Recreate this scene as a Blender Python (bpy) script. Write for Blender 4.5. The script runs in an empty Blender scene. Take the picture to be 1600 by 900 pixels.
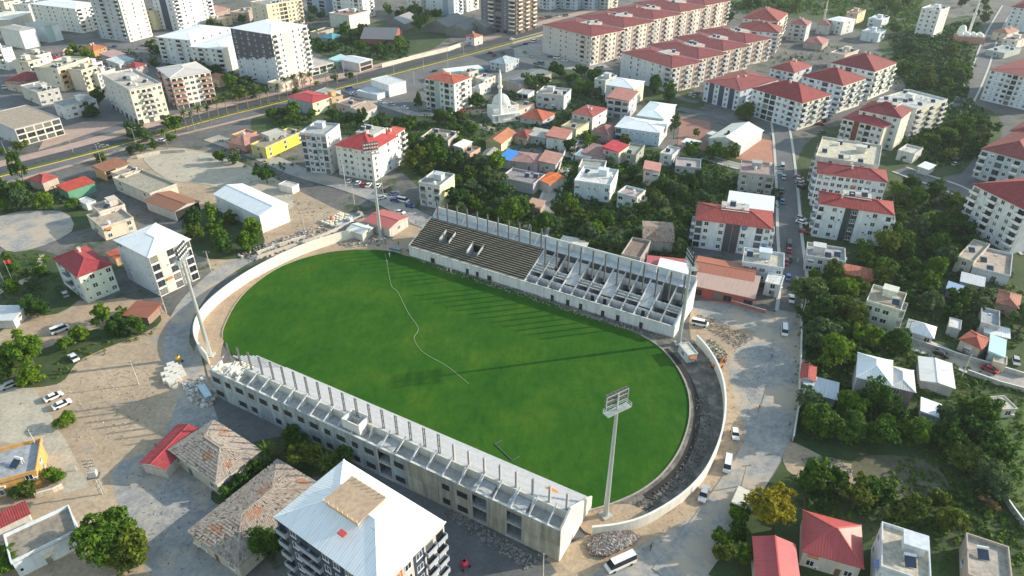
import bpy, bmesh, math, random
import numpy as np
from mathutils import Vector, Matrix

# ------------------------------------------------------------------ camera, sky, sun, exposure
SC = bpy.context.scene
COL = SC.collection
FPX, PITCH, CAMH = 1080.0, math.radians(32.4), 122.0
cam_d = bpy.data.cameras.new('camera'); cam = bpy.data.objects.new('camera', cam_d); COL.objects.link(cam)
cam.location = (0, 0, CAMH); cam.rotation_euler = (math.pi/2 - PITCH, 0, 0)
cam_d.sensor_width = 36; cam_d.lens = FPX/1600*36; cam_d.clip_end = 6000; cam_d.clip_start = 1
SC.camera = cam
SUN_EL, SUN_AZ = math.radians(20.5), math.radians(12)      # azimuth: degrees from +X towards +Y
sdir = Vector((math.cos(SUN_EL)*math.cos(SUN_AZ), math.cos(SUN_EL)*math.sin(SUN_AZ), math.sin(SUN_EL)))
W = bpy.data.worlds.new('World'); SC.world = W; W.use_nodes = True
nt = W.node_tree; bg = nt.nodes['Background']
sky = nt.nodes.new('ShaderNodeTexSky'); sky.sky_type = 'NISHITA'; sky.sun_disc = False
sky.sun_elevation = SUN_EL; sky.sun_rotation = math.pi/2 - SUN_AZ
sky.air_density = 1.7; sky.dust_density = 0.6; sky.ozone_density = 1.0
nt.links.new(sky.outputs[0], bg.inputs[0]); bg.inputs[1].default_value = 0.15
sl = bpy.data.lights.new('sun', 'SUN'); sl.energy = 3.8; sl.angle = math.radians(0.65); sl.color = (1.0, 0.90, 0.74)
so = bpy.data.objects.new('sun', sl); COL.objects.link(so); so.location = (0, 0, 300)
so.rotation_euler = sdir.to_track_quat('Z', 'Y').to_euler()
vs = SC.view_settings; vs.view_transform = 'Standard'; vs.look = 'None'; vs.gamma = 1; vs.use_curve_mapping = False
vs.exposure = 0.88
SC.cycles.max_bounces = 5; SC.cycles.diffuse_bounces = 3; SC.cycles.transparent_max_bounces = 6

# ------------------------------------------------------------------ pixel -> place
def P(x, y, z=0.0):
    a = (x-800)/FPX; b = (y-450)/FPX
    r = Vector((a, math.cos(PITCH)-b*math.sin(PITCH), -math.sin(PITCH)-b*math.cos(PITCH)))
    t = (z-CAMH)/r.z
    return Vector((0, 0, CAMH)) + r*t
def Q(p):
    d = Vector(p)-Vector((0, 0, CAMH)); f = d.y*math.cos(PITCH)-d.z*math.sin(PITCH); u = d.y*math.sin(PITCH)+d.z*math.cos(PITCH)
    return 800+FPX*d.x/f, 450-FPX*u/f
def hsolve(x, y, by):
    lo, hi = 0.0, 90.0
    for _ in range(40):
        m = (lo+hi)/2; p = P(x, y, m)
        if Q((p.x, p.y, 0))[1] < by: lo = m
        else: hi = m
    return lo

# ------------------------------------------------------------------ materials
MATS = {}
def _mat(key):
    m = bpy.data.materials.new(key); m.use_nodes = True
    n = m.node_tree.nodes; b = n['Principled BSDF']; MATS[key] = m
    return m, m.node_tree, n, b
def _pos(t):
    return t.nodes.new('ShaderNodeNewGeometry').outputs['Position']
def _noise(t, vec, scale, detail=4, rough=.6, stretch=None):
    if stretch:
        mp = t.nodes.new('ShaderNodeMapping'); mp.inputs['Scale'].default_value = stretch
        t.links.new(vec, mp.inputs[0]); vec = mp.outputs[0]
    nz = t.nodes.new('ShaderNodeTexNoise'); nz.inputs['Scale'].default_value = scale
    nz.inputs['Detail'].default_value = detail; nz.inputs['Roughness'].default_value = rough
    t.links.new(vec, nz.inputs['Vector']); return nz.outputs['Fac']
def _ramp(t, fac, stops):
    r = t.nodes.new('ShaderNodeValToRGB'); e = r.color_ramp.elements
    while len(e) < len(stops): e.new(.5)
    for i, (p, c) in enumerate(stops):
        e[i].position = p; e[i].color = tuple(c)+(1,) if len(c) == 3 else c
    t.links.new(fac, r.inputs[0]); return r.outputs[0]
def _mix(t, a, b, fac=None, mode='MIX', f=.5):
    m = t.nodes.new('ShaderNodeMix'); m.data_type = 'RGBA'; m.blend_type = mode
    m.inputs[0].default_value = f
    if fac is not None: t.links.new(fac, m.inputs[0])
    for i, v in ((6, a), (7, b)):
        if isinstance(v, (tuple, list)): m.inputs[i].default_value = tuple(v)+(1,)
        else: t.links.new(v, m.inputs[i])
    return m.outputs[2]
def _bump(t, h, b, strength=.4, dist=.1):
    bp = t.nodes.new('ShaderNodeBump'); bp.inputs['Strength'].default_value = strength; bp.inputs['Distance'].default_value = dist
    t.links.new(h, bp.inputs['Height']); t.links.new(bp.outputs[0], b.inputs['Normal'])
def ck(c): return '%.3f_%.3f_%.3f' % tuple(c)
def sc3(c, k): return tuple(min(1, max(0, v*k)) for v in c)

def wallm(c, dirt=.5):
    """painted or rendered masonry with rain streaks and patches"""
    key = 'wall_%s_%.1f' % (ck(c), dirt)
    if key in MATS: return MATS[key]
    m, t, n, b = _mat(key); p = _pos(t)
    st = _noise(t, p, 1.0, 5, .65, (1.1, 1.1, .12)); pa = _noise(t, p, .35, 4, .6)
    g = _ramp(t, st, [(.35, (1-.42*dirt,)*3), (.62, (1, 1, 1))])
    g2 = _ramp(t, pa, [(.3, (1-.25*dirt, 1-.26*dirt, 1-.3*dirt)), (.65, (1, 1, 1))])
    o = _mix(t, _mix(t, c, g, mode='MULTIPLY', f=1), g2, mode='MULTIPLY', f=1)
    t.links.new(o, b.inputs['Base Color']); b.inputs['Roughness'].default_value = .85
    return m
def plain(c, rough=.6, metal=0.0, vary=.12, scale=2.0):
    key = 'plain_%s_%.2f_%.2f_%.2f' % (ck(c), rough, metal, vary)
    if key in MATS: return MATS[key]
    m, t, n, b = _mat(key)
    nz = _noise(t, _pos(t), scale, 4, .6)
    o = _ramp(t, nz, [(.3, sc3(c, 1-vary)), (.7, sc3(c, 1+vary))])
    t.links.new(o, b.inputs['Base Color']); b.inputs['Roughness'].default_value = rough; b.inputs['Metallic'].default_value = metal
    return m
def glassm():
    if 'window_glass' in MATS: return MATS['window_glass']
    m, t, n, b = _mat('window_glass')
    oi = t.nodes.new('ShaderNodeObjectInfo')
    o = _ramp(t, oi.outputs['Random'], [(0, (.012, .016, .022)), (.55, (.03, .04, .055)), (.8, (.09, .1, .11)), (1, (.22, .22, .2))])
    t.links.new(o, b.inputs['Base Color']); b.inputs['Roughness'].default_value = .12
    return m
def roofm(c, kind='tile'):
    """kind tile: pan tiles in courses; seam: ribbed sheet metal; old: patched weathered tiles"""
    key = 'roof_%s_%s' % (kind, ck(c))
    if key in MATS: return MATS[key]
    m, t, n, b = _mat(key)
    uv = t.nodes.new('ShaderNodeUVMap').outputs[0]
    sep = t.nodes.new('ShaderNodeSeparateXYZ'); t.links.new(uv, sep.inputs[0])
    def wave(out, period):
        mu = t.nodes.new('ShaderNodeMath'); mu.operation = 'MULTIPLY'; mu.inputs[1].default_value = 2*math.pi/period; t.links.new(out, mu.inputs[0])
        s = t.nodes.new('ShaderNodeMath'); s.operation = 'SINE'; t.links.new(mu.outputs[0], s.inputs[0])
        a = t.nodes.new('ShaderNodeMath'); a.operation = 'MULTIPLY_ADD'; a.inputs[1].default_value = .5; a.inputs[2].default_value = .5; t.links.new(s.outputs[0], a.inputs[0])
        return a.outputs[0]
    pos = _pos(t); nz = _noise(t, pos, .5, 5, .65); fine = _noise(t, pos, 3.0, 3, .6)
    if kind == 'seam':
        w = wave(sep.outputs[0], .55)
        base = _mix(t, sc3(c, .93), sc3(c, 1.04), fac=nz)
        ln = _ramp(t, w, [(.0, (.82,)*3), (.25, (1, 1, 1))])
        o = _mix(t, base, ln, mode='MULTIPLY', f=1)
        rust = _ramp(t, _noise(t, uv, 1.0, 6, .7, (1.6, .16, 1)), [(.5, (1, 1, 1)), (.72, (.78, .74, .70))])
        o = _mix(t, o, rust, mode='MULTIPLY', f=1)
        b.inputs['Roughness'].default_value = .5; _bump(t, w, b, .4, .04)
    else:
        w = wave(sep.outputs[0], .45); v = wave(sep.outputs[1], .7)
        k = .72 if kind == 'old' else .74
        o = _mix(t, sc3(c, k), sc3(c, 1.12), fac=_ramp(t, nz, [(.32, (0, 0, 0)), (.68, (1, 1, 1))]))
        f2 = _ramp(t, fine, [(.35, (.78,)*3), (.6, (1.0,)*3)])
        o = _mix(t, o, f2, mode='MULTIPLY', f=.8)
        ln = _ramp(t, v, [(.0, (.72,)*3), (.35, (1, 1, 1))])
        o = _mix(t, o, ln, mode='MULTIPLY', f=.8)
        stn = _ramp(t, _noise(t, uv, 1.0, 5, .7, (1.1, .14, 1)), [(.45, (1, 1, 1)), (.7, (.68, .66, .66))]); o = _mix(t, o, stn, mode='MULTIPLY', f=.9)
        b.inputs['Roughness'].default_value = .8; _bump(t, w, b, .6, .08)
    t.links.new(o, b.inputs['Base Color'])
    return m
def groundm(key, stops, scale=.06, fine=1.2, rough=.95, bump=.3, stretch=None, patch=None, tracks=None):
    if key in MATS: return MATS[key]
    m, t, n, b = _mat(key); p = _pos(t)
    a = _noise(t, p, scale, 8, .62, stretch); f = _noise(t, p, fine, 5, .7)
    o = _ramp(t, a, stops)
    g = _ramp(t, f, [(.3, (.68,)*3), (.7, (1.14,)*3)])
    o = _mix(t, o, g, mode='MULTIPLY', f=.9)
    md_ = _noise(t, p, .32, 6, .75); o = _mix(t, o, _ramp(t, md_, [(.34, (.80, .80, .82)), (.5, (1, 1, 1)), (.68, (1.1, 1.08, 1.05))]), mode='MULTIPLY', f=.8)
    if tracks:
        wv = t.nodes.new('ShaderNodeTexWave'); wv.inputs['Scale'].default_value = tracks[0]; wv.inputs['Distortion'].default_value = 9; wv.inputs['Detail'].default_value = 2; wv.inputs['Detail Scale'].default_value = .6
        mp = t.nodes.new('ShaderNodeMapping'); mp.inputs['Rotation'].default_value = (0, 0, tracks[1]); t.links.new(p, mp.inputs[0]); t.links.new(mp.outputs[0], wv.inputs['Vector'])
        tl = _ramp(t, wv.outputs['Fac'], [(0.0, (.74, .74, .75)), (.10, (1, 1, 1))]); o = _mix(t, o, tl, mode='MULTIPLY', f=.28)
    if patch:
        pn = _noise(t, p, patch[0], 6, .7); pf = _ramp(t, pn, [(patch[1], (0, 0, 0)), (patch[1]+.08, (1, 1, 1))])
        o = _mix(t, o, patch[2], fac=pf)
    t.links.new(o, b.inputs['Base Color']); b.inputs['Roughness'].default_value = rough
    _bump(t, f, b, bump, .15)
    return m
def leafm(key, lo, hi):
    if key in MATS: return MATS[key]
    m, t, n, b = _mat(key); p = _pos(t)
    nz = _noise(t, p, 1.1, 3, .7); oi = t.nodes.new('ShaderNodeObjectInfo')
    o = _mix(t, lo, hi, fac=_ramp(t, nz, [(.36, (0, 0, 0)), (.64, (1, 1, 1))]))
    rv = _ramp(t, oi.outputs['Random'], [(0, (.70, .82, .75)), (.5, (1, 1, 1)), (1, (1.2, 1.12, .8))])
    o = _mix(t, o, rv, mode='MULTIPLY', f=1)
    t.links.new(o, b.inputs['Base Color']); b.inputs['Roughness'].default_value = .75; b.inputs['Specular IOR Level'].default_value = .15
    tr = t.nodes.new('ShaderNodeBsdfTranslucent'); t.links.new(o, tr.inputs[0])
    mx = t.nodes.new('ShaderNodeMixShader'); mx.inputs[0].default_value = .28
    out = n['Material Output']; t.links.new(b.outputs[0], mx.inputs[1]); t.links.new(tr.outputs[0], mx.inputs[2]); t.links.new(mx.outputs[0], out.inputs[0])
    return m

WHITE = (.78, .78, .76); CREAM = (.72, .66, .52); GREY = (.42, .42, .42); CONC = (.46, .46, .45)
DARK = (.06, .065, .075); RED = (.29, .045, .05); BRICK = (.42, .13, .07); ORANGE = (.55, .15, .04); BLUE = (.5, .6, .72)

# ------------------------------------------------------------------ mesh building
class MB:
    def __init__(s): s.v = []; s.f = []; s.m = []
    def face(s, pts, mi=0):
        i = len(s.v); s.v += [tuple(p) for p in pts]; s.f.append(tuple(range(i, i+len(pts)))); s.m.append(mi)
    def hexa(s, b, t, mi=0):
        """b, t: four bottom and four top points, counter-clockwise from above"""
        i = len(s.v); s.v += [tuple(p) for p in b]+[tuple(p) for p in t]
        for f in ((3, 2, 1, 0), (4, 5, 6, 7), (0, 1, 5, 4), (1, 2, 6, 5), (2, 3, 7, 6), (3, 0, 4, 7)):
            s.f.append(tuple(i+k for k in f)); s.m.append(mi)
    def box(s, x0, x1, y0, y1, z0, z1, mi=0):
        s.hexa([(x0, y0, z0), (x1, y0, z0), (x1, y1, z0), (x0, y1, z0)], [(x0, y0, z1), (x1, y0, z1), (x1, y1, z1), (x0, y1, z1)], mi)
    def beam(s, p, q, w, h=None, mi=0):
        p = Vector(p); q = Vector(q); h = h or w; d = (q-p).normalized()
        a = d.cross(Vector((0, 0, 1)))
        if a.length < 1e-4: a = Vector((1, 0, 0))
        a.normalize(); c = a.cross(d)
        a = a*w/2; c = c*h/2
        s.hexa([p-a-c, p+a-c, q+a-c, q-a-c], [p-a+c, p+a+c, q+a+c, q-a+c], mi)
    def tube(s, p, q, r0, r1, n=8, mi=0, cap=True):
        p = Vector(p); q = Vector(q); d = (q-p).normalized()
        a = d.cross(Vector((0, 0, 1)))
        if a.length < 1e-4: a = Vector((1, 0, 0))
        a.normalize(); c = d.cross(a); i = len(s.v)
        for k in range(n):
            an = 2*math.pi*k/n; e = a*math.cos(an)+c*math.sin(an); s.v.append(tuple(p+e*r0))
        for k in range(n):
            an = 2*math.pi*k/n; e = a*math.cos(an)+c*math.sin(an); s.v.append(tuple(q+e*r1))
        for k in range(n):
            j = (k+1) % n; s.f.append((i+k, i+j, i+n+j, i+n+k)); s.m.append(mi)
        if cap:
            s.f.append(tuple(i+n+k for k in range(n))); s.m.append(mi)
            s.f.append(tuple(i+n-1-k for k in range(n))); s.m.append(mi)
    def prism(s, poly, z0, z1, mi=0):
        """poly: ccw xy outline"""
        n = len(poly); i = len(s.v)
        s.v += [(x, y, z0) for x, y in poly]+[(x, y, z1) for x, y in poly]
        for k in range(n):
            j = (k+1) % n; s.f.append((i+k, i+j, i+n+j, i+n+k)); s.m.append(mi)
        s.f.append(tuple(i+n+k for k in range(n))); s.m.append(mi)
        s.f.append(tuple(i+n-1-k for k in range(n))); s.m.append(mi)
    def lathe(s, prof, n=16, mi=0, c=(0, 0)):
        i = len(s.v)
        for r, z in prof:
            for k in range(n):
                a = 2*math.pi*k/n; s.v.append((c[0]+r*math.cos(a), c[1]+r*math.sin(a), z))
        for l in range(len(prof)-1):
            for k in range(n):
                j = (k+1) % n; s.f.append((i+l*n+k, i+l*n+j, i+l*n+n+j, i+l*n+n+k)); s.m.append(mi)
    def mesh(s, name, mats, uv=False, smooth=False):
        me = bpy.data.meshes.new(name); me.from_pydata(s.v, [], s.f)
        for m in mats: me.materials.append(m)
        if len(mats) > 1: me.polygons.foreach_set('material_index', s.m)
        if smooth: me.polygons.foreach_set('use_smooth', [True]*len(s.f))
        if uv:
            me.update(); ul = me.uv_layers.new(name='UVMap').data
            for p in me.polygons:
                nn = p.normal; u = Vector((0, 0, 1)).cross(nn)
                if u.length < .05: u = Vector((1, 0, 0))
                u.normalize(); vv = nn.cross(u)
                for li in p.loop_indices:
                    co = me.vertices[me.loops[li].vertex_index].co; ul[li].uv = (co.dot(u), co.dot(vv))
        me.update(); return me
    def build(s, name, mats, parent=None, uv=False, smooth=False, loc=(0, 0, 0), rz=0):
        if not isinstance(mats, (list, tuple)): mats = [mats]
        return add(name, s.mesh(name, mats, uv, smooth), parent, loc, rz)
def add(name, me, parent=None, loc=(0, 0, 0), rz=0, scale=None):
    o = bpy.data.objects.new(name, me); COL.objects.link(o); o.location = loc
    if rz: o.rotation_euler = (0, 0, rz)
    if scale: o.scale = scale
    if parent: o.parent = parent
    return o
def tag(o, label=None, cat=None, group=None, kind=None):
    if label: o['label'] = label
    if cat: o['category'] = cat
    if group: o['group'] = group
    if kind: o['kind'] = kind
    return o
def thing(name, label, cat, loc=(0, 0, 0), rz=0, group=None):
    return tag(add(name, None, None, loc, rz), label, cat, group)
def smooth_path(pts, n=8, closed=False):
    out = []; N = len(pts)
    rng = range(N if closed else N-1)
    for i in rng:
        g = (lambda k: pts[k % N]) if closed else (lambda k: pts[max(0, min(N-1, k))])
        p0, p1, p2, p3 = g(i-1), g(i), g(i+1), g(i+2)
        for k in range(n):
            t = k/n
            out.append(tuple(.5*((2*b)+(-a+c)*t+(2*a-5*b+4*c-d)*t*t+(-a+3*b-3*c+d)*t**3) for a, b, c, d in zip(p0, p1, p2, p3)))
    if not closed: out.append(tuple(pts[-1]))
    return out
GROUND = []        # every laid sheet: outline and height, so that things stand on what they stand on
def _inside(x, y, poly):
    c = False; n = len(poly)
    for i in range(n):
        (x1, y1), (x2, y2) = poly[i], poly[(i+1) % n]
        if (y1 > y) != (y2 > y) and x < (x2-x1)*(y-y1)/(y2-y1)+x1: c = not c
    return c
def gz(x, y):
    z = 0.0
    for bx, poly, h in GROUND:
        if h > z and bx[0] <= x <= bx[1] and bx[2] <= y <= bx[3] and _inside(x, y, poly): z = h
    return z
def lay(poly, h):
    xs = [p[0] for p in poly]; ys = [p[1] for p in poly]; GROUND.append(((min(xs), max(xs), min(ys), max(ys)), [(p[0], p[1]) for p in poly], h))
def G(x, y):
    p = P(x, y); p.z = gz(p.x, p.y); return p
def sheet(name, px, mat, z, kind='structure', smooth=0, label=None, cat=None):
    """a flat piece of ground whose outline is given in picture points on the ground"""
    if smooth: px = smooth_path(px, smooth, True)
    if kind == 'structure': lay([P(x, y).xy for x, y in px], z)
    bm = bmesh.new(); vs_ = [bm.verts.new((*P(x, y).xy, z)) for x, y in px]
    f = bm.faces.new(vs_); f.normal_update()
    if f.normal.z < 0: f.normal_flip()
    bmesh.ops.triangulate(bm, faces=[f]); me = bpy.data.meshes.new(name); bm.to_mesh(me); bm.free(); me.materials.append(mat)
    o = add(name, me); tag(o, label, cat, kind=kind); return o
def band(name, px, w, mat, z, smooth=6, h=0, label=None, cat=None, kind='structure', wpx=None):
    """a strip of road, kerb or wall along a line of picture points on the ground"""
    pts = [P(x, y) for x, y in (smooth_path(px, smooth) if smooth else px)]
    mb = MB(); L = []
    for i, p in enumerate(pts):
        d = (pts[min(i+1, len(pts)-1)]-pts[max(i-1, 0)]).xy.normalized(); n = Vector((-d.y, d.x))
        L.append((p.xy+n*w/2, p.xy-n*w/2))
    for (a, b), (c, d) in zip(L, L[1:]):
        if kind == 'structure': lay([b, d, c, a], z+h)
        if h: mb.hexa([(*b, z), (*d, z), (*c, z), (*a, z)], [(*b, z+h), (*d, z+h), (*c, z+h), (*a, z+h)])
        else: mb.face([(*b, z), (*d, z), (*c, z), (*a, z)])
    o = mb.build(name, mat); tag(o, label, cat, kind=kind); return o
ORD = ['first', 'second', 'third', 'fourth', 'fifth', 'sixth', 'seventh', 'eighth', 'ninth', 'tenth', 'eleventh', 'twelfth', 'thirteenth', 'fourteenth', 'fifteenth', 'sixteenth',
       'seventeenth', 'eighteenth', 'nineteenth']
TENS = {2: 'twent', 3: 'thirt', 4: 'fort', 5: 'fift', 6: 'sixt', 7: 'sevent', 8: 'eight', 9: 'ninet'}
def ordw(i):
    if i < 19: return ORD[i]
    k = i+1; t, u = divmod(k, 10)
    return TENS[t]+'ieth' if u == 0 else TENS[t]+'y-'+ORD[u-1]
FOOT = []          # footprints already taken: (centre, ux, uy, half w, half d)
def taken(p, r=0.0):
    for c, ux, uy, hw, hd in FOOT:
        d = p-c
        if abs(d.dot(ux)) < hw+r and abs(d.dot(uy)) < hd+r: return True
    return False
# ------------------------------------------------------------------ the ground, roads and yards
M_BASE = groundm('ground_dust', [(.3, (.095, .097, .10)), (.5, (.135, .132, .126)), (.7, (.22, .20, .17))], .04, .8, patch=(.07, .53, (.045, .068, .026)))
M_DIRT = groundm('dirt', [(.3, (.34, .26, .185)), (.5, (.43, .325, .22)), (.7, (.52, .40, .28))], .07, 1.0, patch=(.12, .6, (.28, .26, .235)), tracks=(.07, 1.9))
M_TAN = groundm('tan_dirt', [(.3, (.36, .26, .18)), (.6, (.45, .33, .22))], .1, 1.5)
M_GREYR = groundm('dusty_asphalt', [(.3, (.25, .25, .25)), (.5, (.33, .325, .31)), (.68, (.43, .39, .34))], .08, .9, patch=(.045, .50, (.44, .36, .275)), tracks=(.09, .6))
M_ASPH = groundm('asphalt', [(.3, (.045, .048, .055)), (.7, (.075, .078, .085))], .1, 2.0, bump=.1)
M_LANE = groundm('worn_asphalt', [(.3, (.115, .117, .122)), (.7, (.175, .173, .168))], .1, 1.5, bump=.1, patch=(.2, .64, (.27, .25, .22)))
M_GARD = groundm('garden_soil', [(.3, (.025, .055, .012)), (.5, (.045, .08, .018)), (.74, (.10, .10, .045))], .12, 1.2, bump=.8)
M_MEAD = groundm('meadow', [(.3, (.05, .10, .02)), (.55, (.08, .14, .03)), (.75, (.16, .15, .06))], .1, 1.3, bump=.8)
M_PINK = groundm('pink_paving', [(.3, (.40, .27, .22)), (.7, (.50, .36, .29))], .15, 1.6, bump=.1)
M_BRICKY = groundm('brick_paving', [(.3, (.28, .13, .10)), (.7, (.36, .2, .15))], .15, 1.6, bump=.1)
M_CONC = groundm('concrete_slab', [(.3, (.42, .37, .29)), (.7, (.52, .46, .36))], .12, 1.2, bump=.1)
M_DARKD = groundm('dark_soil', [(.3, (.085, .075, .064)), (.5, (.16, .142, .12)), (.66, (.29, .255, .21))], .3, 1.4, bump=1.0)
M_YEL = plain((.62, .40, .05), .7, vary=.25)
M_KERB = plain((.5, .48, .44), .85)

g = MB(); R = 2600
g.face([(-R, -R, 0), (R, -R, 0), (R, R, 0), (-R, R, 0)]); tag(g.build('ground', M_BASE), kind='structure')
zc = [0.0]
def Z():
    zc[0] += .003; return zc[0]
# big soft areas
sheet('dirt_lot', [(0, 520), (150, 470), (250, 480), (310, 560), (345, 620), (260, 690), (300, 760), (330, 900), (0, 900)], M_DIRT, Z(), smooth=3)
sheet('dirt_lot', [(215, 235), (330, 238), (450, 290), (560, 340), (640, 335), (660, 380), (560, 400), (400, 400), (330, 420), (290, 330), (200, 290)], M_DIRT, Z(), smooth=3)
sheet('yard', [(1095, 470), (1220, 490), (1250, 500), (1248, 620), (1180, 760), (1120, 900), (840, 900), (920, 835), (1060, 790), (1130, 680), (1125, 580), (1080, 530)], M_DIRT, Z(), smooth=3)
sheet('yard', [(1140, 560), (1240, 500), (1250, 620), (1235, 690), (1190, 770), (1130, 860), (1100, 910), (920, 910), (1000, 855), (1120, 780), (1165, 690)], M_GREYR, Z(), smooth=4)
sheet('yard', [(1080, 470), (1180, 482), (1225, 505), (1200, 520), (1110, 500)], M_GREYR, Z(), smooth=4)
sheet('yard', [(250, 690), (300, 560), (310, 540), (335, 625), (400, 660), (420, 760), (380, 900), (250, 910), (190, 800), (180, 730)], M_GREYR, Z(), smooth=4)
sheet('yard', [(330, 625), (420, 640), (560, 700), (700, 790), (860, 880), (830, 905), (640, 905), (420, 760)], M_LANE, Z(), smooth=3)
sheet('forecourt', [(0, 612), (48, 598), (104, 690), (140, 760), (100, 772), (60, 700), (0, 690)], M_CONC, Z())
sheet('road', [(318, 470), (345, 440), (400, 405), (440, 390), (430, 380), (380, 398), (330, 425), (275, 480), (255, 540), (262, 600), (300, 640), (335, 610), (300, 560), (298, 510)], M_GREYR, Z(), smooth=4)
sheet('car_park', [(-60, 120), (90, 70), (250, 60), (420, 118), (330, 150), (200, 205), (90, 205), (-60, 250)], M_LANE, Z(), smooth=3)
sheet('car_park', [(560, 150), (640, 110), (760, 84), (850, 55), (830, 110), (760, 140), (660, 150), (650, 180)], M_LANE, Z(), smooth=3)
sheet('forecourt', [(150, 205), (100, 222), (60, 235), (75, 205), (130, 190), (200, 190)], M_PINK, Z())
# gardens
for px in ([(600, 190), (700, 175), (770, 190), (800, 250), (860, 300), (848, 345), (760, 335), (700, 325), (640, 280), (610, 240)],
           [(870, 250), (1000, 230), (1100, 250), (1230, 290), (1215, 330), (1080, 345), (1080, 420), (1000, 430), (900, 390), (860, 370)],
           [(1250, 240), (1300, 200), (1450, 160), (1560, 180), (1540, 260), (1430, 285), (1500, 330), (1600, 390), (1600, 900), (1110, 900), (1180, 790), (1240, 680), (1250, 560), (1255, 420), (1252, 300)],
           [(1380, 60), (1530, 30), (1520, 150), (1440, 150), (1400, 110)], [(1130, 0), (1440, -8), (1440, 60), (1250, 30), (1150, 14)],
           [(470, 50), (560, 40), (660, 20), (740, 30), (700, 60), (640, 95), (560, 100), (490, 80)],
           [(400, 170), (460, 160), (640, 190), (650, 240), (560, 215), (470, 200), (400, 215)],
           [(800, 130), (860, 100), (950, 120), (960, 180), (900, 220), (820, 200)], [(285, 345), (340, 325), (410, 365), (395, 400), (310, 400)],
           [(0, 280), (70, 275), (130, 320), (150, 350), (60, 370), (0, 340)], [(0, 400), (80, 395), (140, 440), (90, 490), (0, 480)],
           [(0, 540), (130, 520), (230, 485), (245, 510), (130, 560), (90, 600), (0, 600)], [(320, 130), (410, 120), (420, 160), (340, 165)],
           [(990, 110), (1060, 125), (1100, 165), (1020, 170)], [(1040, 230), (1150, 225), (1160, 285), (1060, 285)],
           [(400, 690), (520, 690), (540, 730), (430, 760), (360, 790), (330, 770)]):
    sheet('garden', px, M_GARD, Z(), smooth=4)
sheet('meadow', [(1500, 640), (1600, 640), (1600, 790), (1560, 760), (1520, 700)], M_MEAD, Z(), smooth=4)
sheet('dirt_path', [(1230, 690), (1300, 720), (1345, 730), (1340, 770), (1290, 765), (1230, 735)], M_DIRT, Z(), smooth=4)
sheet('meadow', [(1340, 715), (1450, 720), (1480, 770), (1400, 790), (1340, 760)], groundm('dry_grass', [(.3, (.09, .09, .05)), (.7, (.17, .15, .09))], .2, 1.2, bump=.8), Z(), smooth=4)
sheet('garden_path', [(0, 452), (50, 430), (62, 398), (70, 398), (60, 434), (0, 460)], M_CONC, Z())
sheet('car_park', [(225, 240), (330, 240), (440, 285), (450, 330), (330, 290), (260, 280)], M_CONC, Z(), smooth=3)
sheet('dirt_lot', [(0, 338), (95, 330), (112, 362), (40, 392), (0, 385)], M_GREYR, Z(), smooth=3)
sheet('dirt_path', [(0, 535), (60, 508), (170, 468), (210, 475), (120, 525), (0, 565)], M_TAN, Z(), smooth=3)
sheet('school_yard', [(1062, 182), (1110, 190), (1112, 235), (1058, 235)], M_BRICKY, Z())
sheet('ball_court', [(1165, 212), (1216, 222), (1212, 258), (1150, 248)], groundm('court', [(.3, (.42, .19, .12)), (.7, (.5, .25, .17))], .2, 2, bump=.05), Z())
sheet('car_park', [(800, 60), (850, 45), (930, 90), (960, 110), (860, 108), (805, 95)], M_GREYR, Z())
# the boulevard: pavements, carriageways, median
BL = [(-60, 290), (0, 271), (110, 243), (220, 213), (330, 182), (430, 157), (540, 130), (640, 104), (740, 78), (850, 48), (960, 20)]
off = lambda d, pts=BL: [(x, y+d) for x, y in pts]
band('pavement', off(-13), 10, M_PINK, Z())
band('road', off(-3), 11, M_ASPH, Z())
band('road', off(11), 9, M_LANE, Z())
md = band('median', off(3.6), 2.6, M_MEAD, Z(), h=.14)
band('kerb', off(5.8), .7, M_YEL, Z(), h=.15)
band('pavement', [(-40, 300), (100, 262), (220, 226), (330, 199), (420, 177)], 3, M_PINK, Z())
# streets
def street(px, w, mat=None, kerbs=True):
    band('street', px, w, mat or M_LANE, Z())
    if kerbs:
        pts = [P(x, y) for x, y in px]
        for s in (-1, 1):
            q = []
            for i, p in enumerate(pts):
                d = (pts[min(i+1, len(pts)-1)]-pts[max(i-1, 0)]).xy.normalized(); n = Vector((-d.y, d.x))*s*(w/2+.55)
                q.append(Q((p.x+n.x, p.y+n.y, 0)))
            band('kerb', q, 1.1, M_KERB, Z(), h=.13)
street([(1218, 190), (1224, 230), (1230, 300), (1234, 370), (1240, 440), (1236, 490)], 7.5)
street([(1236, 488), (1232, 560), (1215, 650), (1170, 740), (1110, 830), (1050, 910)], 9, M_GREYR, False)
street([(650, 178), (700, 182), (760, 200), (820, 215), (880, 205), (905, 175)], 6, M_GREYR, False)
street([(905, 180), (890, 225), (872, 275), (855, 320), (838, 372)], 6, M_GREYR)
street([(330, 215), (400, 240), (470, 270), (540, 290), (600, 312), (660, 345), (690, 352)], 9, M_GREYR, False)
street([(540, 140), (585, 158), (650, 180)], 6, M_GREYR, False)
street([(1575, 10), (1548, 60), (1530, 110), (1505, 160), (1480, 180)], 8, M_LANE)
street([(1405, 265), (1440, 278), (1500, 300), (1560, 345), (1620, 400)], 9, M_LANE)
street([(1400, 528), (1450, 545), (1520, 575), (1620, 605)], 6, M_GREYR)
street([(1540, 240), (1500, 285), (1440, 280)], 6, M_LANE, False)
street([(1100, 245), (1160, 262), (1222, 268)], 5, M_GREYR)
street([(1060, 170), (1130, 185), (1200, 205), (1222, 215)], 7, M_LANE, False)
street([(940, 120), (1000, 112), (1060, 152), (1090, 160)], 5, M_LANE, False)
street([(1230, 200), (1290, 185), (1340, 150), (1380, 130)], 6, M_LANE, False)
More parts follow.
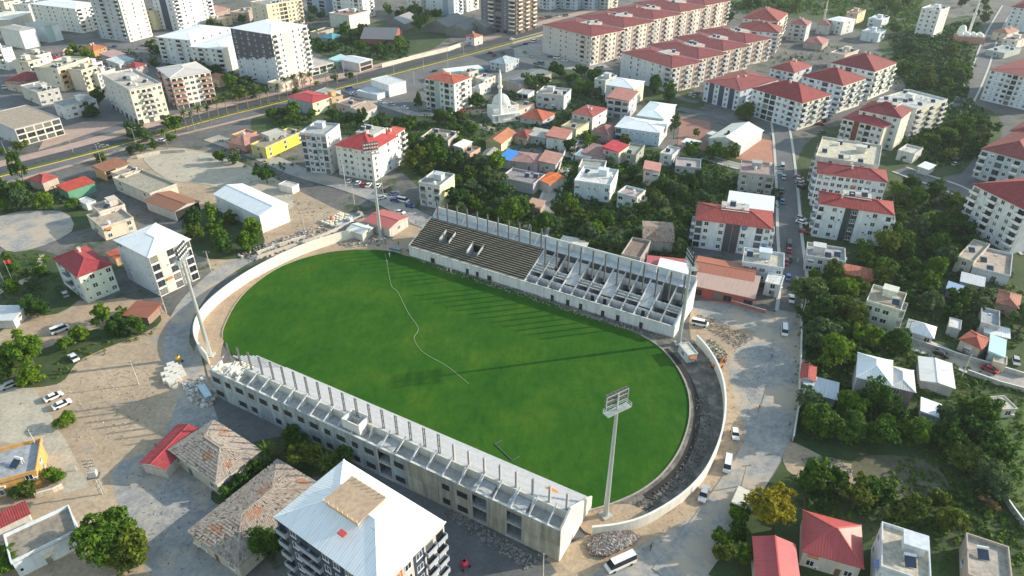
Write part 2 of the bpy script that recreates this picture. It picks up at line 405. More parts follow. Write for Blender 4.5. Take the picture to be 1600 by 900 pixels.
street([(145, 0), (160, 50), (190, 75), (300, 70)], 8, M_LANE, False)
street([(0, 140), (40, 150), (70, 170)], 8, M_LANE, False)

# ------------------------------------------------------------------ the stadium: pitch, ring, walls
FIELD = [(348, 528), (356, 498), (374, 468), (402, 441), (440, 417), (490, 400), (545, 392), (600, 392), (640, 402), (700, 420), (780, 447), (860, 474), (940, 503), (995, 522),
         (1030, 543), (1056, 572), (1073, 606), (1078, 640), (1073, 674), (1058, 710), (1034, 742), (1004, 766), (968, 784), (925, 798), (880, 806), (760, 745), (640, 690), (520, 640), (430, 600), (370, 560)]
RING_L = [(560, 372), (600, 372), (645, 400), (640, 410), (545, 398), (440, 422), (380, 470), (355, 520), (350, 570), (420, 610), (340, 610), (318, 560), (306, 535), (308, 505), (330, 478), (365, 452), (410, 425), (470, 398), (520, 381)]
RING_R = [(640, 402), (700, 418), (860, 470), (1000, 520), (1060, 527), (1095, 540), (1120, 580), (1130, 640), (1122, 700), (1085, 765), (1030, 810), (930, 838), (900, 800), (960, 770), (1030, 720), (1060, 640), (1030, 560), (960, 520), (820, 470)]
sheet('track_bed', RING_L, M_TAN, Z(), smooth=4)
sheet('track_bed', RING_R, M_DARKD, Z(), smooth=4)
sheet('dirt_strip', [(905, 815), (940, 792), (990, 790), (1010, 805), (930, 836)], M_TAN, Z(), smooth=4)
def grassm():
    m, t, n, b = _mat('pitch_grass'); p = _pos(t)
    a = _noise(t, p, .06, 9, .7); s = _noise(t, p, .5, 8, .75, (1, .45, 1)); f = _noise(t, p, 4.0, 3, .7)
    o = _ramp(t, a, [(.3, (.020, .085, .009)), (.5, (.032, .108, .011)), (.7, (.066, .135, .013))])
    g = _ramp(t, s, [(.32, (.70, .78, .7)), (.6, (1.12, 1.06, 1))]); o = _mix(t, o, g, mode='MULTIPLY', f=.9)
    g = _ramp(t, f, [(.3, (.8,)*3), (.7, (1.12,)*3)]); o = _mix(t, o, g, mode='MULTIPLY', f=.8)
    t.links.new(o, b.inputs['Base Color']); b.inputs['Roughness'].default_value = .9; b.inputs['Specular IOR Level'].default_value = .05; _bump(t, f, b, .5, .1)
    return m
sheet('pitch', FIELD, grassm(), Z(), smooth=6)
fe = smooth_path(FIELD, 6, True)
kb = band('pitch_kerb', fe[int(6*13.2):int(6*24)], .35, plain((.34, .31, .27), .9, vary=.3), .2, smooth=0, h=.3)
band('pitch_kerb', fe[:int(6*7.5)], .3, plain((.34, .27, .2), .9, vary=.3), .2, smooth=0, h=.2)
dg = band('ditch', [(1040, 546), (1066, 576), (1083, 610), (1089, 645), (1083, 684), (1066, 724), (1040, 754), (1008, 778)], 1.7, plain((.022, .02, .018), .9), Z())

def arc_wall(name, label, px, h, t, mat, cap):
    pts = [P(x, y) for x, y in smooth_path(px, 5)]
    root = thing(name, label, 'wall', pts[0])
    def strip(w, z0, z1, a, b):
        mb = MB(); L = []
        for i in range(a, b+1):
            d = (pts[min(i+1, len(pts)-1)]-pts[max(i-1, 0)]).xy.normalized(); n = Vector((-d.y, d.x)); q = (pts[i]-pts[0]).xy
            L.append((q+n*w/2, q-n*w/2))
        for (A, B), (C, D) in zip(L, L[1:]): mb.hexa([(*B, z0), (*D, z0), (*C, z0), (*A, z0)], [(*B, z1), (*D, z1), (*C, z1), (*A, z1)])
        return mb
    for k in range(0, len(pts)-1, 4):
        strip(t, 0, h, k, min(k+4, len(pts)-1)).build('wall_section', mat, root)
    strip(t+.14, h+.003, h+.12, 0, len(pts)-1).build('coping', cap, root)
    return root
M_PWALL = wallm((.74, .70, .62), .35); M_COP = plain((.72, .70, .66), .8)
arc_wall('perimeter_wall', 'long curved white wall round the tan end of the stadium', [(578, 366), (520, 382), (462, 403), (402, 433), (357, 463), (324, 493), (309, 521), (311, 547), (328, 570)], 3.9, .35, M_PWALL, M_COP)
arc_wall('perimeter_wall', 'curved cream wall round the dark end of the stadium beside the road', [(924, 838), (965, 833), (1003, 822), (1042, 801), (1075, 776), (1100, 747), (1117, 713), (1127, 680), (1131, 645), (1128, 610), (1118, 580), (1103, 555), (1087, 537)], 3.0, .35, M_PWALL, M_COP)
# inner retaining wall seen beyond the tan end
band('retaining_wall', [(402, 405), (440, 392), (500, 372), (545, 352)], .5, wallm((.6, .55, .45)), 0, h=1.3, kind=None, label='low tan retaining wall between the dirt bank and the white curved wall', cat='wall')

# hose line across the pitch
hp = [P(x, y) for x, y in smooth_path([(602, 398), (607, 425), (612, 448), (622, 458), (638, 490), (652, 510), (653, 519), (647, 529), (655, 545), (668, 556), (690, 568), (705, 578), (722, 592), (733, 601)], 4)]
hb = MB()
for a, b in zip(hp, hp[1:]): hb.tube((a.x, a.y, gz(a.x, a.y)+.05), (b.x, b.y, gz(b.x, b.y)+.05), .055, .055, 5, cap=False)
tag(hb.build('irrigation_hose', plain((.36, .42, .26), .7)), 'pale irrigation hose lying in a bent line across the green pitch', 'hose')
# ------------------------------------------------------------------ the two stands
M_CONCR = wallm((.50, .50, .49), .6); M_CONCL = wallm((.52, .52, .52), .65); M_STEEL = plain((.12, .125, .135), .55, .2); M_PALE = wallm((.58, .59, .62), .6)
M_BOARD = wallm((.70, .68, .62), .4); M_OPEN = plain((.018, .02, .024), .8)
def frame_from(p0, p1):
    a = P(*p0); b = P(*p1); return a, (b-a).length, math.atan2(b.y-a.y, b.x-a.x)

# far stand
ea, EL, er = frame_from((640, 400), (1050, 528))
E_ = thing('far_stand', 'unfinished concrete stand on the far side with dark stepped rows and open cells', 'grandstand', ea, er)
FOOT.append((Vector((ea.x, ea.y))+Vector((math.cos(er), math.sin(er)))*EL/2+Vector((-math.sin(er), math.cos(er)))*9, Vector((math.cos(er), math.sin(er))), Vector((-math.sin(er), math.cos(er))), EL/2+1, 10))
SEAT = 46.0
fw = MB(); fw.box(0, EL, 0, .3, 0, 3.9); fw.build('front_wall', wallm((.68, .69, .72), .55), E_)
b = MB(); b.box(-.1, EL+.1, -.12, .42, 3.903, 4.05); b.build('coping', M_CONCL, E_)
dm = MB(); dm.box(-.55, .55, -.04, .04, 0, 2.1); dm = dm.mesh('doorway', [M_OPEN])
for x in (10.2, 24.6, 28.6, 33.4, 57, 62.5, 67, 74.5, 79.5, 87): add('doorway', dm, E_, (x, -.045, 0), scale=(1.5 if x in (10.2, 33.4) else 1, 1, 1))
# rows of steps, cut away at the two stairways
NR, y0, z0, dy, dz = 16, .6, 4.06, .86, .33
vom = [(9.2, 13.4, 6, 11), (21.6, 26.2, 4, 9)]
M_TREAD = wallm((.055, .052, .048), .5); M_LIT_EDGE = wallm((.32, .28, .20), .5)  # sunlit tread edges and dark risers put into the colours
for i in range(NR):
    segs = [(0.0, SEAT)]
    for a, c, r0, r1 in vom:
        if r0 <= i < r1: segs = [s for p, q in segs for s in ((p, min(q, a)), (max(p, c), q)) if s[1]-s[0] > .1]
    for p, q in segs:
        mb = MB(); ya = y0+i*dy; zz = z0+i*dz
        mb.box(p, q, ya, ya+dy+.05, zz-.75, zz); rw = mb.build('seating_row', M_TREAD, E_)
        mb = MB(); mb.box(p, q, ya-.02, ya+.22, zz+.004, zz+.1); mb.build('lit_edge', M_LIT_EDGE, rw)
for a, c, r0, r1 in vom:
    ya = y0+r0*dy; yb = y0+r1*dy; zb = z0+r1*dz
    for x in (a+.12, c-.12):
        mb = MB(); mb.hexa([(x-.11, ya, 2.6), (x+.11, ya, 2.6), (x+.11, yb, 2.6), (x-.11, yb, 2.6)], [(x-.11, ya, z0+r0*dz+.9), (x+.11, ya, z0+r0*dz+.9), (x+.11, yb, zb+.9), (x-.11, yb, zb+.9)])
        mb.build('stairway_wall', M_CONCL, E_)
    mb = MB()
    for k in range(6):
        t = k/6; mb.box(a+.25, c-.25, ya+t*(yb-ya), ya+(t+1/6)*(yb-ya), 2.2, 2.6+.28*k)
    mb.build('stair_flight', M_CONCR, E_)
ls = MB(); ls.hexa([(-.35, .4, 0), (-.02, .4, 0), (-.02, 14.4, 0), (-.35, 14.4, 0)], [(-.35, .4, 4.3), (-.02, .4, 4.3), (-.02, 14.4, 9.5), (-.35, 14.4, 9.5)]); ls.build('end_wall', M_CONCR, E_)
ZT = z0+NR*dz; YT = y0+NR*dy           # top of the rows
# rear gallery and its sheet-clad back wall
gb = MB(); gb.box(0, EL, YT+.06, 18.2, ZT-.5, ZT-.25); gb.build('gallery_floor', M_PALE, E_)
NB = 23
for k in range(NB):
    x = EL*k/NB; mb = MB(); mb.box(x+.06, x+EL/NB-.06, 18.2, 18.32, ZT-.25, ZT+2.15)
    mb.build('back_panel', plain(((.50, .56, .60), (.56, .61, .64), (.45, .52, .57), (.52, .55, .56))[(k*7) % 4], .5), E_)
rb = MB(); rb.box(0, EL, 18.15, 18.4, ZT+2.16, ZT+2.32); rb.build('top_rail', plain((.75, .75, .74), .6), E_)
bs = MB(); bs.box(0, EL, 18.45, 18.7, 0, ZT-.25); bs.build('back_wall', M_CONCR, E_)
for k in (0, 3, 6, 8, 10, 13, 16, 19, 21):
    x = EL*k/NB; mb = MB(); mb.hexa([(x-.25, 15.2, ZT-.24), (x+.02, 15.2, ZT-.24), (x+.02, 18.1, ZT-.24), (x-.25, 18.1, ZT-.24)], [(x-.25, 16.8, ZT+1.2), (x+.02, 16.8, ZT+1.2), (x+.02, 18.1, ZT+2.1), (x-.25, 18.1, ZT+2.1)]); mb.build('fin', M_BOARD, E_)
pm = MB(); pm.box(-.22, .22, -.2, .2, 0, 8.8); pm.box(-.4, .4, -.4, .4, 0, .08); pm = pm.mesh('steel_post', [M_STEEL])
for k in range(1, NB+1):
    x = EL*k/NB-1.0; y = 13.9 if x < SEAT+2 else 8.8
    add('steel_post', pm, E_, (x, y, z0+(y-y0)/dy*dz-.45), scale=(1, 1, .88 if x < SEAT+2 else 1.12))
# open cells: sloping raker walls, cross walls, slabs
NC = 12; cw = (EL-SEAT-.6)/NC
sl_z = lambda y: z0-.2+(y-.6)*.36
for k in range(NC+1):
    x = SEAT+.3+k*cw; mb = MB(); t = .16
    mb.hexa([(x-t, .42, .4), (x+t, .42, .4), (x+t, 14.4, .4), (x-t, 14.4, .4)], [(x-t, .42, sl_z(.4)), (x+t, .42, sl_z(.4)), (x+t, 14.4, sl_z(14.4)), (x-t, 14.4, sl_z(14.4))])
    mb.build('raker_wall', M_CONCL if k % 3 else wallm((.66, .67, .68), .3), E_)
rnd = random.Random(4)
for k in range(NC):
    xa = SEAT+.3+k*cw+.18; xb = xa+cw-.36
    mb = MB(); mb.box(xa, xb, .45, 14.3, 0.1, .4); mb.build('cell_floor', wallm((.20, .205, .21), .6), E_)
    kind = (0, 1, 0, 2, 0, 0, 2, 0, 0, 2, 1, 0)[k]
    if kind == 2:      # smooth sloping slab
        mb = MB(); mb.hexa([(xa, 4.4, sl_z(4.4)-.6), (xb, 4.4, sl_z(4.4)-.6), (xb, 13.5, sl_z(13.5)-.6), (xa, 13.5, sl_z(13.5)-.6)], [(xa, 4.4, sl_z(4.4)-.3), (xb, 4.4, sl_z(4.4)-.3), (xb, 13.5, sl_z(13.5)-.3), (xa, 13.5, sl_z(13.5)-.3)]); mb.build('sloping_slab', M_CONCL, E_)
    else:
        for y, hh in ((7.4, sl_z(7.4)-.1), (12.2, sl_z(12.2)-.2)):
            if kind == 1 and y > 10: continue
            mb = MB(); mb.box(xa, xb, y, y+.22, hh-2.4, hh); mb.build('cross_wall', M_PALE, E_)
    if kind == 0:
        for i in range(2):
            y = 5.2+i*1.0; mb = MB(); mb.box(xa, xb, y, y+.3, sl_z(y)-.35, sl_z(y)-.05); mb.build('precast_beam', M_CONCR, E_)
    y = 3.4; mb = MB(); mb.box(xa, xb, y, y+.2, .4, sl_z(y)-.15); mb.build('cross_wall', M_PALE, E_)
    if k in (5, 6, 9): add('doorway', dm, E_, ((xa+xb)/2, y-.045, 2.0))
for k in range(5):
    mb = MB(); mb.box(SEAT+.5, SEAT+7, 8.6+k*.9, 9.5+k*.9, 5.4+.34*k, 6.6+.34*k); mb.build('seating_row', M_CONCR, E_)
ew = MB(); ew.hexa([(EL+.02, .0, 0), (EL+.4, .0, 0), (EL+.4, 18.3, 0), (EL+.02, 18.3, 0)], [(EL+.02, .0, 4.2), (EL+.4, .0, 4.2), (EL+.4, 18.3, 10.6), (EL+.02, 18.3, 10.6)]); ew.build('end_wall', wallm((.72, .71, .68), .3), E_)

# near stand, seen from behind
wa, WL, wr = frame_from((339, 620), (873, 877))
W_ = thing('near_stand', 'unfinished near stand with pale sloping terrace, paired posts and grey panelled rear wall', 'grandstand', wa, wr)
FOOT.append((Vector((wa.x, wa.y))+Vector((math.cos(wr), math.sin(wr)))*WL/2+Vector((-math.sin(wr), math.cos(wr)))*8, Vector((math.cos(wr), math.sin(wr))), Vector((-math.sin(wr), math.cos(wr))), WL/2+1, 9))
HR, HP, YP, YF, ZF = 9.3, 10.2, 4.0, 15.8, 2.3
NBW = 24; bw = WL/NBW
tones = [(.40, .46, .52), (.36, .42, .48), (.42, .48, .53), (.38, .45, .50)]
tones2 = [(.50, .48, .40), (.54, .51, .42), (.48, .47, .40), (.56, .53, .45)]
opens = {19: 1, 21: 1, 13: 1}
for k in range(NBW):
    x = k*bw; c = (tones if k < 15 else tones2)[(k*5+1) % 4]; m = wallm(c, .9)
    if k in opens:
        for z in (0, 4.4, 8.7):
            mb = MB(); mb.box(x, x+bw, 0, 3.8, z, z+.55); mb.build('floor_slab', M_CONCL, W_)
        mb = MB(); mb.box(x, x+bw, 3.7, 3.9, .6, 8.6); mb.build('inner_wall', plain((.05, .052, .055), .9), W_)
        for xx in (x+.15, x+bw-.15):
            mb = MB(); mb.box(xx-.14, xx+.14, -.03, .3, 0, HR); mb.build('pillar', M_CONCL, W_)
        for z in (5.0, .6):
            for q in range(5):
                mb = MB(); mb.box(x+.6+q*.72, x+.66+q*.72, .5, .56, z, z+3.6); mb.build('railing_bar', M_STEEL, W_)
        continue
    for lv, (za, zb) in enumerate(((0, 4.55), (4.6, HR))):
        mb = MB(); dep = .04*((k*3+lv) % 3); mb.box(x+.03, x+bw-.03, -dep, .35, za, zb-.03); mb.build('wall_panel', m if (k+lv) % 4 else wallm(sc3(c, .85), .9), W_)
    if k not in (15, 16, 20, 22, 23):
        for lv in ((0, 1) if k % 3 != 1 else (1,)):
            mb = MB(); w = .9 if k % 2 else 1.3; xc = x+bw*.5
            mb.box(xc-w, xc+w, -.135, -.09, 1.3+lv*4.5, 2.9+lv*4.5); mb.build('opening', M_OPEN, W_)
            mb = MB(); mb.box(xc-w-.15, xc+w+.15, -.2, -.08, 1.15+lv*4.5, 1.29+lv*4.5); mb.build('opening_sill', M_CONCR, W_)
mb = MB(); mb.box(0, WL, .36, 3.7, 0, .3); mb.build('ground_slab', M_CONCR, W_)
mb = MB(); mb.box(0, WL, .36, YP+.2, HR-1.6, HR-1.35); mb.build('walkway', wallm((.52, .50, .47), .7), W_)
for a, c in ((0, 12), (12.1, 24), (34, 58), (58.1, 76), (80, 90), (90.1, WL)):
    mb = MB(); mb.box(a, min(c, WL), -.1, .4, HR, HR+.16); mb.build('parapet_cap', M_BOARD, W_)
mb = MB(); mb.box(8, WL, YP-.05, YP+.3, HR-1.3, HP+.12); mb.build('upper_wall', M_BOARD, W_)
for k in range(NBW):
    x = k*bw+.3
    if k % 3 != 2:
        mb = MB(); mb.prism([(0, 0), (1.9, 0), (1.9, 2.6)], 0, .28)
        o = mb.build('buttress', wallm((.75, .74, .70), .25), W_, loc=(x, YP-2.0, HR-1.3)); o.rotation_euler = (math.pi/2, 0, math.pi/2)
    if k != 12:
        mb = MB(); mb.beam((x+.9, .1, HR+.15), (x+.9, YP+.3, HP+1.0), .26, .3); mb.build('strut', M_PALE, W_)
# terrace steps
NT = 17; ty = (YF-YP-.35)/NT; tz = (HP-ZF)/NT
M_TER = wallm((.56, .56, .57), .35)
for i in range(NT):
    ya = YP+.35+i*ty; zz = HP-i*tz; mb = MB(); mb.box(9.5, WL-.3, ya, ya+ty+.0, zz-.8, zz); mb.build('terrace_step', M_TER if i % 5 else wallm((.53, .53, .53), .35), W_)
mb = MB(); mb.box(9.5, WL, YF+.02, YF+.3, 0, ZF+.2); mb.build('front_wall', M_CONCR, W_)
# bare rakers at the left end
for k in range(4):
    x = .4+k*3.0; mb = MB(); mb.hexa([(x-.15, .5, 6.2), (x+.15, .5, 6.2), (x+.15, YF, .6), (x-.15, YF, .6)], [(x-.15, .5, HP), (x+.15, .5, HP), (x+.15, YF, ZF), (x-.15, YF, ZF)]); mb.build('raker_beam', M_BOARD, W_)
for i in range(7):
    y = YF-.2-i*1.15; z = ZF+i*.78
    mb = MB(); mb.box(-1.5, 9.4, y-.18, y+.18, z, z+.3); mb.build('precast_beam', M_PALE, W_)
for x in (.4, 6.4):
    for y in (2.5, 8):
        mb = MB(); mb.box(x-.2, x+.2, y-.2, y+.2, 0, 6.4-.3*y); mb.build('pillar', M_CONCR, W_)
# end wall towards the road
mb = MB(); x = WL
mb.hexa([(x-.28, -.02, 0), (x+.12, -.02, 0), (x+.12, YF, 0), (x-.28, YF, 0)], [(x-.28, -.02, HR), (x+.12, -.02, HR), (x+.12, YF, ZF+.3), (x-.28, YF, ZF+.3)])
mb.hexa([(x-.28, 0, HR+.002), (x+.12, 0, HR+.002), (x+.12, YP+.5, HR-1.2), (x-.28, YP+.5, HR-1.2)], [(x-.28, .02, HR+.3), (x+.12, .02, HR+.3), (x+.12, YP+.5, HP+1.3), (x-.28, YP+.5, HP+1.3)])
mb.hexa([(x-.28, YP+.5, HR-1.2), (x+.12, YP+.5, HR-1.2), (x+.12, YF, ZF), (x-.28, YF, ZF)], [(x-.28, YP+.5, HP+1.3), (x+.12, YP+.5, HP+1.3), (x+.12, YF, ZF+1.2), (x-.28, YF, ZF+1.2)])
mb.build('end_wall', wallm((.76, .73, .66), .7), W_)
pp = MB(); pp.box(-.32, -.16, -.1, .1, 0, 6.0); pp.box(.16, .32, -.1, .1, 0, 6.0)
for z in (.6, 2.4, 4.2, 5.6): pp.box(-.16, .16, -.05, .05, z, z+.12)
pp = pp.mesh('paired_post', [M_STEEL]); pc = MB(); pc.box(-.22, .22, -.22, .22, 0, 5.0); pc = pc.mesh('post', [wallm((.45, .44, .45), .4)])
for k in range(26):
    x = 3+k*(WL-4)/25; add('paired_post' if k < 18 else 'post', pp if k < 18 else pc, W_, (x, YP+.7, HP-.4))
# lift shaft box on the rear walkway
mb = MB()
for (a, c, d, e) in ((44, 44.3, 1, 5), (48.7, 49, 1, 5), (44.3, 48.7, 1, 1.3), (44.3, 48.7, 4.7, 5)): mb.box(a, c, d, e, HR-1.3, HR+2.6)
mb.build('shaft', wallm((.74, .73, .70), .3), W_)
mb = MB(); mb.face([(0, 0, 0), (2.6, -.3, .05), (3.0, 1.0, .0), (.4, 1.6, .1)]); mb.face([(.5, .5, .25), (1.9, .3, .3), (1.8, 1.2, .22), (.7, 1.3, .2)])
sp = P(850, 770, 5.2); tag(mb.build('orange_tarpaulin', plain((.75, .28, .04), .6), loc=(sp.x, sp.y, 6.15), rz=wr), 'crumpled orange tarpaulin lying on the pale terrace of the near stand', 'tarpaulin')

# ------------------------------------------------------------------ floodlight masts
M_GALV = plain((.50, .54, .54), .42, .45, vary=.08); M_LAMP = plain((.06, .065, .07), .3); M_LENS = plain((.55, .58, .6), .15)
def mast(px, label, h, look, green=False):
    p = G(*px); c = P(720, 560); rz = math.atan2(c.y-p.y, c.x-p.x)-math.pi/2
    r = thing('floodlight_mast', label, 'floodlight', p, rz, 'floodlight masts round the pitch')
    mb = MB(); mb.tube((0, 0, .3), (0, 0, h*.5), .62, .46, 12); mb.tube((0, 0, h*.5), (0, 0, h-4), .46, .32, 12); mb.build('pole', M_GALV, r, smooth=False)
    mb = MB(); mb.box(-1.1, 1.1, -1.1, 1.1, 0, .3); mb.build('footing', M_CONCR, r)
    mb = MB(); mb.box(-2.9, 2.9, -.9, .7, h-4.1, h-4.0)
    for z in (h-3.5, h-3.0):
        for y in (-.9, .7): mb.beam((-2.9, y, z), (2.9, y, z), .07)
        for x in (-2.9, 2.9): mb.beam((x, -.9, z), (x, .7, z), .07)
    for x in (-2.9, -1.4, 0, 1.4, 2.9):
        for y in (-.9, .7): mb.beam((x, y, h-4), (x, y, h-2.95), .07)
    mb.build('platform', M_GALV, r)
    mb = MB(); mb.box(-.16, .16, -.16, .16, h-4, h+.1)
    for z in (h-2.4, h-1.1, h): mb.box(-2.7, 2.7, .1, .24, z-.07, z+.07)
    for x in (-2.65, 2.65): mb.box(x-.06, x+.06, .1, .24, h-4, h)
    mb.build('lamp_frame', M_GALV, r)
    lm = MB(); lm.hexa([(-.36, .26, -.32), (.36, .26, -.32), (.3, .75, -.5), (-.3, .75, -.5)], [(-.36, .26, .34), (.36, .26, .34), (.34, .8, .12), (-.34, .8, .12)], 0); lm.face([(-.3, .82, -.45), (.3, .82, -.45), (.32, .84, .1), (-.32, .84, .1)], 1)
    lm = lm.mesh('lamp', [M_LAMP, M_LENS])
    for z in (h-2.4, h-1.1, h+.05):
        for i in range(6): add('lamp', lm, r, (-2.25+i*.9, 0, z))
    return r
mast((946, 806), 'tall floodlight mast at the dark near corner of the pitch beside the end wall', 34.5, 0)
mast((1060, 538), 'floodlight mast at the road end of the far stand', 30.5, 0)
mast((329, 556), 'floodlight mast inside the curved white wall left of the near stand', 35.5, 0)
mast((595, 371), 'floodlight mast beside the red roofed shed behind the pitch', 36.5, 0)
# ------------------------------------------------------------------ buildings
M_FRAME = plain((.72, .72, .72), .5); M_GL = glassm(); CACHE = {}
def window_mesh(w, h, frame):
    k = ('win', round(w, 1), round(h, 1), frame.name)
    if k not in CACHE:
        w, h = round(w, 1), round(h, 1); mb = MB(); t = .08
        mb.box(-w/2, w/2, -.07, .0, h-t, h, 0); mb.box(-w/2, w/2, -.07, .0, 0, t, 0); mb.box(-w/2, -w/2+t, -.07, .0, t, h-t, 0); mb.box(w/2-t, w/2, -.07, .0, t, h-t, 0)
        if w > 1.1: mb.box(-t/2, t/2, -.06, 0, t, h-t, 0)
        mb.face([(-w/2+t, -.03, t), (w/2-t, -.03, t), (w/2-t, -.03, h-t), (-w/2+t, -.03, h-t)], 1)
        mb.box(-w/2-.1, w/2+.1, -.16, 0, -.09, -.01, 0)
        CACHE[k] = mb.mesh('window', [frame, M_GL])
    return CACHE[k]
def balcony_mesh(w, d, slab, par, solid):
    k = ('bal', round(w, 1), d, slab.name, par.name, solid)
    if k not in CACHE:
        w = round(w, 1); mb = MB()
        mb.box(-w/2, w/2, -d, 0, -.16, 0, 0)
        if solid:
            mb.box(-w/2, w/2, -d, -d+.1, 0, .95, 1); mb.box(-w/2, -w/2+.1, -d+.1, 0, 0, .95, 1); mb.box(w/2-.1, w/2, -d+.1, 0, 0, .95, 1)
        else:
            mb.box(-w/2, w/2, -d, -d+.06, .85, .95, 1); mb.box(-w/2, w/2, -d, -d+.05, .35, .45, 1)
            for i in range(5):
                x = -w/2+.03+i*(w-.06)/4; mb.box(x-.03, x+.03, -d, -d+.05, 0, .95, 1)
            mb.box(-w/2, -w/2+.06, -d, 0, .4, .95, 1); mb.box(w/2-.06, w/2, -d, 0, .4, .95, 1)
        mb.box(-w*.36, w*.36, -.05, .0, 0.02, 2.15, 2)
        CACHE[k] = mb.mesh('balcony', [slab, par, M_GL])
    return CACHE[k]
tank_me = heater_me = dish_me = None
def clutter_meshes():
    global tank_me, heater_me, dish_me
    mb = MB(); mb.lathe([(0, 0), (.55, 0), (.6, .1), (.6, 1.1), (.45, 1.35), (0, 1.4)], 10); tank_me = mb.mesh('water_tank', [plain((.7, .7, .68), .5)], smooth=False)
    mb = MB(); mb.hexa([(-1, -1, .15), (1, -1, .15), (1, .8, 1.1), (-1, .8, 1.1)], [(-1, -1.04, .22), (1, -1.04, .22), (1, .76, 1.17), (-1, .76, 1.17)], 0)
    mb.tube((-1.05, 1.05, 1.35), (1.05, 1.05, 1.35), .3, .3, 10, 1)
    for x in (-.9, .9): mb.box(x-.04, x+.04, .7, .8, 0, 1.1, 1); mb.box(x-.04, x+.04, 1.2, 1.28, 0, 1.2, 1)
    heater_me = mb.mesh('solar_heater', [plain((.03, .045, .08), .2), plain((.7, .7, .7), .4)])
    mb = MB(); mb.lathe([(0, .0), (.3, .08), (.5, .28)], 12); dish_me = mb.mesh('satellite_dish', [plain((.7, .7, .7), .5)])
clutter_meshes()
AWN = []
for c_ in ((.62, .52, .36), (.5, .16, .06), (.1, .26, .2), (.16, .22, .38), (.6, .58, .55)):
    q = MB(); q.hexa([(-1, -.9, -.35), (1, -.9, -.35), (1, 0, 0), (-1, 0, 0)], [(-1, -.9, -.3), (1, -.9, -.3), (1, 0, .06), (-1, 0, .06)]); q.box(-1, 1, -.92, -.9, -.55, -.3); AWN.append(q.mesh('awning', [plain(c_, .8, vary=.2)]))
acb = MB(); acb.box(-.42, .42, -.36, -.02, 0, .6, 0); acb.box(-.3, .14, -.375, -.361, .08, .52, 1); AC_ME = acb.mesh('air_conditioner', [plain((.72, .72, .7), .5), plain((.12, .12, .12), .6)])
DIM = [None]
STAT = dict(win=0, bal=0, b=0)
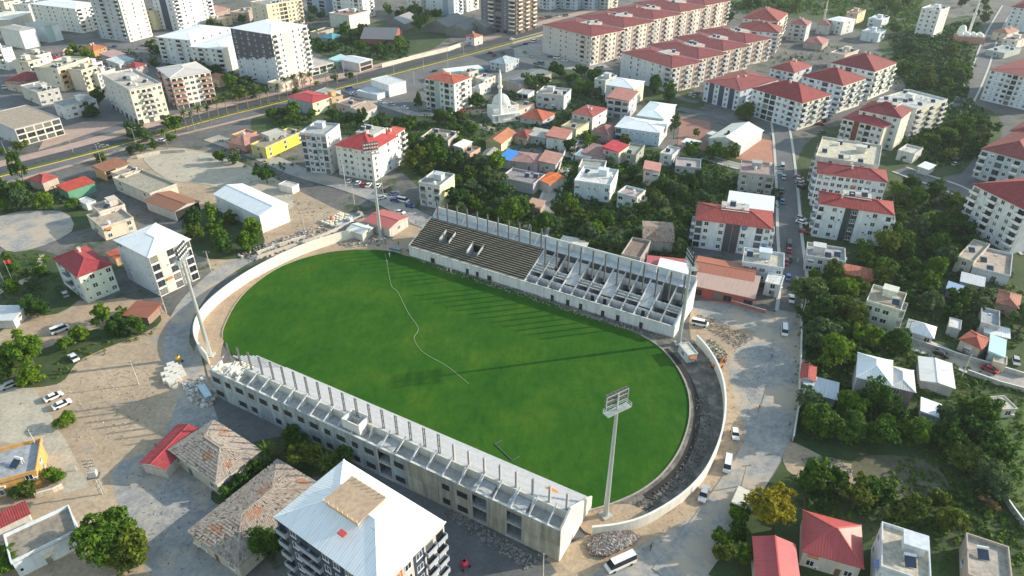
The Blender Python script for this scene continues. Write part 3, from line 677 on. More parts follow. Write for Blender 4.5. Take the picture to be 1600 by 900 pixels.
def building(label, pl, pn, pr, h, wall=WHITE, roof='hip', rc=RED, front='auto', right='auto', left='', rk='tile', rise=None, fl=None, cat='house', name=None, group=None,
             bal=None, solid=True, ov=.45, fh=3.0, shop=False, dirt=.5, strip=(.05, .055, .07), cl=None, band_=False, seed=None, axis=None, rightwall=None, frame=None):
    """pl, pn, pr: picture points of the left, near and right corner of the eaves; h: height in metres, or ('b', y) with the picture row of the near corner's foot"""
    if isinstance(h, tuple): h = hsolve(pn[0], pn[1], h[1])
    A, B, C = (P(*q, h).xy for q in (pl, pn, pr))
    l1 = math.dist(pl, pn); l2 = math.dist(pn, pr)
    a1 = math.atan2(B.y-A.y, B.x-A.x); a2 = math.atan2(C.y-B.y, C.x-B.x)-math.pi/2
    dd = (a2-a1+math.pi) % (2*math.pi)-math.pi
    ang = a1+dd*l2/(l1+l2)
    u = Vector((math.cos(ang), math.sin(ang))); n = Vector((-u.y, u.x))
    Wd = max(2.0, (B-A).dot(u)); D = max(2.0, (C-B).dot(n))
    c = B-u*Wd/2+n*D/2
    FOOT.append((c, u, n, Wd/2, D/2))
    DIM[0] = (Wd, D, h)
    rng = random.Random(seed if seed is not None else int(pl[0]*7+pl[1]*13))
    name = name or ('apartment_block' if h > 11 else 'house')
    r = thing(name, label, 'apartment block' if name == 'apartment_block' and cat == 'house' else cat, (c.x, c.y, 0), ang, group)
    STAT['b'] += 1
    wm = wallm(wall, dirt); hw, hd = Wd/2, D/2
    mb = MB(); mb.box(-hw, hw, -hd, hd, 0, h); mb.build('wall', wm, r)
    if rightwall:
        mb = MB(); mb.box(hw+.004, hw+.05, -hd+.02, hd-.02, .05, h-.05); mb.build('side_wall_paint_and_sun', wallm(rightwall, .3), r)  # right side repainted: sunlight put into most of these colours, some own paint
    nf = fl or max(1, round(h/fh)); fhh = h/nf
    fm = frame or M_FRAME; bm_ = wallm(bal, .3) if bal else wm
    def facade(side, L, pat):
        if not pat: return
        if pat == 'auto':
            k = max(1, int(L/3.4)); pat = ''.join(rng.choice('www.' if nf < 3 else 'wwb.wwb') for _ in range(k))
            if pat.strip('.') == '' and k: pat = 'w'*k
        nc = len(pat); cw = L/nc
        rz = {'f': 0, 'r': math.pi/2, 'l': -math.pi/2}[side]
        def T(x, out, z):
            return {'f': (x, -hd-out, z), 'r': (hw+out, x, z), 'l': (-hw-out, -x, z)}[side]
        ex = .055 if (side == 'r' and rightwall) else 0
        for i, ch in enumerate(pat):
            x = -L/2+(i+.5)*cw
            if ch == '.': continue
            if ch in 'dDtop':
                m = MB(); w = cw*.96; m.box(-w/2, w/2, -.09, 0, .1, h-.12)
                m.build('facade_strip', {'t': wallm((.68, .63, .5), .3), 'o': plain((.42, .12, .04), .6), 'p': wallm((.46, .33, .28), .4)}.get(ch) or plain(strip, .6), r, loc=T(x, ex+.005, 0), rz=rz)
                if ch == 'd': continue
            for f in range(nf):
                z = f*fhh
                if ch in 'wn' and rng.random() < .05: continue
                if shop and f == 0:
                    if i % 2 == 0 or cw > 3:
                        m = window_mesh(min(cw*.86, 3.6), 2.3, M_STEEL); add('shop_window', m, r, T(x, ex+.01, .15), rz)
                    continue
                off_ = .1 if ch in 'Dtop' else ex+.004
                if ch in 'bB' and f > 0:
                    add('balcony', balcony_mesh(min(cw*.94, 5), 1.3 if ch == 'b' else .8, M_CONCL, bm_, solid), r, T(x, off_, z+.08), rz); STAT['bal'] += 1
                elif ch == 'r':
                    m = window_mesh(cw*.85, min(2.1, fhh*.72), M_STEEL); add('loggia', m, r, T(x, off_, z+fhh*.18), rz)
                    STAT['win'] += 1
                else:
                    w_, h_ = {'W': (2.0, 1.5), 'n': (.7, .9)}.get(ch, (1.5, 1.6)); w_ = min(w_, cw*.75)
                    add('window', window_mesh(w_, h_, fm), r, T(x, off_, z+fhh*.32), rz); STAT['win'] += 1
                    if c.y < 400 and rng.random() < .07: add('awning', AWN[rng.randrange(5)], r, T(x, off_, z+fhh*.32+1.6), rz)
                    if c.y < 340 and rng.random() < .16: add('air_conditioner', AC_ME, r, T(x+cw*.36, off_, z+fhh*.22), rz)
        if band_:
            for f in range(1, nf):
                m = MB(); m.box(-L/2, L/2, -.12, 0, -.12, .12); m.build('floor_band', M_CONCL, r, loc=T(0, .0, f*fhh), rz=rz)
    facade('f', Wd, front); facade('r', D, right); facade('l', D, left)
    # ---- roof
    def rect(o): return [(-hw-o, -hd-o), (hw+o, -hd-o), (hw+o, hd+o), (-hw-o, hd+o)]
    if roof in ('hip', 'gable', 'shed', 'hipdeck'):
        al = (Wd >= D) if axis is None else (axis == 'x')
        half = (hd if al else hw)+ov; ri = rise if rise is not None else half*.42
        z = h+.02; m = MB(); e = rect(ov); ez = [(x, y, z+.12) for x, y in e]
        if roof == 'shed':
            t = [(x, y, z+.12+(ri if (y > 0 if al else x < 0) else 0)) for x, y in e]; m.hexa([(x, y, z) for x, y in e], t)
            ridge = None
        else:
            ins = half if roof != 'gable' else 0
            ins = min(ins, ((hw if al else hd)+ov)-.3)
            if al: g1, g2 = (-hw-ov+ins, 0, z+.12+ri), (hw+ov-ins, 0, z+.12+ri)
            else: g1, g2 = (0, -hd-ov+ins, z+.12+ri), (0, hd+ov-ins, z+.12+ri)
            a, b_, c_, d_ = ez; ge = 1 if roof == 'gable' else 0
            if al: m.face([a, b_, g2, g1]); m.face([c_, d_, g1, g2]); m.face([b_, c_, g2], ge); m.face([d_, a, g1], ge)
            else: m.face([b_, c_, g2, g1]); m.face([d_, a, g1, g2]); m.face([a, b_, g1], ge); m.face([c_, d_, g2], ge)
            lo = [(x, y, z) for x, y in e]
            for i in range(4): m.face([lo[i], lo[(i+1) % 4], ez[(i+1) % 4], ez[i]])
            m.face(lo[::-1])
        ro = m.build('roof', [roofm(rc, rk), wm], r, uv=True)
        if roof != 'shed':
            q = MB(); up = Vector((0, 0, .05)); cc = sc3(rc, 1.15)
            q.beam(Vector(g1)+up, Vector(g2)+up, .3, .14)
            if roof != 'gable':
                ends = ((a, g1), (d_, g1), (b_, g2), (c_, g2)) if al else ((a, g1), (b_, g1), (c_, g2), (d_, g2))
                for s, t_ in ends: q.beam(Vector(s)+up, Vector(t_)+up, .26, .12)
            q.build('ridge_cap', plain(cc, .6), ro)
        if roof in ('hip', 'hipdeck') and rk == 'tile' and h > 5:
            for i in range(2):
                t_ = rng.uniform(.1, .9); gp = Vector(g1).lerp(Vector(g2), t_); q = MB(); ox = rng.choice((-1, 1))*rng.uniform(.8, 1.6)
                q.box(-.35, .35, -.35, .35, -1.2, .7); q.box(-.45, .45, -.45, .45, .702, .82)
                q.build('chimney', wallm((.66, .63, .58), .5), ro, loc=(gp.x+(0 if al else ox), gp.y+(ox if al else 0), gp.z))
        if rk == 'old' and roof != 'shed':      # loose pan tiles laid in courses, some slipped or missing
            q = MB(); tg = random.Random(int(pl[0])); cols = [sc3(rc, .85), sc3(rc, 1.12), (.38, .33, .28), (.40, .20, .12)]
            slopes = ([(a, b_, g2, g1), (c_, d_, g1, g2), (b_, c_, g2, g2), (d_, a, g1, g1)] if al else [(b_, c_, g2, g1), (d_, a, g1, g2), (a, b_, g1, g1), (c_, d_, g2, g2)])[:2 if roof == 'gable' else 4]
            for p0, p1, p2, p3 in slopes:
                p0, p1, p2, p3 = map(Vector, (p0, p1, p2, p3)); L = (p1-p0).length; S = ((p2+p3)/2-(p0+p1)/2).length
                nn = (p1-p0).cross(p3-p0).normalized(); hx = tg.uniform(.2, .8), tg.uniform(.2, .8)
                for j in range(int(S/.62)):
                    v = j*.62/S; A_ = p0.lerp(p3, v); B_ = p1.lerp(p2, v); A2 = p0.lerp(p3, min(1, v+.66/S)); B2 = p1.lerp(p2, min(1, v+.66/S)); n_ = max(1, int((B_-A_).length/.42))
                    for i_ in range(n_):
                        if tg.random() < .08: continue
                        u0, u1 = (i_+.06)/n_, (i_+.86)/n_; near_ = abs((i_+.5)/n_-hx[0])+abs(v-hx[1])
                        mi_ = 3 if (near_ < .2 and tg.random() < .7) else tg.choice((0, 1, 2, 2, 1))
                        b4 = [A_.lerp(B_, u0), A_.lerp(B_, u1), A2.lerp(B2, u1), A2.lerp(B2, u0)]; e_ = nn*tg.uniform(.02, .06)
                        q.hexa([w_+e_ for w_ in b4], [b4[0]+e_+nn*.14, b4[1]+e_+nn*.14, b4[2]+e_+nn*.05, b4[3]+e_+nn*.05], mi_)
            tag(q.build('roof_tiles', [plain(c__, .85, vary=.3) for c__ in cols], ro), kind='stuff')
        if roof == 'hipdeck':       # flat deck let into the rear of the hip roof
            q = MB(); w_ = min(hw*.5, 4.5); d2 = min(hd*.55, 3.5); q.box(-w_, w_, -d2*.2, hd*.85, h+.3, z+.3+ri*.8); q.build('roof_hut', wallm((.62, .6, .55), .6), ro)
            q = MB(); q.box(-w_-.3, w_+.3, -d2*.2-.3, hd*.85+.3, z+.304+ri*.8, z+.45+ri*.8); q.build('hut_slab', wallm((.55, .52, .48), .6), ro)
            for i in range(3): add('satellite_dish', dish_me, r, (rng.uniform(-w_, w_), rng.uniform(0, hd*.8), z+.46+ri*.8))
            for i in range(rng.randint(1, 3)): add('solar_heater', heater_me, r, (rng.uniform(-w_+1, w_-1), rng.uniform(0, hd*.6), z+.452+ri*.8), -ang-.3)
    else:                           # flat roof with parapet
        ph = .8 if roof == 'flat' else .25
        q = MB(); t = .22; o = ov*.3
        q.box(-hw-o, hw+o, -hd-o, hd+o, h+.002, h+.14); q.build('roof', wallm(rc, .9), r)
        q = MB(); z1, z2 = h+.142, h+.14+ph
        q.box(-hw-o, hw+o, -hd-o, -hd-o+t, z1, z2); q.box(-hw-o, hw+o, hd+o-t, hd+o, z1, z2); q.box(-hw-o, -hw-o+t, -hd-o+t, hd+o-t, z1, z2); q.box(hw+o-t, hw+o, -hd-o+t, hd+o-t, z1, z2)
        q.build('parapet', wm, r)
        if cl is None: cl_ = 'h' if Wd*D > 70 and h > 5 else 's'
        else: cl_ = cl
        if 'h' in cl_:
            q = MB(); hx = rng.uniform(-hw*.4, hw*.4); hy = rng.uniform(0, hd*.5); q.box(hx-1.8, hx+1.8, hy-1.5, hy+1.5, h+.145, h+2.6); q.box(hx-2.1, hx+2.1, hy-1.8, hy+1.8, h+2.602, h+2.78)
            q.build('stair_hut', wm, r)
        if cl_ != '0':
            for i in range(max(1, int(Wd*D/55))):
                x, y = rng.uniform(-hw+1.3, hw-1.3) if hw > 1.6 else 0, rng.uniform(-hd+1.3, hd-1.3) if hd > 1.6 else 0
                k = rng.random(); me = heater_me if k < .5 else tank_me if k < .8 else dish_me
                add(me.name.split('.')[0], me, r, (x, y, h+.143), -ang-.3+rng.uniform(-.1, .1) if k < .5 else rng.uniform(0, 6))
    if h > 3.2 and h < 11 and cat == 'house' and front:
        m = MB(); m.box(-.5, .5, -.06, 0, 0, 2.1); m.build('door', plain(rng.choice([(.16, .09, .05), (.2, .2, .21), (.08, .14, .12)]), .6), r, loc=(rng.uniform(-hw*.5, hw*.5), -hd-.08, 0))
    return r
def row(labels, pl, pn, pr, n, h, gap=.012, **kw):
    """a terrace of n like blocks whose long side runs from pn to pr"""
    if isinstance(h, tuple): h = hsolve(pn[0], pn[1], h[1])
    A, B, C = (P(*q, h) for q in (pl, pn, pr))
    for i in range(n):
        s = (C-B)*(i/n+gap); e = (C-B)*((i+1)/n-gap)
        f = Q(A+s), Q(B+s), Q(B+e)
        building(labels[i], *f, h, seed=i+3, **kw)
Bd = building
WMET = (.80, .82, .84); TANR = (.42, .34, .27); GRYR = (.40, .39, .37); NAVY = (.035, .05, .10)
PALEB = (.62, .68, .76); MINT = (.55, .66, .58); MAUVE = (.36, .24, .24); YELL = (.75, .62, .08); OLDT = (.34, .22, .16)
# --- far left towers and halls
Bd('long white apartment block with balconies along its right side at the top left', (62, 3), (117, 14), (148, 5), ('b', 52), WHITE, 'hip', WMET, 'wwnwwnwwn', 'bwbw', rk='seam', rise=1.2)
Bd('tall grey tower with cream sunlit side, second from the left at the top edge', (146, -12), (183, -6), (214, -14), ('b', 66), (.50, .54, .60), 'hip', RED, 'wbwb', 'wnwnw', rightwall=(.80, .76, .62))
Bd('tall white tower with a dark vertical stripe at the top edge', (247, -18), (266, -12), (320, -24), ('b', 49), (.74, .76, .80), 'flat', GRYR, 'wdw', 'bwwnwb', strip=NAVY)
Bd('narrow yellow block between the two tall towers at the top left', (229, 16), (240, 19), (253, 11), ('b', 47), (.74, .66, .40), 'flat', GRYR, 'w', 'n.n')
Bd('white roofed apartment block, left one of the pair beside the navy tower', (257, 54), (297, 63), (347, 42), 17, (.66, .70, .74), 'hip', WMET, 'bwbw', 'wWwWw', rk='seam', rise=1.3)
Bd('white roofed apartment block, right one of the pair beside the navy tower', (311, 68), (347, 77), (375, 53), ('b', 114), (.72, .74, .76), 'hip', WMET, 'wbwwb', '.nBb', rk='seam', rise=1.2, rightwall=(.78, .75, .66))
Bd('grey roofed hall with blank white gable end at the left', (8, 41), (30, 49), (52, 44), ('b', 77), (.75, .76, .76), 'hip', GRYR, '....', '.', rk='seam', rise=.8)
Bd('grey roofed hall with blank pale blue end beside a teal strip', (48, 35), (69, 41), (88, 36), ('b', 67), (.68, .76, .80), 'hip', GRYR, '..', 'd.', rk='seam', rise=.8, strip=(.3, .42, .42))
Bd('low hall with a long white roof at the far left edge', (-30, 29), (14, 31), (41, 18), 8, (.6, .58, .52), 'hip', (.74, .72, .62), '...', '.', rk='seam', rise=.8)
Bd('cream house at the very top left corner', (-18, 2), (6, 6), (22, 0), ('b', 22), CREAM, 'flat', TANR, 'ww', 'wb')
Bd('white flat topped house left of the long white block', (28, 6), (44, 9), (62, 2), ('b', 27), WHITE, 'flat', GRYR, 'ww', 'www')
Bd('white slab building cut by the left edge above the red gable roof', (-26, 74), (2, 79), (18, 75), ('b', 110), (.72, .74, .74), 'flat', (.6, .6, .58), 'bwb', '.n')
Bd('low red metal roof beside the white slab at the left', (14, 124), (43, 128), (65, 116), 5, (.5, .4, .35), 'hip', RED, '..', 'w', name='shed')
Bd('cream house with open roof terrace behind the red metal roof', (31, 93), (44, 99), (63, 92), 11, (.74, .70, .58), 'flat', TANR, 'w', 'bww')
Bd('cream house with yellow terrace wall left of the orange balconies', (46, 84), (57, 89), (76, 83), 10, (.72, .68, .60), 'flat', TANR, 'w', 'ww')
Bd('cream apartment block with orange awnings on its balconies', (64, 103), (90, 109), (127, 91), ('b', 143), (.60, .58, .52), 'flat', (.60, .54, .36), '..w', 'bBwb', bal=(.62, .32, .12), rightwall=(.76, .66, .42))
Bd('yellow narrow apartment block right of the orange awnings', (119, 106), (127, 112), (145, 104), ('b', 143), (.60, .56, .48), 'flat', TANR, '.', 'bWb', rightwall=(.78, .70, .42))
Bd('grey flat house with stair hut behind the large dusty roof', (44, 133), (59, 147), (91, 139), ('b', 166), (.56, .54, .50), 'flat', GRYR, 'w', 'www')
Bd('small pink house beside the grey car park street at the left', (24, 128), (33, 137), (46, 132), ('b', 146), (.55, .45, .40), 'flat', TANR, 'w', 'w')
Bd('white two storey house with blank shaded front beside dark bushes', (86, 160), (98, 168), (150, 156), ('b', 187), (.72, .73, .74), 'flatlow', (.36, .36, .36), 'w', 'nWwnW')
Bd('wide building with large dusty flat roof and colonnade at the left edge', (-14, 178), (23, 203), (91, 184), ('b', 229), (.52, .55, .62), 'flatlow', (.45, .36, .28), '...', 'rrrrr', cl='0', rightwall=(.70, .66, .56))
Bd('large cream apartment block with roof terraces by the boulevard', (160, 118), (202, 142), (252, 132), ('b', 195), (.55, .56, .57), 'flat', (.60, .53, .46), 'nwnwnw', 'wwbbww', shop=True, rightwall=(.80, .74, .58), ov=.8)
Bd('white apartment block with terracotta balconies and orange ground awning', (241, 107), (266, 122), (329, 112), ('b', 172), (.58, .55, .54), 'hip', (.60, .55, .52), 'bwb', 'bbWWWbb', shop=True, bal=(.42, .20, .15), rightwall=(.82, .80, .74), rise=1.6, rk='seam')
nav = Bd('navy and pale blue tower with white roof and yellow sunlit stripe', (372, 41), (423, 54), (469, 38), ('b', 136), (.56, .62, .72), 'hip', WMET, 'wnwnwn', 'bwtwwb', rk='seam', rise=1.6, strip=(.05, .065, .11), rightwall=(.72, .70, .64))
wd_, dp_, hh_ = DIM[0]; mb = MB()
for i_ in range(12): mb.box(-wd_/2+i_*wd_/12, -wd_/2+(i_+1)*wd_/12, -dp_/2-.05, -dp_/2-.006, hh_*(.40+.02*(i_ % 3)+.012*i_), hh_-.05)
mb.build('dark_cladding', plain((.05, .06, .095), .6), nav)
Bd('low podium shop with pale roof beside the navy tower', (456, 98), (487, 107), (520, 98), ('b', 119), (.7, .68, .62), 'flatlow', (.58, .52, .5), '', 'rrr', cl='0', cat='shop', name='shop')
Bd('cream gridded apartment block behind the navy tower', (386, 5), (416, 9), (474, 0), ('b', 47), (.66, .60, .48), 'flat', GRYR, 'ww', 'nwwrrwWwb', rightwall=(.80, .68, .46))
Bd('pale blue glass tower at the top edge right of the cream block', (477, -32), (503, -27), (517, -30), ('b', 24), (.40, .50, .66), 'flat', GRYR, 'rdr', 'dw', strip=(.3, .38, .5))
Bd('white gridded apartment tower cut by the top edge', (516, -29), (563, -25), (579, -30), ('b', 30), (.68, .71, .76), 'flat', GRYR, 'wrnnwrw', 'wb', rightwall=(.82, .80, .74))
Bd('white house with reddish roof terrace and yellow sunlit foot', (521, 20), (545, 26), (568, 17), ('b', 46), (.56, .60, .58), 'flat', (.40, .22, .18), '..', 'n.', rightwall=(.84, .80, .66))
Bd('pale blue apartment block behind the trees at the top', (663, -22), (708, -18), (724, -22), ('b', 26), (.60, .67, .76), 'hip', WMET, 'nwndn', 'wb', rk='seam', rise=1, strip=(.25, .32, .42))
Bd('pinkish white apartment block beside the pale blue one at the top', (712, -24), (728, -21), (742, -26), ('b', 19), (.74, .70, .68), 'flat', GRYR, 'wbw', 'wb')
Bd('white apartment block with grey stripe left of the pale blue one', (636, -20), (656, -17), (664, -20), ('b', 20), (.72, .72, .70), 'flat', GRYR, 'wbw', 'w')
Bd('dark blue apartment tower with sunlit balconies by the boulevard', (752, -52), (806, -46), (837, -54), ('b', 55), (.13, .15, .20), 'flat', GRYR, 'wbrwb', 'bbb', shop=True, bal=(.72, .66, .54), rightwall=(.16, .11, .09))
for i, (x, w, c) in enumerate(((846, 14, (.64, .70, .76)), (876, 26, (.56, .64, .74)), (908, 20, (.50, .60, .72)), (936, 16, (.66, .64, .56)))):
    Bd(['slim pale block right of the dark tower at the top edge', 'blue white block in the middle of the row right of the dark tower', 'blue block with dark base behind the long red roofed terrace', 'cream block touching the long red roofed terrace at the top edge'][i], (x, -20), (x+w, -17), (x+w+10, -21), ('b', 16), c, 'flat', GRYR, 'wbw', 'wb')
# --- long red roofed terraces
row(['red roofed terrace block with pale side facing the car park, nearest of the long row', 'second block of the long red roofed terrace', 'third block of the long red roofed terrace', 'fourth block of the long red roofed terrace', 'farthest block of the long red roofed terrace at the top edge'],
    (852, 38), (921, 58), (1136, -1), 5, ('b', 104), wall=(.56, .52, .52), roof='hipdeck', rc=(.27, .05, .055), front='nwnwwnwbw', right='bwpbwwpb', rightwall=(.80, .73, .62), rise=2.2, group='long red roofed terrace')
row(['near end block of the shorter red roofed terrace', 'middle near block of the shorter red roofed terrace', 'middle far block of the shorter red roofed terrace', 'far end block of the shorter red roofed terrace'],
    (978, 81), (1048, 107), (1197, 57), 4, ('b', 147), wall=(.58, .60, .66), roof='hipdeck', rc=(.27, .05, .055), front='nwwnwwb', right='bwpbwpb', rightwall=(.79, .71, .60), rise=2.2, group='shorter red roofed terrace')
Bd('red roofed block at the top right with sunlit white end, upper of two', (1160, 29), (1216, 34), (1240, 22), 15, (.62, .60, .58), 'hip', (.33, .07, .06), 'wwwwb', 'bwb', rightwall=(.80, .74, .62))
Bd('red roofed block at the top right with sunlit white end, lower of two', (1150, 48), (1217, 52), (1241, 44), ('b', 84), (.60, .60, .62), 'hip', (.31, .07, .065), 'wwbwwb', 'bwb', rightwall=(.80, .75, .62))
Bd('grey sided block with dusty red roof right of the sunlit pair', (1233, 37), (1261, 40), (1269, 34), ('b', 66), (.55, .56, .58), 'hip', (.40, .16, .14), 'wbw', 'w')
Bd('grey house with red gable roof and thin minaret behind it', (1277, 38), (1297, 40), (1304, 34), ('b', 55), (.55, .53, .52), 'hip', (.42, .18, .16), '..', 'w')
Bd('low pink roofed shed in trees below the dusty red roof', (1256, 66), (1285, 70), (1292, 62), 4, (.4, .35, .33), 'hip', (.48, .2, .18), '', '', name='shed', cat='shed')
Bd('white roofed villa behind the pink shed at the top right', (1294, 30), (1318, 35), (1325, 28), ('b', 55), (.7, .72, .70), 'hip', WMET, 'ww', 'w', rk='seam', rise=1)
Bd('yellow house with brown roof among the far trees at the top right', (1322, 21), (1340, 23), (1356, 17), ('b', 39), (.62, .44, .36), 'flat', (.5, .32, .28), 'w', 'w', rightwall=(.78, .64, .36))
Bd('white flat house right of the yellow one among far trees', (1357, 30), (1378, 33), (1386, 27), ('b', 44), (.62, .66, .72), 'flat', WMET, 'w.', 'w')
Bd('bluish white blank house below the far yellow house', (1347, 50), (1374, 54), (1381, 48), ('b', 67), (.62, .67, .74), 'flat', (.62, .64, .66), '..', 'b')
Bd('white gridded tower standing alone among trees at the top right', (1440, 14), (1469, 18), (1481, 12), ('b', 60), (.72, .73, .76), 'flat', (.66, .66, .68), 'www', '.w', rightwall=(.74, .72, .66))
Bd('pale house with red roof cut by the top right corner', (1581, 11), (1625, 16), (1645, 5), ('b', 52), (.60, .66, .74), 'hip', RED, 'ww.w', 'ww')
Bd('small orange roofed house beside the far right street', (1553, 49), (1574, 53), (1580, 45), ('b', 66), (.66, .58, .5), 'hip', (.48, .24, .18), 'w', 'w')
Bd('grey green flat house by the far right street', (1543, 78), (1570, 84), (1580, 73), ('b', 92), (.46, .5, .48), 'flatlow', (.46, .5, .48), 'w', 'w')
Bd('white house at the far right above the meadow trees', (1567, 62), (1590, 66), (1600, 58), ('b', 78), (.7, .66, .6), 'flat', (.5, .3, .26), 'ww', 'w')
# --- right edge blocks
Bd('wide bluish apartment block with red roof edge at the right edge', (1551, 108), (1640, 128), (1672, 100), 17, (.64, .70, .80), 'hip', (.28, .055, .06), 'wnwBrwnwBr', 'ww', left='bbb', rise=1.6, band_=True)
Bd('grey apartment block with red roof cut by the right edge, middle of three', (1536, 232), (1612, 254), (1650, 222), 13, (.46, .53, .60), 'hip', (.30, .07, .065), 'bwrwbw', 'ww', left='wbw', bal=(.72, .74, .76))
Bd('white apartment block with red hip roof at the right edge, lowest of three', (1556, 284), (1606, 330), (1668, 292), 17, (.66, .69, .74), 'hip', (.33, .05, .05), 'bwbwwb', 'ww', left='', bal=(.74, .75, .76))
Bd('pale parapet house peeping behind the right edge blocks', (1578, 205), (1610, 212), (1640, 195), 12, (.6, .56, .52), 'hip', (.30, .07, .065), 'ww', 'w')
# --- red and white apartments, right of centre
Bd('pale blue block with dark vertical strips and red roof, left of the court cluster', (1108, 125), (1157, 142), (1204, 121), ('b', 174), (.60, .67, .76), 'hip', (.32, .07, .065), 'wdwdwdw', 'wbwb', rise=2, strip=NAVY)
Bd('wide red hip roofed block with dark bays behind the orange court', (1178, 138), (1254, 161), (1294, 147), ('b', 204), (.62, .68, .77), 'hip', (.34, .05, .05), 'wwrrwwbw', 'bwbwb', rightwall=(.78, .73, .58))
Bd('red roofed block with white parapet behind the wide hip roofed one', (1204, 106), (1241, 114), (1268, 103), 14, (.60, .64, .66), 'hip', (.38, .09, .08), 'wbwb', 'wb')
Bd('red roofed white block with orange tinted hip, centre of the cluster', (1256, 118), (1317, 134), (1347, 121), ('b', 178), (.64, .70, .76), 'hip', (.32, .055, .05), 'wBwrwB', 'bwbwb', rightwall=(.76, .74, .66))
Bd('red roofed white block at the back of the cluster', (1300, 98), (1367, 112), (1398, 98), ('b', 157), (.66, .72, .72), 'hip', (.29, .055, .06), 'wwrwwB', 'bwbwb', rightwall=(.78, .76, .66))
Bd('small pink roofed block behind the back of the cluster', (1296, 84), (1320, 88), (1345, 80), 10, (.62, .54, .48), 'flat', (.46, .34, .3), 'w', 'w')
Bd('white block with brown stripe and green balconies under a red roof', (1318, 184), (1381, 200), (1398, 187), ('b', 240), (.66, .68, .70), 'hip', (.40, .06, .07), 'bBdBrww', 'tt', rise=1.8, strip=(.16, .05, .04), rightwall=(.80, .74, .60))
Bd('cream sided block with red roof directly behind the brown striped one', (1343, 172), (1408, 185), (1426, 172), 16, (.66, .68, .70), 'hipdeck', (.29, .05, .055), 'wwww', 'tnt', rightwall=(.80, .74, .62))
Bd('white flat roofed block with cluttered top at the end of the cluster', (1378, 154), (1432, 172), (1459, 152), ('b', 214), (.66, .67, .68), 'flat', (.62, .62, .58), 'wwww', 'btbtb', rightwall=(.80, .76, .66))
Bd('cream flat roofed block with wide terrace behind the white red roofed one', (1274, 247), (1372, 262), (1384, 231), 14, (.62, .60, .55), 'flat', (.68, .62, .48), 'ww', 'w', left='bwb')
Bd('white slab block with low red roof and pale stripes', (1278, 272), (1386, 285), (1394, 268), 14, (.70, .73, .77), 'hip', (.31, .045, .05), 'wWwWwWwWwW', 'w', left='bwb', rise=2.2)
Bd('white block with dark centre stripe and cream stair hut between red roofs', (1280, 319), (1396, 336), (1401, 317), ('b', 388), (.70, .75, .82), 'hipdeck', (.36, .05, .045), 'b.wndD.nw.b', 'bw', left='bwb', rise=2.2, strip=(.035, .05, .055))
Bd('white block with dark centre stripe and ribbed red roof beside the street shops', (1087, 344), (1206, 358), (1214, 332), ('b', 402), (.70, .74, .80), 'hipdeck', (.34, .055, .05), 'rw.wddw.rw', 'bw', left='wb', rise=2.2, strip=(.07, .065, .075), shop=False)
Bd('white ribbed metal roof shed behind the dark striped white block', (1137, 322), (1207, 331), (1212, 310), 6, (.6, .62, .66), 'shed', WMET, '', '', rk='seam', rise=.5, name='shed', cat='shed')
Bd('grey brown house with red hut on its roof beside the street', (1157, 272), (1210, 277), (1216, 259), ('b', 306), (.42, .41, .40), 'flat', (.45, .33, .3), 'wnwb', 'ww', left='w')
# --- centre: mosque quarter and old houses
Bd('balconied apartment house with half red roof left of the mosque', (668, 120), (709, 131), (728, 119), ('b', 177), (.66, .68, .68), 'hip', (.52, .12, .07), 'brdwrw', 'wbw', rise=1.6, rightwall=(.80, .78, .72), strip=(.3, .4, .4))
Bd('white box building with lower wing beside the boulevard', (581, 124), (607, 134), (633, 127), ('b', 152), (.76, .77, .78), 'flatlow', (.72, .76, .78), '', '..', cl='0', rightwall=(.84, .82, .78), cat='shop', name='shop')
Bd('pale low wing with dark skylight left of the white box building', (561, 141), (589, 149), (606, 140), ('b', 157), (.58, .63, .72), 'flatlow', (.66, .70, .74), '...', '', cl='0', cat='shop', name='shop')
Bd('small grey barrel roofed hall beside the boulevard pavement', (537, 92), (561, 99), (577, 92), ('b', 113), (.56, .57, .60), 'gable', (.74, .76, .77), '..', 'r', rk='seam', rise=1.3, axis='x', rightwall=(.6, .46, .38), cat='shop', name='shop')
Bd('small white gatehouse tower with red hip roof by the boulevard', (731, 56), (741, 59), (751, 55), ('b', 72), (.66, .64, .70), 'hip', (.52, .16, .1), 'w', 'w', rightwall=(.82, .76, .64))
for i, (a, b_, c) in enumerate((((668, 38), (700, 43), (722, 30)), ((698, 44), (728, 48), (748, 36)), ((735, 38), (760, 43), (778, 30)), ((603, 34), (632, 38), (640, 27)))):
    Bd(['long dark barn roof left of the pair beside the dark tower', 'dark barn roof with black open front in the middle of the sheds', 'grey barn roof nearest the dark tower', 'grey shed roof behind the tall tree at the top'][i], a, b_, c, 5, (.2, .2, .2), 'gable', ((.16, .15, .15), (.13, .13, .13), (.3, .31, .3), (.3, .29, .3))[i], '', '', rk='seam', name='shed', cat='shed')
Bd('long grey shed with red gable end in the far garden', (562, 62), (616, 62), (640, 50), 4.5, (.32, .10, .09), 'gable', (.2, .19, .2), '', '', rk='seam', name='shed', cat='shed', axis='x')
Bd('blue tarpaulin roofed hut in the far garden', (512, 55), (519, 61), (528, 55), 3.4, (.2, .35, .36), 'hip', (.1, .32, .38), '', '', rk='seam', name='hut', cat='hut')
Bd('pale ruined enclosure in the far garden below the cream block', (489, 50), (497, 53), (516, 45), 4, (.5, .46, .38), 'flat', (.2, .16, .1), '', '', cl='0', name='hut', cat='hut')
Bd('turquoise roofed hut beside the barrel roofed hall', (519, 94), (528, 97), (538, 89), 3.5, (.3, .42, .42), 'shed', (.35, .55, .58), '', '', rk='seam', name='hut', cat='hut')
Bd('long dark roofed workshop right of the mosque minaret', (786, 124), (812, 133), (852, 112), 5, (.42, .36, .3), 'gable', (.19, .2, .21), '', '', rk='seam', rise=1.2, name='workshop', cat='workshop')
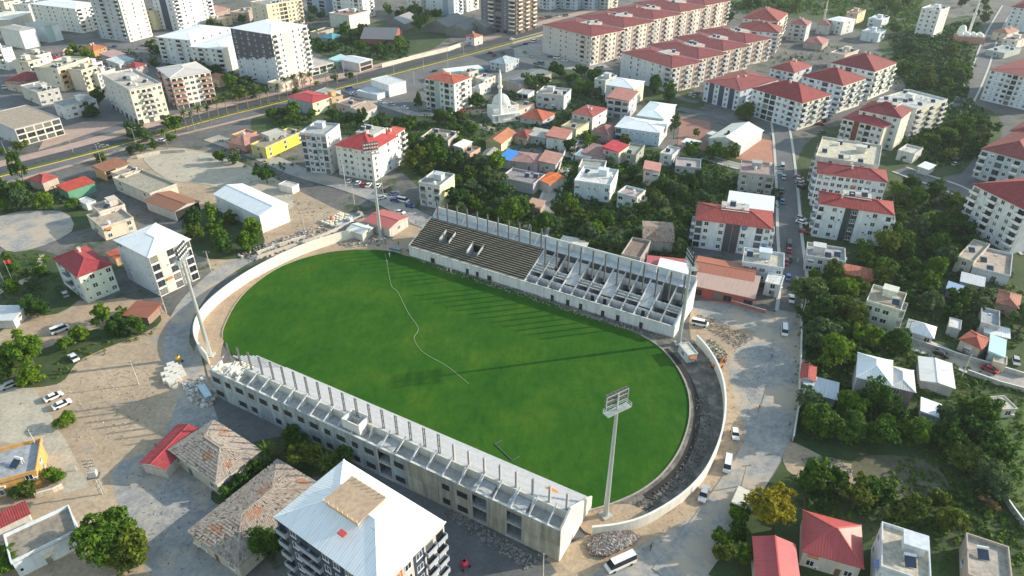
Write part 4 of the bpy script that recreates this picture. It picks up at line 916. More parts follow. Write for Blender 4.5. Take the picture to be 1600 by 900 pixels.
Bd('red metal roofed cream house below the boulevard palms', (459, 148), (488, 161), (511, 149), ('b', 181), (.42, .47, .54), 'hip', (.46, .045, .05), '..', 'ww', rk='seam', rise=1.4, rightwall=(.82, .76, .50))
Bd('orange plastered flat house right of the red metal roof', (509, 148), (518, 156), (532, 150), ('b', 172), (.6, .42, .22), 'flat', GRYR, 'w', 'w')
Bd('grey flat roof beside the boulevard above the red metal roof', (494, 143), (515, 148), (530, 141), 5, (.45, .46, .45), 'flatlow', (.42, .44, .43), '', '', cl='0')
Bd('old gabled shed with dusty brown roof below the white box building', (545, 172), (566, 178), (580, 165), 4.5, (.5, .5, .5), 'gable', (.42, .32, .27), 'w', '', axis='y')
Bd('flat house with patio in the dusty lane left of the white box', (531, 160), (548, 168), (566, 158), 4, (.55, .45, .4), 'flat', (.42, .30, .26), 'w', 'w')
Bd('bright yellow walled house beside the grey apartment tower', (396, 226), (415, 233), (469, 206), ('b', 248), (.62, .54, .2), 'flat', (.36, .32, .26), 'w', 'w.w.w', rightwall=(.85, .70, .06))
Bd('small grey house with white roof slab above the yellow wall', (407, 209), (420, 214), (447, 206), 7, (.36, .38, .38), 'flatlow', (.66, .62, .56), 'w', 'ww', cl='0')
Bd('reddish low house at the edge of the boulevard left of the yellow wall', (362, 220), (383, 228), (410, 212), 4, (.5, .3, .24), 'hip', (.5, .25, .2), 'w', 'w')
Bd('orange fronted low shop left of the yellow wall', (364, 212), (378, 217), (400, 208), 4, (.62, .36, .2), 'flat', (.4, .3, .26), '', 'rr', name='shop', cat='shop')
Bd('grey apartment tower with blue loggia and cluttered roof', (470, 209), (509, 213), (527, 196), ('b', 273), (.50, .55, .64), 'flat', (.50, .50, .48), 'rwbwr', 'w.n', rightwall=(.66, .65, .62))
Bd('white apartment block with bright red hip roof behind the floodlight', (533, 222), (580, 237), (601, 210), ('b', 284), (.66, .66, .65), 'hipdeck', (.50, .06, .06), 'nwwnww', 'w.wn', shop=False, rightwall=(.80, .79, .75))
Bd('white rear wing with red roof and stacked balconies behind the red hip roof', (590, 212), (609, 216), (629, 201), ('b', 262), (.64, .63, .62), 'hip', (.52, .10, .08), 'w', 'wwb', rightwall=(.84, .82, .76))
Bd('narrow cream house with sunlit blank side beside the stand', (657, 285), (687, 293), (703, 274), ('b', 327), (.52, .57, .60), 'flat', (.36, .36, .34), 'BwB', '.', rightwall=(.82, .76, .46), solid=False)
Bd('grey gabled house with white party wall in the grove', (785, 277), (833, 290), (840, 273), ('b', 304), (.46, .44, .48), 'flat', (.34, .30, .30), 'w.w', 'w')
Bd('mauve walled house with brown roof beside the narrow street', (797, 250), (840, 256), (844, 241), ('b', 268), (.46, .40, .44), 'hip', (.42, .24, .22), 'w..', 'w', rise=1)
Bd('grey walled house with striped red roof at the corner of the narrow street', (842, 254), (868, 257), (878, 241), ('b', 270), (.42, .44, .42), 'shed', (.46, .24, .2), 'w', 'w', rise=1)
Bd('small bright orange roof beside the narrow street', (846, 276), (858, 288), (867, 272), 4, (.62, .56, .5), 'gable', (.72, .17, .03), '', '', axis='y', rise=.7)
Bd('blue tarpaulin roofed lean-to in the grove', (782, 247), (796, 251), (801, 236), 4, (.5, .48, .44), 'shed', (.03, .22, .68), '', '', rk='seam', rise=.6, name='hut', cat='hut')
Bd('olive walled house with orange roof and yellow sunlit side', (762, 219), (783, 225), (795, 206), ('b', 238), (.40, .42, .22), 'gable', (.52, .2, .1), '..', 'w', axis='y', rightwall=(.84, .76, .44))
Bd('ruined open roofed house in the grove left of the olive house', (660, 215), (700, 222), (708, 207), 5, (.46, .42, .36), 'flat', (.34, .30, .25), 'w.w', 'w')
Bd('small hut with white tarpaulin roof in the grove', (713, 226), (722, 231), (728, 220), 4, (.56, .5, .46), 'shed', (.8, .78, .74), '', '', rk='seam', rise=.4, name='hut', cat='hut')
Bd('orange brick walled hut below the white tarpaulin in the grove', (722, 238), (734, 243), (744, 232), 4, (.6, .38, .28), 'flat', (.5, .36, .28), 'w', '')
Bd('grey plank roofed barn beside the blue tarpaulin', (750, 245), (772, 249), (779, 237), 3.5, (.36, .34, .3), 'gable', (.36, .34, .30), '', '', rk='old', name='barn', cat='barn')
Bd('orange tile roofed house below the mosque yard', (815, 181), (848, 189), (858, 176), ('b', 198), (.5, .5, .48), 'hip', (.52, .13, .07), 'ww', 'w')
Bd('pink and grey house left of the orange tile roof', (797, 165), (808, 173), (828, 162), ('b', 182), (.56, .36, .32), 'flat', (.5, .46, .36), 'w', 'w', rightwall=(.8, .72, .64))
Bd('white arched house at the corner of the mosque yard', (786, 160), (797, 168), (808, 164), ('b', 186), (.72, .7, .66), 'flat', TANR, 'w', 'w')
Bd('grey two storey house with cluttered flat roof below the tree mass', (838, 147), (881, 152), (891, 141), ('b', 173), (.52, .54, .60), 'flat', (.56, .50, .42), 'wbw.', 'w', rightwall=(.72, .68, .6))
Bd('tiny white pavilion with arches left of the cluttered flat roof', (808, 145), (825, 148), (833, 142), ('b', 156), (.72, .74, .76), 'flatlow', (.5, .5, .5), 'rr', '', cl='0')
Bd('red tile roofed house with white sunlit side beside the lane', (897, 175), (926, 183), (939, 168), ('b', 204), (.52, .58, .62), 'hip', (.44, .10, .09), 'wWw', 'w', rightwall=(.80, .78, .72), rise=1.2)
Bd('olive cream narrow house at the top of the narrow street', (880, 197), (900, 204), (910, 190), ('b', 216), (.46, .42, .28), 'flat', (.45, .40, .28), 'w', 'n', rightwall=(.80, .74, .46))
Bd('white fronted house with red roof at the bend of the narrow street', (854, 214), (883, 218), (891, 204), ('b', 236), (.60, .66, .66), 'shed', (.50, .20, .16), '.n.', '.', rise=1, rightwall=(.84, .82, .76))
Bd('grey green cement house left of the white fronted one', (827, 213), (852, 216), (858, 204), ('b', 228), (.40, .46, .46), 'shed', (.5, .48, .46), 'w', '', rise=.8)
Bd('small dark red pointed roof left of the grey green house', (805, 210), (824, 216), (830, 205), 4, (.4, .34, .28), 'hip', (.34, .08, .07), 'w', '')
Bd('round edged brownish red roof behind the white metal hall', (926, 204), (951, 211), (959, 198), 4, (.44, .36, .34), 'hip', (.34, .14, .13), 'w', '')
Bd('bright crimson roofed grey house in the gardens', (945, 231), (967, 238), (972, 225), ('b', 259), (.44, .44, .46), 'shed', (.56, .04, .07), 'ww', 'n', rise=1, rightwall=(.76, .70, .5))
Bd('brown roofed low house left of the crimson roof', (912, 238), (942, 246), (948, 230), 4, (.46, .44, .44), 'shed', (.36, .2, .18), 'w.', '', rise=.6)
Bd('white sheet roofed hut beside the narrow street', (900, 241), (922, 247), (925, 238), 3.2, (.5, .5, .48), 'shed', (.78, .78, .76), '', '', rk='seam', rise=.4, name='hut', cat='hut')
Bd('greenish flat terrace house right of the crimson roof', (972, 240), (994, 245), (998, 228), 4.5, (.36, .38, .32), 'flat', (.40, .42, .34), 'w', 'w')
Bd('four storey house with white hip roof behind the cypress', (946, 133), (990, 139), (1011, 128), ('b', 168), (.58, .60, .62), 'hip', WMET, 'wb', 'wn', rk='seam', rise=1.6, rightwall=(.78, .68, .5))
Bd('grey balconied house with red rooftop shed below the white hip roof', (950, 153), (983, 158), (988, 142), ('b', 188), (.48, .50, .56), 'shed', (.46, .2, .17), 'Brb', 'w', rise=.8)
Bd('pale house behind the grey balconied house beside the lane', (931, 124), (946, 128), (955, 118), 8, (.6, .62, .62), 'flat', GRYR, 'w', 'w')
Bd('long white metal roofed hall with pale blue front', (962, 198), (1031, 208), (1043, 191), ('b', 229), (.50, .62, .78), 'hip', WMET, 'r.nnn.n', 'w', rk='seam', rise=1.6, rightwall=(.74, .70, .64), cat='hall', name='hall')
Bd('white teal metal roofed hall behind the long white one', (996, 180), (1037, 186), (1055, 164), 8, (.56, .56, .62), 'hip', (.72, .80, .80), '', '', rk='seam', rise=1.3, cat='hall', name='hall')
Bd('cream gabled school hall beside the brick red yard', (1112, 214), (1158, 228), (1173, 200), ('b', 243), (.60, .62, .64), 'gable', (.72, .70, .62), 'w.w', '', rk='seam', axis='y', rise=2.6, cat='hall', name='hall')
Bd('white kiosk with dark front left of the cream gabled hall', (1104, 209), (1112, 212), (1119, 206), 4, (.3, .3, .3), 'flatlow', (.78, .78, .76), '', '', cl='0', name='kiosk', cat='kiosk')
Bd('low white roofed shelter in the brick red yard', (1066, 222), (1088, 227), (1095, 222), 3, (.5, .52, .52), 'shed', (.76, .8, .8), '', '', rk='seam', rise=.3, name='shelter', cat='shelter')
Bd('large white flat roofed house beside the narrow street', (898, 284), (953, 292), (963, 268), ('b', 317), (.66, .73, .80), 'flat', (.78, .76, .72), 'W.nn.w', 'w', rightwall=(.78, .76, .7))
Bd('open roofless white terrace behind the large white house', (904, 264), (942, 268), (946, 254), 5, (.66, .66, .62), 'flat', (.4, .38, .34), '', '', cl='0')
Bd('pinkish white house with roof clutter right of the large white house', (964, 304), (995, 311), (1011, 301), ('b', 332), (.62, .66, .72), 'flat', (.52, .40, .36), 'W.w', 'wb', rightwall=(.7, .6, .46))
Bd('small house with pale red roof in the gardens right of the white houses', (1006, 266), (1030, 268), (1034, 256), ('b', 292), (.56, .56, .58), 'shed', (.56, .26, .22), 'wW', 'n', rise=.8)
Bd('long low house with pinkish roof right of the pale red roof', (1055, 262), (1094, 265), (1099, 252), ('b', 275), (.52, .54, .58), 'flat', (.5, .42, .4), 'w..w', 'w')
Bd('small grey and white house above the long low house', (1033, 240), (1050, 245), (1055, 232), 5, (.58, .6, .6), 'flat', (.7, .7, .68), 'w', '')
Bd('old tile roofed house with grey front behind the stand', (1006, 377), (1052, 379), (1054, 350), 4, (.42, .45, .42), 'gable', OLDT, 'w..', '', rk='old', axis='x', rise=2)
Bd('roofless brick ruin with white slab behind the stand', (971, 400), (1000, 406), (1017, 380), 4.5, (.40, .36, .34), 'flat', (.28, .20, .16), 'w', '', cl='0')
Bd('white tarpaulin roofed house close behind the stand', (1024, 432), (1070, 440), (1078, 414), 4, (.5, .48, .46), 'shed', (.80, .80, .80), '', '', rk='seam', rise=.5)
Bd('beige sheet roofed shed close behind the stand at the narrow street', (868, 388), (908, 396), (918, 376), 3.4, (.46, .42, .36), 'hip', (.60, .55, .46), '', '', rk='seam', rise=.6, name='shed', cat='shed')
Bd('striped rusty sheet roof in the grove beside the narrow street', (824, 322), (843, 326), (848, 314), 3, (.36, .3, .24), 'shed', (.46, .26, .18), '', '', rk='seam', rise=.5, name='shed', cat='shed')
Bd('narrow red sheet lean-to above the white tarpaulin roof', (1012, 412), (1070, 417), (1074, 408), 3.4, (.4, .3, .3), 'shed', (.52, .12, .12), '', '', rk='seam', rise=.4, name='shed', cat='shed')
Bd('long red fronted workshop with rusty ribbed roof beside the street', (1084, 446), (1178, 466), (1186, 436), ('b', 482), (.42, .10, .09), 'shed', (.50, .34, .28), 'r.rr.r', '', rk='seam', rise=.8, name='workshop', cat='workshop')
Bd('rusty red rear roof behind the long red workshop', (1084, 424), (1176, 440), (1186, 418), 4.4, (.4, .36, .33), 'gable', (.42, .15, .09), '', '', rk='seam', rise=.8, name='workshop', cat='workshop')
Bd('pale blue fronted house with cream roof terrace on the street corner', (1160, 413), (1224, 422), (1229, 400), ('b', 446), (.62, .70, .78), 'flat', (.62, .56, .46), 'WwW.w', 'w')
Bd('small white annex below the pale blue corner house', (1196, 441), (1220, 447), (1224, 432), ('b', 466), (.74, .75, .76), 'flatlow', (.76, .76, .74), 'w', 'w', cl='0')
# --- right of the street
Bd('grey flat house with pink clutter on its roof right of the street', (1260, 404), (1320, 412), (1330, 393), ('b', 433), (.60, .60, .60), 'flat', (.46, .44, .42), 'Ww.W', 'w')
Bd('long low brick red shed below the grey flat house', (1316, 428), (1362, 436), (1368, 424), 3.4, (.4, .18, .12), 'shed', (.50, .16, .09), '', '', rise=.4, name='shed', cat='shed')
Bd('cream four storey house with sandy roof among the trees', (1353, 474), (1406, 488), (1421, 464), ('b', 528), (.64, .66, .58), 'flat', (.52, .42, .32), 'WwW.', 'bb')
Bd('white pyramid roofed house beside the lane at the right', (1416, 518), (1457, 528), (1470, 515), ('b', 541), (.58, .58, .60), 'hip', WMET, 'w.w', 'w', rk='seam', rise=2)
Bd('small white canopy between the pyramid roof and the red hut', (1482, 511), (1500, 516), (1501, 502), 3, (.5, .5, .5), 'flatlow', (.8, .8, .78), '', '', cl='0', name='shelter', cat='shelter')
Bd('small red tile hip roofed house right of the white canopy', (1503, 529), (1532, 545), (1540, 528), 3.6, (.6, .5, .44), 'hip', (.48, .12, .07), 'w', '')
Bd('grey patched flat roof at the upper right of the lane', (1532, 510), (1560, 514), (1576, 494), 4, (.46, .46, .46), 'flat', (.44, .46, .48), 'w', '')
Bd('long white sheet roof below the grey patched roof', (1540, 520), (1576, 528), (1580, 517), 3, (.5, .5, .5), 'shed', (.80, .80, .80), '', '', rk='seam', rise=.3, name='shed', cat='shed')
Bd('turquoise sheet roofed hut beside the lane', (1546, 551), (1568, 557), (1572, 533), 3.4, (.5, .6, .6), 'shed', (.40, .66, .68), '', '', rk='seam', rise=.6, name='hut', cat='hut')
Bd('cream walled yard hut at the lane edge below the turquoise roof', (1552, 566), (1572, 571), (1576, 560), 2.6, (.66, .56, .44), 'flatlow', (.62, .56, .5), '', '', cl='0', name='hut', cat='hut')
Bd('mauve walled house with bright white hip roof', (1340, 590), (1392, 602), (1396, 566), ('b', 634), (.48, .44, .50), 'hip', WMET, '.w.w', '', rk='seam', rise=2.2)
Bd('brown house with white roof edge joined to the mauve walled one', (1394, 606), (1428, 612), (1432, 582), ('b', 640), (.38, .25, .25), 'hip', (.62, .60, .58), 'w.', 'w', rk='seam', rise=.9)
Bd('three white corrugated roofed sheds in one block right of the mauve house', (1440, 597), (1490, 606), (1496, 572), 3.2, (.6, .6, .58), 'gable', (.78, .76, .72), '', '', rk='seam', rise=.6, name='shed', cat='shed')
Bd('white metal canopy in the trees below the mauve house', (1440, 645), (1468, 652), (1472, 634), 2.8, (.6, .64, .68), 'shed', (.78, .84, .88), '', '', rk='seam', rise=.5, name='shelter', cat='shelter')
Bd('cream portable cabin in the clearing at the right', (1553, 621), (1566, 641), (1583, 634), 2.8, (.62, .6, .54), 'flatlow', (.60, .54, .44), 'w', 'w', cl='0', name='portable_cabin', cat='cabin')
Bd('small red roofed gatehouse on the street at the edge of the trees', (1252, 592), (1272, 595), (1279, 576), 3.4, (.6, .58, .55), 'gable', (.46, .09, .07), '', '', axis='y', rise=.8)
Bd('grey sheet roofed lean-to behind the small red gatehouse', (1256, 612), (1306, 624), (1312, 602), 2.8, (.5, .52, .54), 'shed', (.58, .62, .64), '', '', rk='seam', rise=.4, name='shed', cat='shed')
Bd('pale mauve flat house with tan roof at the right edge', (1519, 421), (1577, 434), (1590, 402), ('b', 448), (.58, .60, .66), 'flat', (.52, .42, .34), 'n.w.', 'w', left='w')
Bd('sandy flat roof left of the pale mauve house', (1497, 402), (1520, 412), (1530, 380), 5, (.5, .46, .4), 'flat', (.52, .45, .36), 'w', '')
Bd('grey sheet roof below the pale mauve house', (1502, 440), (1536, 448), (1540, 436), 3, (.5, .5, .5), 'shed', (.56, .58, .6), '', '', rk='seam', rise=.3, name='shed', cat='shed')
Bd('blue roofed hut in the trees above the red tile hip roof', (1480, 452), (1502, 458), (1506, 448), 3, (.4, .45, .55), 'shed', (.25, .36, .56), '', '', rk='seam', rise=.3, name='hut', cat='hut')
Bd('rusty brown roof near the right edge above the grey patched roof', (1558, 474), (1590, 482), (1600, 464), 3.4, (.4, .32, .28), 'hip', (.42, .17, .11), '', '', name='shed', cat='shed')
Bd('small white house with tank in the trees below the street bend', (1404, 236), (1428, 243), (1434, 232), 4, (.66, .64, .62), 'flat', (.66, .64, .6), 'w', 'w')
Bd('white sheet hut beside the bend of the right hand road', (1436, 260), (1450, 265), (1453, 256), 3, (.6, .6, .6), 'shed', (.7, .72, .74), '', '', rk='seam', rise=.3, name='hut', cat='hut')
Bd('red ribbed hip roofed house at the bottom right', (1256, 862), (1346, 886), (1345, 824), 4.5, (.6, .54, .5), 'hip', (.44, .075, .075), 'w.w', 'w', rk='seam', rise=3.2)
Bd('red ribbed roof cut by the bottom edge beside the yellow tree', (1184, 908), (1248, 916), (1246, 854), 4.5, (.6, .54, .5), 'gable', (.44, .075, .08), '', 'w', rk='seam', rise=1.4, axis='y')
Bd('white flat house with cluttered terrace at the bottom edge', (1376, 893), (1452, 914), (1458, 846), 7.5, (.66, .70, .76), 'flat', (.62, .54, .42), 'w.w', 'w', left='w.w')
Bd('dusty roofless shed at the bottom right corner', (1512, 905), (1580, 925), (1582, 862), 4, (.5, .42, .36), 'flat', (.48, .42, .36), '', '', left='w')
# --- left of the stadium
Bd('large white gabled hall on the dusty lot', (328, 306), (405, 337), (452, 321), ('b', 364), (.66, .70, .74), 'gable', (.82, .84, .86), 'n......', '', rk='seam', axis='x', rise=1.7, rightwall=(.86, .85, .82), cat='hall', name='hall')
Bd('white five storey tower with white metal roof and dark loggias left of the pitch', (196, 369), (232, 402), (290, 372), ('b', 464), (.58, .63, .70), 'hip', WMET, 'n..n', 'rtrDr', rk='seam', rise=1.6, rightwall=(.82, .80, .76), strip=(.2, .2, .2))
Bd('mint house with dark red hip roof left of the white tower', (80, 406), (122, 433), (174, 414), ('b', 474), (.56, .62, .66), 'hip', (.36, .045, .055), 'wbw', 'nwnw', rise=2.8, rightwall=MINT)
Bd('sandy terraced house with red lean-to behind the white tower', (140, 338), (160, 358), (208, 342), ('b', 376), (.62, .56, .48), 'flat', (.50, .42, .34), 'w', 'w.w', rightwall=(.72, .6, .46))
Bd('white and pink walled roof terrace above the sandy house', (145, 322), (156, 334), (195, 322), 6, (.66, .58, .52), 'flat', (.42, .36, .3), '', 'w')
Bd('small red lean-to between the mint house and the white tower', (170, 396), (180, 404), (207, 392), 3, (.6, .4, .25), 'shed', (.52, .12, .06), '', '', rise=.4, name='shed', cat='shed')
Bd('low dark red roof beside the boulevard at the left', (56, 276), (66, 286), (86, 276), 4, (.5, .42, .36), 'hip', (.44, .08, .07), '', '', name='shed', cat='shed')
Bd('long bright red roofed green shed left of the dusty lot', (91, 291), (105, 299), (147, 285), 4, (.12, .34, .22), 'shed', (.58, .07, .04), '', '', rise=.6, name='shed', cat='shed')
Bd('small rust roofed shop at the boulevard edge', (150, 260), (163, 268), (199, 255), 4.5, (.66, .42, .2), 'shed', (.36, .15, .08), '', 'rr', rise=.7, name='shop', cat='shop')
Bd('roofless walled yard building beside the dusty lot', (190, 276), (235, 305), (272, 288), 5, (.56, .52, .46), 'flat', (.42, .38, .3), 'w.w', '', cl='0', name='walled_yard', cat='building')
Bd('sandy fore-building joined to the roofless walled yard', (183, 268), (196, 278), (220, 266), 5, (.6, .5, .42), 'flat', (.46, .38, .32), 'w', 'w')
Bd('brown sheet roofed warehouse with black doorway', (240, 309), (273, 331), (305, 313), ('b', 346), (.52, .52, .50), 'gable', (.30, .12, .06), '...', 'd', rk='seam', axis='x', rise=1.1, strip=(.02, .02, .02), name='warehouse', cat='warehouse')
Bd('white van sized container cabin beside the left garden', (125, 312), (135, 320), (148, 314), 2.6, (.7, .7, .7), 'flatlow', (.68, .7, .72), '', '', cl='0', name='portable_cabin', cat='cabin')
Bd('red ribbed roofed shed beside the upper floodlight mast', (570, 345), (608, 357), (636, 339), 4, (.56, .52, .48), 'gable', (.46, .12, .11), '', 'w', rk='seam', axis='x', rise=.9, name='shed', cat='shed')
Bd('white sloping roofed site cabin behind the curved wall', (548, 356), (566, 366), (577, 354), 3.2, (.6, .58, .54), 'gable', (.66, .66, .64), '', '', rk='seam', rise=.9, name='site_cabin', cat='cabin')
Bd('small white block beside the hedge on the dusty lot', (437, 288), (456, 294), (465, 288), 2.8, (.7, .68, .64), 'flatlow', (.68, .64, .6), '', '', cl='0', name='kiosk', cat='kiosk')
Bd('cream portable cabin beside the curved wall at the dark end', (1065, 538), (1075, 556), (1088, 551), 2.8, (.56, .58, .60), 'flatlow', (.72, .69, .60), 'w', 'w', cl='0', name='portable_cabin', cat='cabin')
Bd('small brown sheet shed at the end of the dirt track', (194, 492), (230, 496), (250, 476), 2.8, (.3, .2, .16), 'shed', (.30, .10, .06), '', '', rk='seam', rise=.4, name='shed', cat='shed')
Bd('long pale roofed shelter at the left edge below the lawn', (-20, 498), (20, 500), (34, 480), 3, (.6, .6, .58), 'shed', (.60, .62, .63), '', '', rk='seam', rise=.4, name='shelter', cat='shelter')
Bd('orange edged flat house at the left edge of the forecourt', (-20, 752), (56, 738), (42, 696), 4.5, (.68, .36, .10), 'flat', (.42, .44, .48), 'w.w', 'w', ov=1.2)
Bd('dark red roof strip behind the long white wall at the bottom left', (-15, 832), (44, 803), (40, 786), 3.6, (.62, .58, .52), 'shed', (.36, .05, .05), '', '', rise=.3, name='shed', cat='shed')
Bd('long white walled roofless house at the bottom left', (19, 880), (122, 832), (104, 796), 4.2, (.66, .72, .78), 'flat', (.36, .30, .24), 'n..n..n', '', cl='0')
# --- the two old tile roofed houses and the big white roofed block at the bottom
Bd('old hip roofed house with patched orange and grey tiles', (268, 702), (338, 755), (405, 705), 4.0, (.55, .52, .46), 'hip', (.36, .29, .24), 'w..w', 'w.w', rk='old', rise=2.6, ov=.4)
Bd('red roofed annex at the corner of the patched tile house', (228, 716), (258, 732), (306, 672), 3.2, (.6, .56, .5), 'gable', (.40, .05, .06), '', '', axis='y', rise=.8, name='shed', cat='shed')
Bd('long old hip roofed house with sagging brown tiles beside the big white roof', (308, 822), (372, 884), (500, 760), 4.0, (.5, .47, .42), 'hip', (.32, .25, .20), 'w.w', '', rk='old', rise=2.3, ov=.4)
big = Bd('big seven storey block with white pyramid roof, navy and orange sides', (434, 806), (591, 924), (691, 816), 22, (.06, .08, .14), 'hip', (.86, .87, .89), 'BwBBwDwDB', 'wowDBB', rk='seam', rise=3.4, strip=(.03, .045, .085), rightwall=(.50, .47, .44), bal=(.34, .38, .46), ov=.3)
# its rooftop hut with timber shuttering
mb = MB(); mb.box(-4.0, 4.0, -3.2, 3.2, 22.6, 26.6); hut = mb.build('roof_hut', wallm((.62, .55, .42), .5), big, loc=(-1.4, .8, -1.0))
mb = MB(); mb.box(-4.3, 4.3, -3.5, 3.5, 26.604, 26.8); mb.build('hut_slab', wallm((.50, .36, .25), .6), hut)
pk = MB(); pk.box(-.06, .06, -.06, .06, 0, .7); pk = pk.mesh('timber_post', [plain((.6, .5, .32), .8)])
for i in range(8):
    for y in (-3.4, 3.4): add('timber_post', pk, hut, (-4.1+i*1.17, y, 26.8))
for x, y in ((5.2, -1.0), (1.5, -5.0)):
    mb = MB(); mb.box(-.7, .7, -.5, .5, 0, .35); mb.build('red_bundle', plain((.45, .06, .05), .7), big, loc=(x, y, 24.6))
print('BUILDINGS', STAT)
# --- small houses filling the far left quarter
for lb, a, b_, c, h, w, rf, rc in (
 ('small orange house among trees below the long white block', (133, 74), (146, 79), (161, 73), 6, (.62, .30, .10), 'hip', (.52, .18, .08)),
 ('pink and tan gabled house left of the small orange house', (80, 80), (92, 85), (104, 78), 5, (.52, .42, .36), 'gable', (.42, .30, .28)),
 ('tiny bright red roof above the cream terraces at the left', (80, 91), (88, 94), (97, 90), 4, (.5, .4, .36), 'hip', (.48, .05, .08)),
 ('pinkish shack roofs right of the small orange house', (165, 87), (177, 91), (190, 84), 3.5, (.5, .42, .4), 'shed', (.46, .30, .30)),
 ('pale teal sheet roof behind the large cream block', (175, 96), (186, 100), (204, 92), 4, (.55, .56, .55), 'shed', (.56, .64, .64)),
 ('dark red roof left of the terracotta balconies', (200, 103), (212, 106), (225, 100), 5, (.5, .42, .38), 'hip', (.36, .06, .07)),
 ('white flat house behind the orange awning block', (128, 99), (140, 104), (152, 97), 8, (.7, .68, .66), 'flat', (.44, .42, .42)),
 ('grey flat house with white huts left of the large cream block', (140, 112), (152, 118), (172, 108), 8, (.6, .58, .55), 'flat', (.5, .46, .42)),
 ('ochre box house below the far tower with dark stripe', (334, 28), (342, 33), (354, 27), 5, (.72, .58, .34), 'flat', (.5, .4, .34)),
 ('unfinished brown frame house left of the cream gridded block', (371, 17), (380, 22), (394, 14), 7, (.5, .40, .34), 'flat', (.45, .36, .3)),
 ('low brick roof beside the far tower with dark stripe', (318, 17), (336, 20), (352, 13), 4, (.42, .3, .26), 'hip', (.42, .24, .19)),
 ('long dark red roof behind the terracotta balconies', (330, 118), (341, 124), (352, 118), 5, (.6, .44, .3), 'hip', (.46, .22, .12)),
 ('flat cream kiosk at the foot of the navy tower', (425, 128), (436, 134), (452, 126), 4, (.66, .6, .5), 'flat', (.6, .54, .46)),
 ('pink shop with shaded front beside the boulevard palms', (452, 120), (466, 126), (486, 119), 4, (.62, .42, .34), 'flat', (.55, .45, .4)),
 ('grey depot roof behind the filling station canopy', (768, 96), (790, 101), (806, 92), 5, (.5, .54, .58), 'hip', (.5, .56, .6)),
 ('pale kiosk right of the filling station canopy', (744, 122), (757, 127), (766, 119), 5, (.7, .66, .6), 'flat', (.7, .68, .64)),
 ('tall narrow cream house beside the filling station', (724, 112), (733, 116), (742, 110), 9, (.58, .54, .48), 'flat', (.5, .46, .4)),
 ('white tanker shed roof on the filling station yard', (741, 136), (750, 140), (758, 131), 4, (.6, .6, .6), 'hip', (.74, .72, .68)),
):
    Bd(lb, a, b_, c, h, w, rf, rc, 'auto', 'auto')
# ------------------------------------------------------------------ mosques, canopy, walls
def mosque():
    p = P(784, 184); r = thing('mosque', 'small white mosque with silver dome beside the apartment house', 'mosque', p, .35); r.scale = (.88, .88, .88)
    wm = wallm((.74, .74, .73), .3); FOOT.append((p.xy, Vector((1, 0)), Vector((0, 1)), 8, 8))
    mb = MB(); mb.box(-7, 7, -5, 7, 0, 7); mb.build('wall', wm, r)
    mb = MB(); mb.box(-8.5, 8.5, -8.5, -5.05, 0, .5); mb.box(-8.5, 8.5, -8.5, -5.05, 4.3, 4.7); mb.build('porch', wm, r)
    for i in range(6):
        m = MB(); m.tube((-8+i*3.2, -8.2, .5), (-8+i*3.2, -8.2, 4.3), .22, .22, 8); m.build('porch_column', wm, r)
    mb = MB(); mb.prism([(5.6*math.cos(a*math.pi/4+.39), 1+5.6*math.sin(a*math.pi/4+.39)) for a in range(8)], 7.003, 9.4); mb.build('drum', wm, r)
    mb = MB(); mb.lathe([(5.3*math.cos(a), 9.4+5.2*math.sin(a)) for a in [i*math.pi/2/9 for i in range(9)]]+[(.15, 14.6), (.1, 16.2)], 24, 0, (0, 1)); mb.build('dome', plain((.52, .55, .58), .45, .3), r, smooth=True)
    for i in range(4):
        for z in (1.4, 4.2): add('window', window_mesh(1.0, 1.8, M_FRAME), r, (7.01, -3.6+i*3, z), math.pi/2)
    mb = MB(); c = (-3.2, -6.6)
    mb.lathe([(1.3, 0), (1.3, 6), (.95, 7.2), (.95, 20), (1.55, 20.8), (1.55, 21.8), (.9, 21.8), (.85, 26.5), (1.0, 26.6), (.05, 31.5), (0, 31.5)], 12, 0, c); mb.build('minaret', wallm((.82, .81, .78), .2), r)
mosque()
p = P(1512, 66); r = thing('mosque', 'far mosque with ridged white domes and thin leaning minaret at the top right', 'mosque', p, -.25)
mb = MB(); mb.box(-9, 9, -6, 6, 0, 5); mb.build('wall', wallm((.50, .26, .2), .4), r)
for i in range(4):
    for j in range(2):
        mb = MB(); mb.lathe([(2.0*math.cos(a), 5+2.3*math.sin(a)) for a in [k*math.pi/2/5 for k in range(6)]], 12, 0, (-6.6+i*4.4, -2.6+j*5.2)); mb.build('dome', plain((.74, .74, .68), .6), r, smooth=True)
mb = MB(); mb.lathe([(3.1*math.cos(a), 6+5.5*math.sin(a)) for a in [k*math.pi/2/6 for k in range(7)]], 16, 0, (-5, 4)); mb.build('main_dome', plain((.72, .72, .66), .6), r, smooth=True)
mb = MB(); mb.lathe([(.9, 0), (.9, 18), (1.3, 18.6), (1.3, 19.4), (.75, 19.4), (.7, 25), (0, 30)], 10, 0, (1, 7)); mb.build('minaret', wallm((.74, .74, .70), .2), r)
p = P(1284, 44); r = thing('minaret', 'thin cream minaret standing behind the grey house with red gable roof', 'minaret', p)
mb = MB(); mb.lathe([(.9, 0), (.8, 13), (1.2, 13.6), (1.2, 14.3), (.6, 14.3), (.5, 19), (0, 23)], 10); mb.build('shaft', wallm((.62, .56, .46), .4), r)
p = P(724, 122); r = thing('fuel_canopy', 'white filling station canopy with blue edge beside the boulevard', 'canopy', p, math.radians(24)); FOOT.append((p.xy, Vector((1, 0)), Vector((0, 1)), 10, 6))
mb = MB(); mb.box(-12, 12, -4.5, 4.5, 5.2, 6.0); mb.build('roof', plain((.74, .78, .78), .5), r)
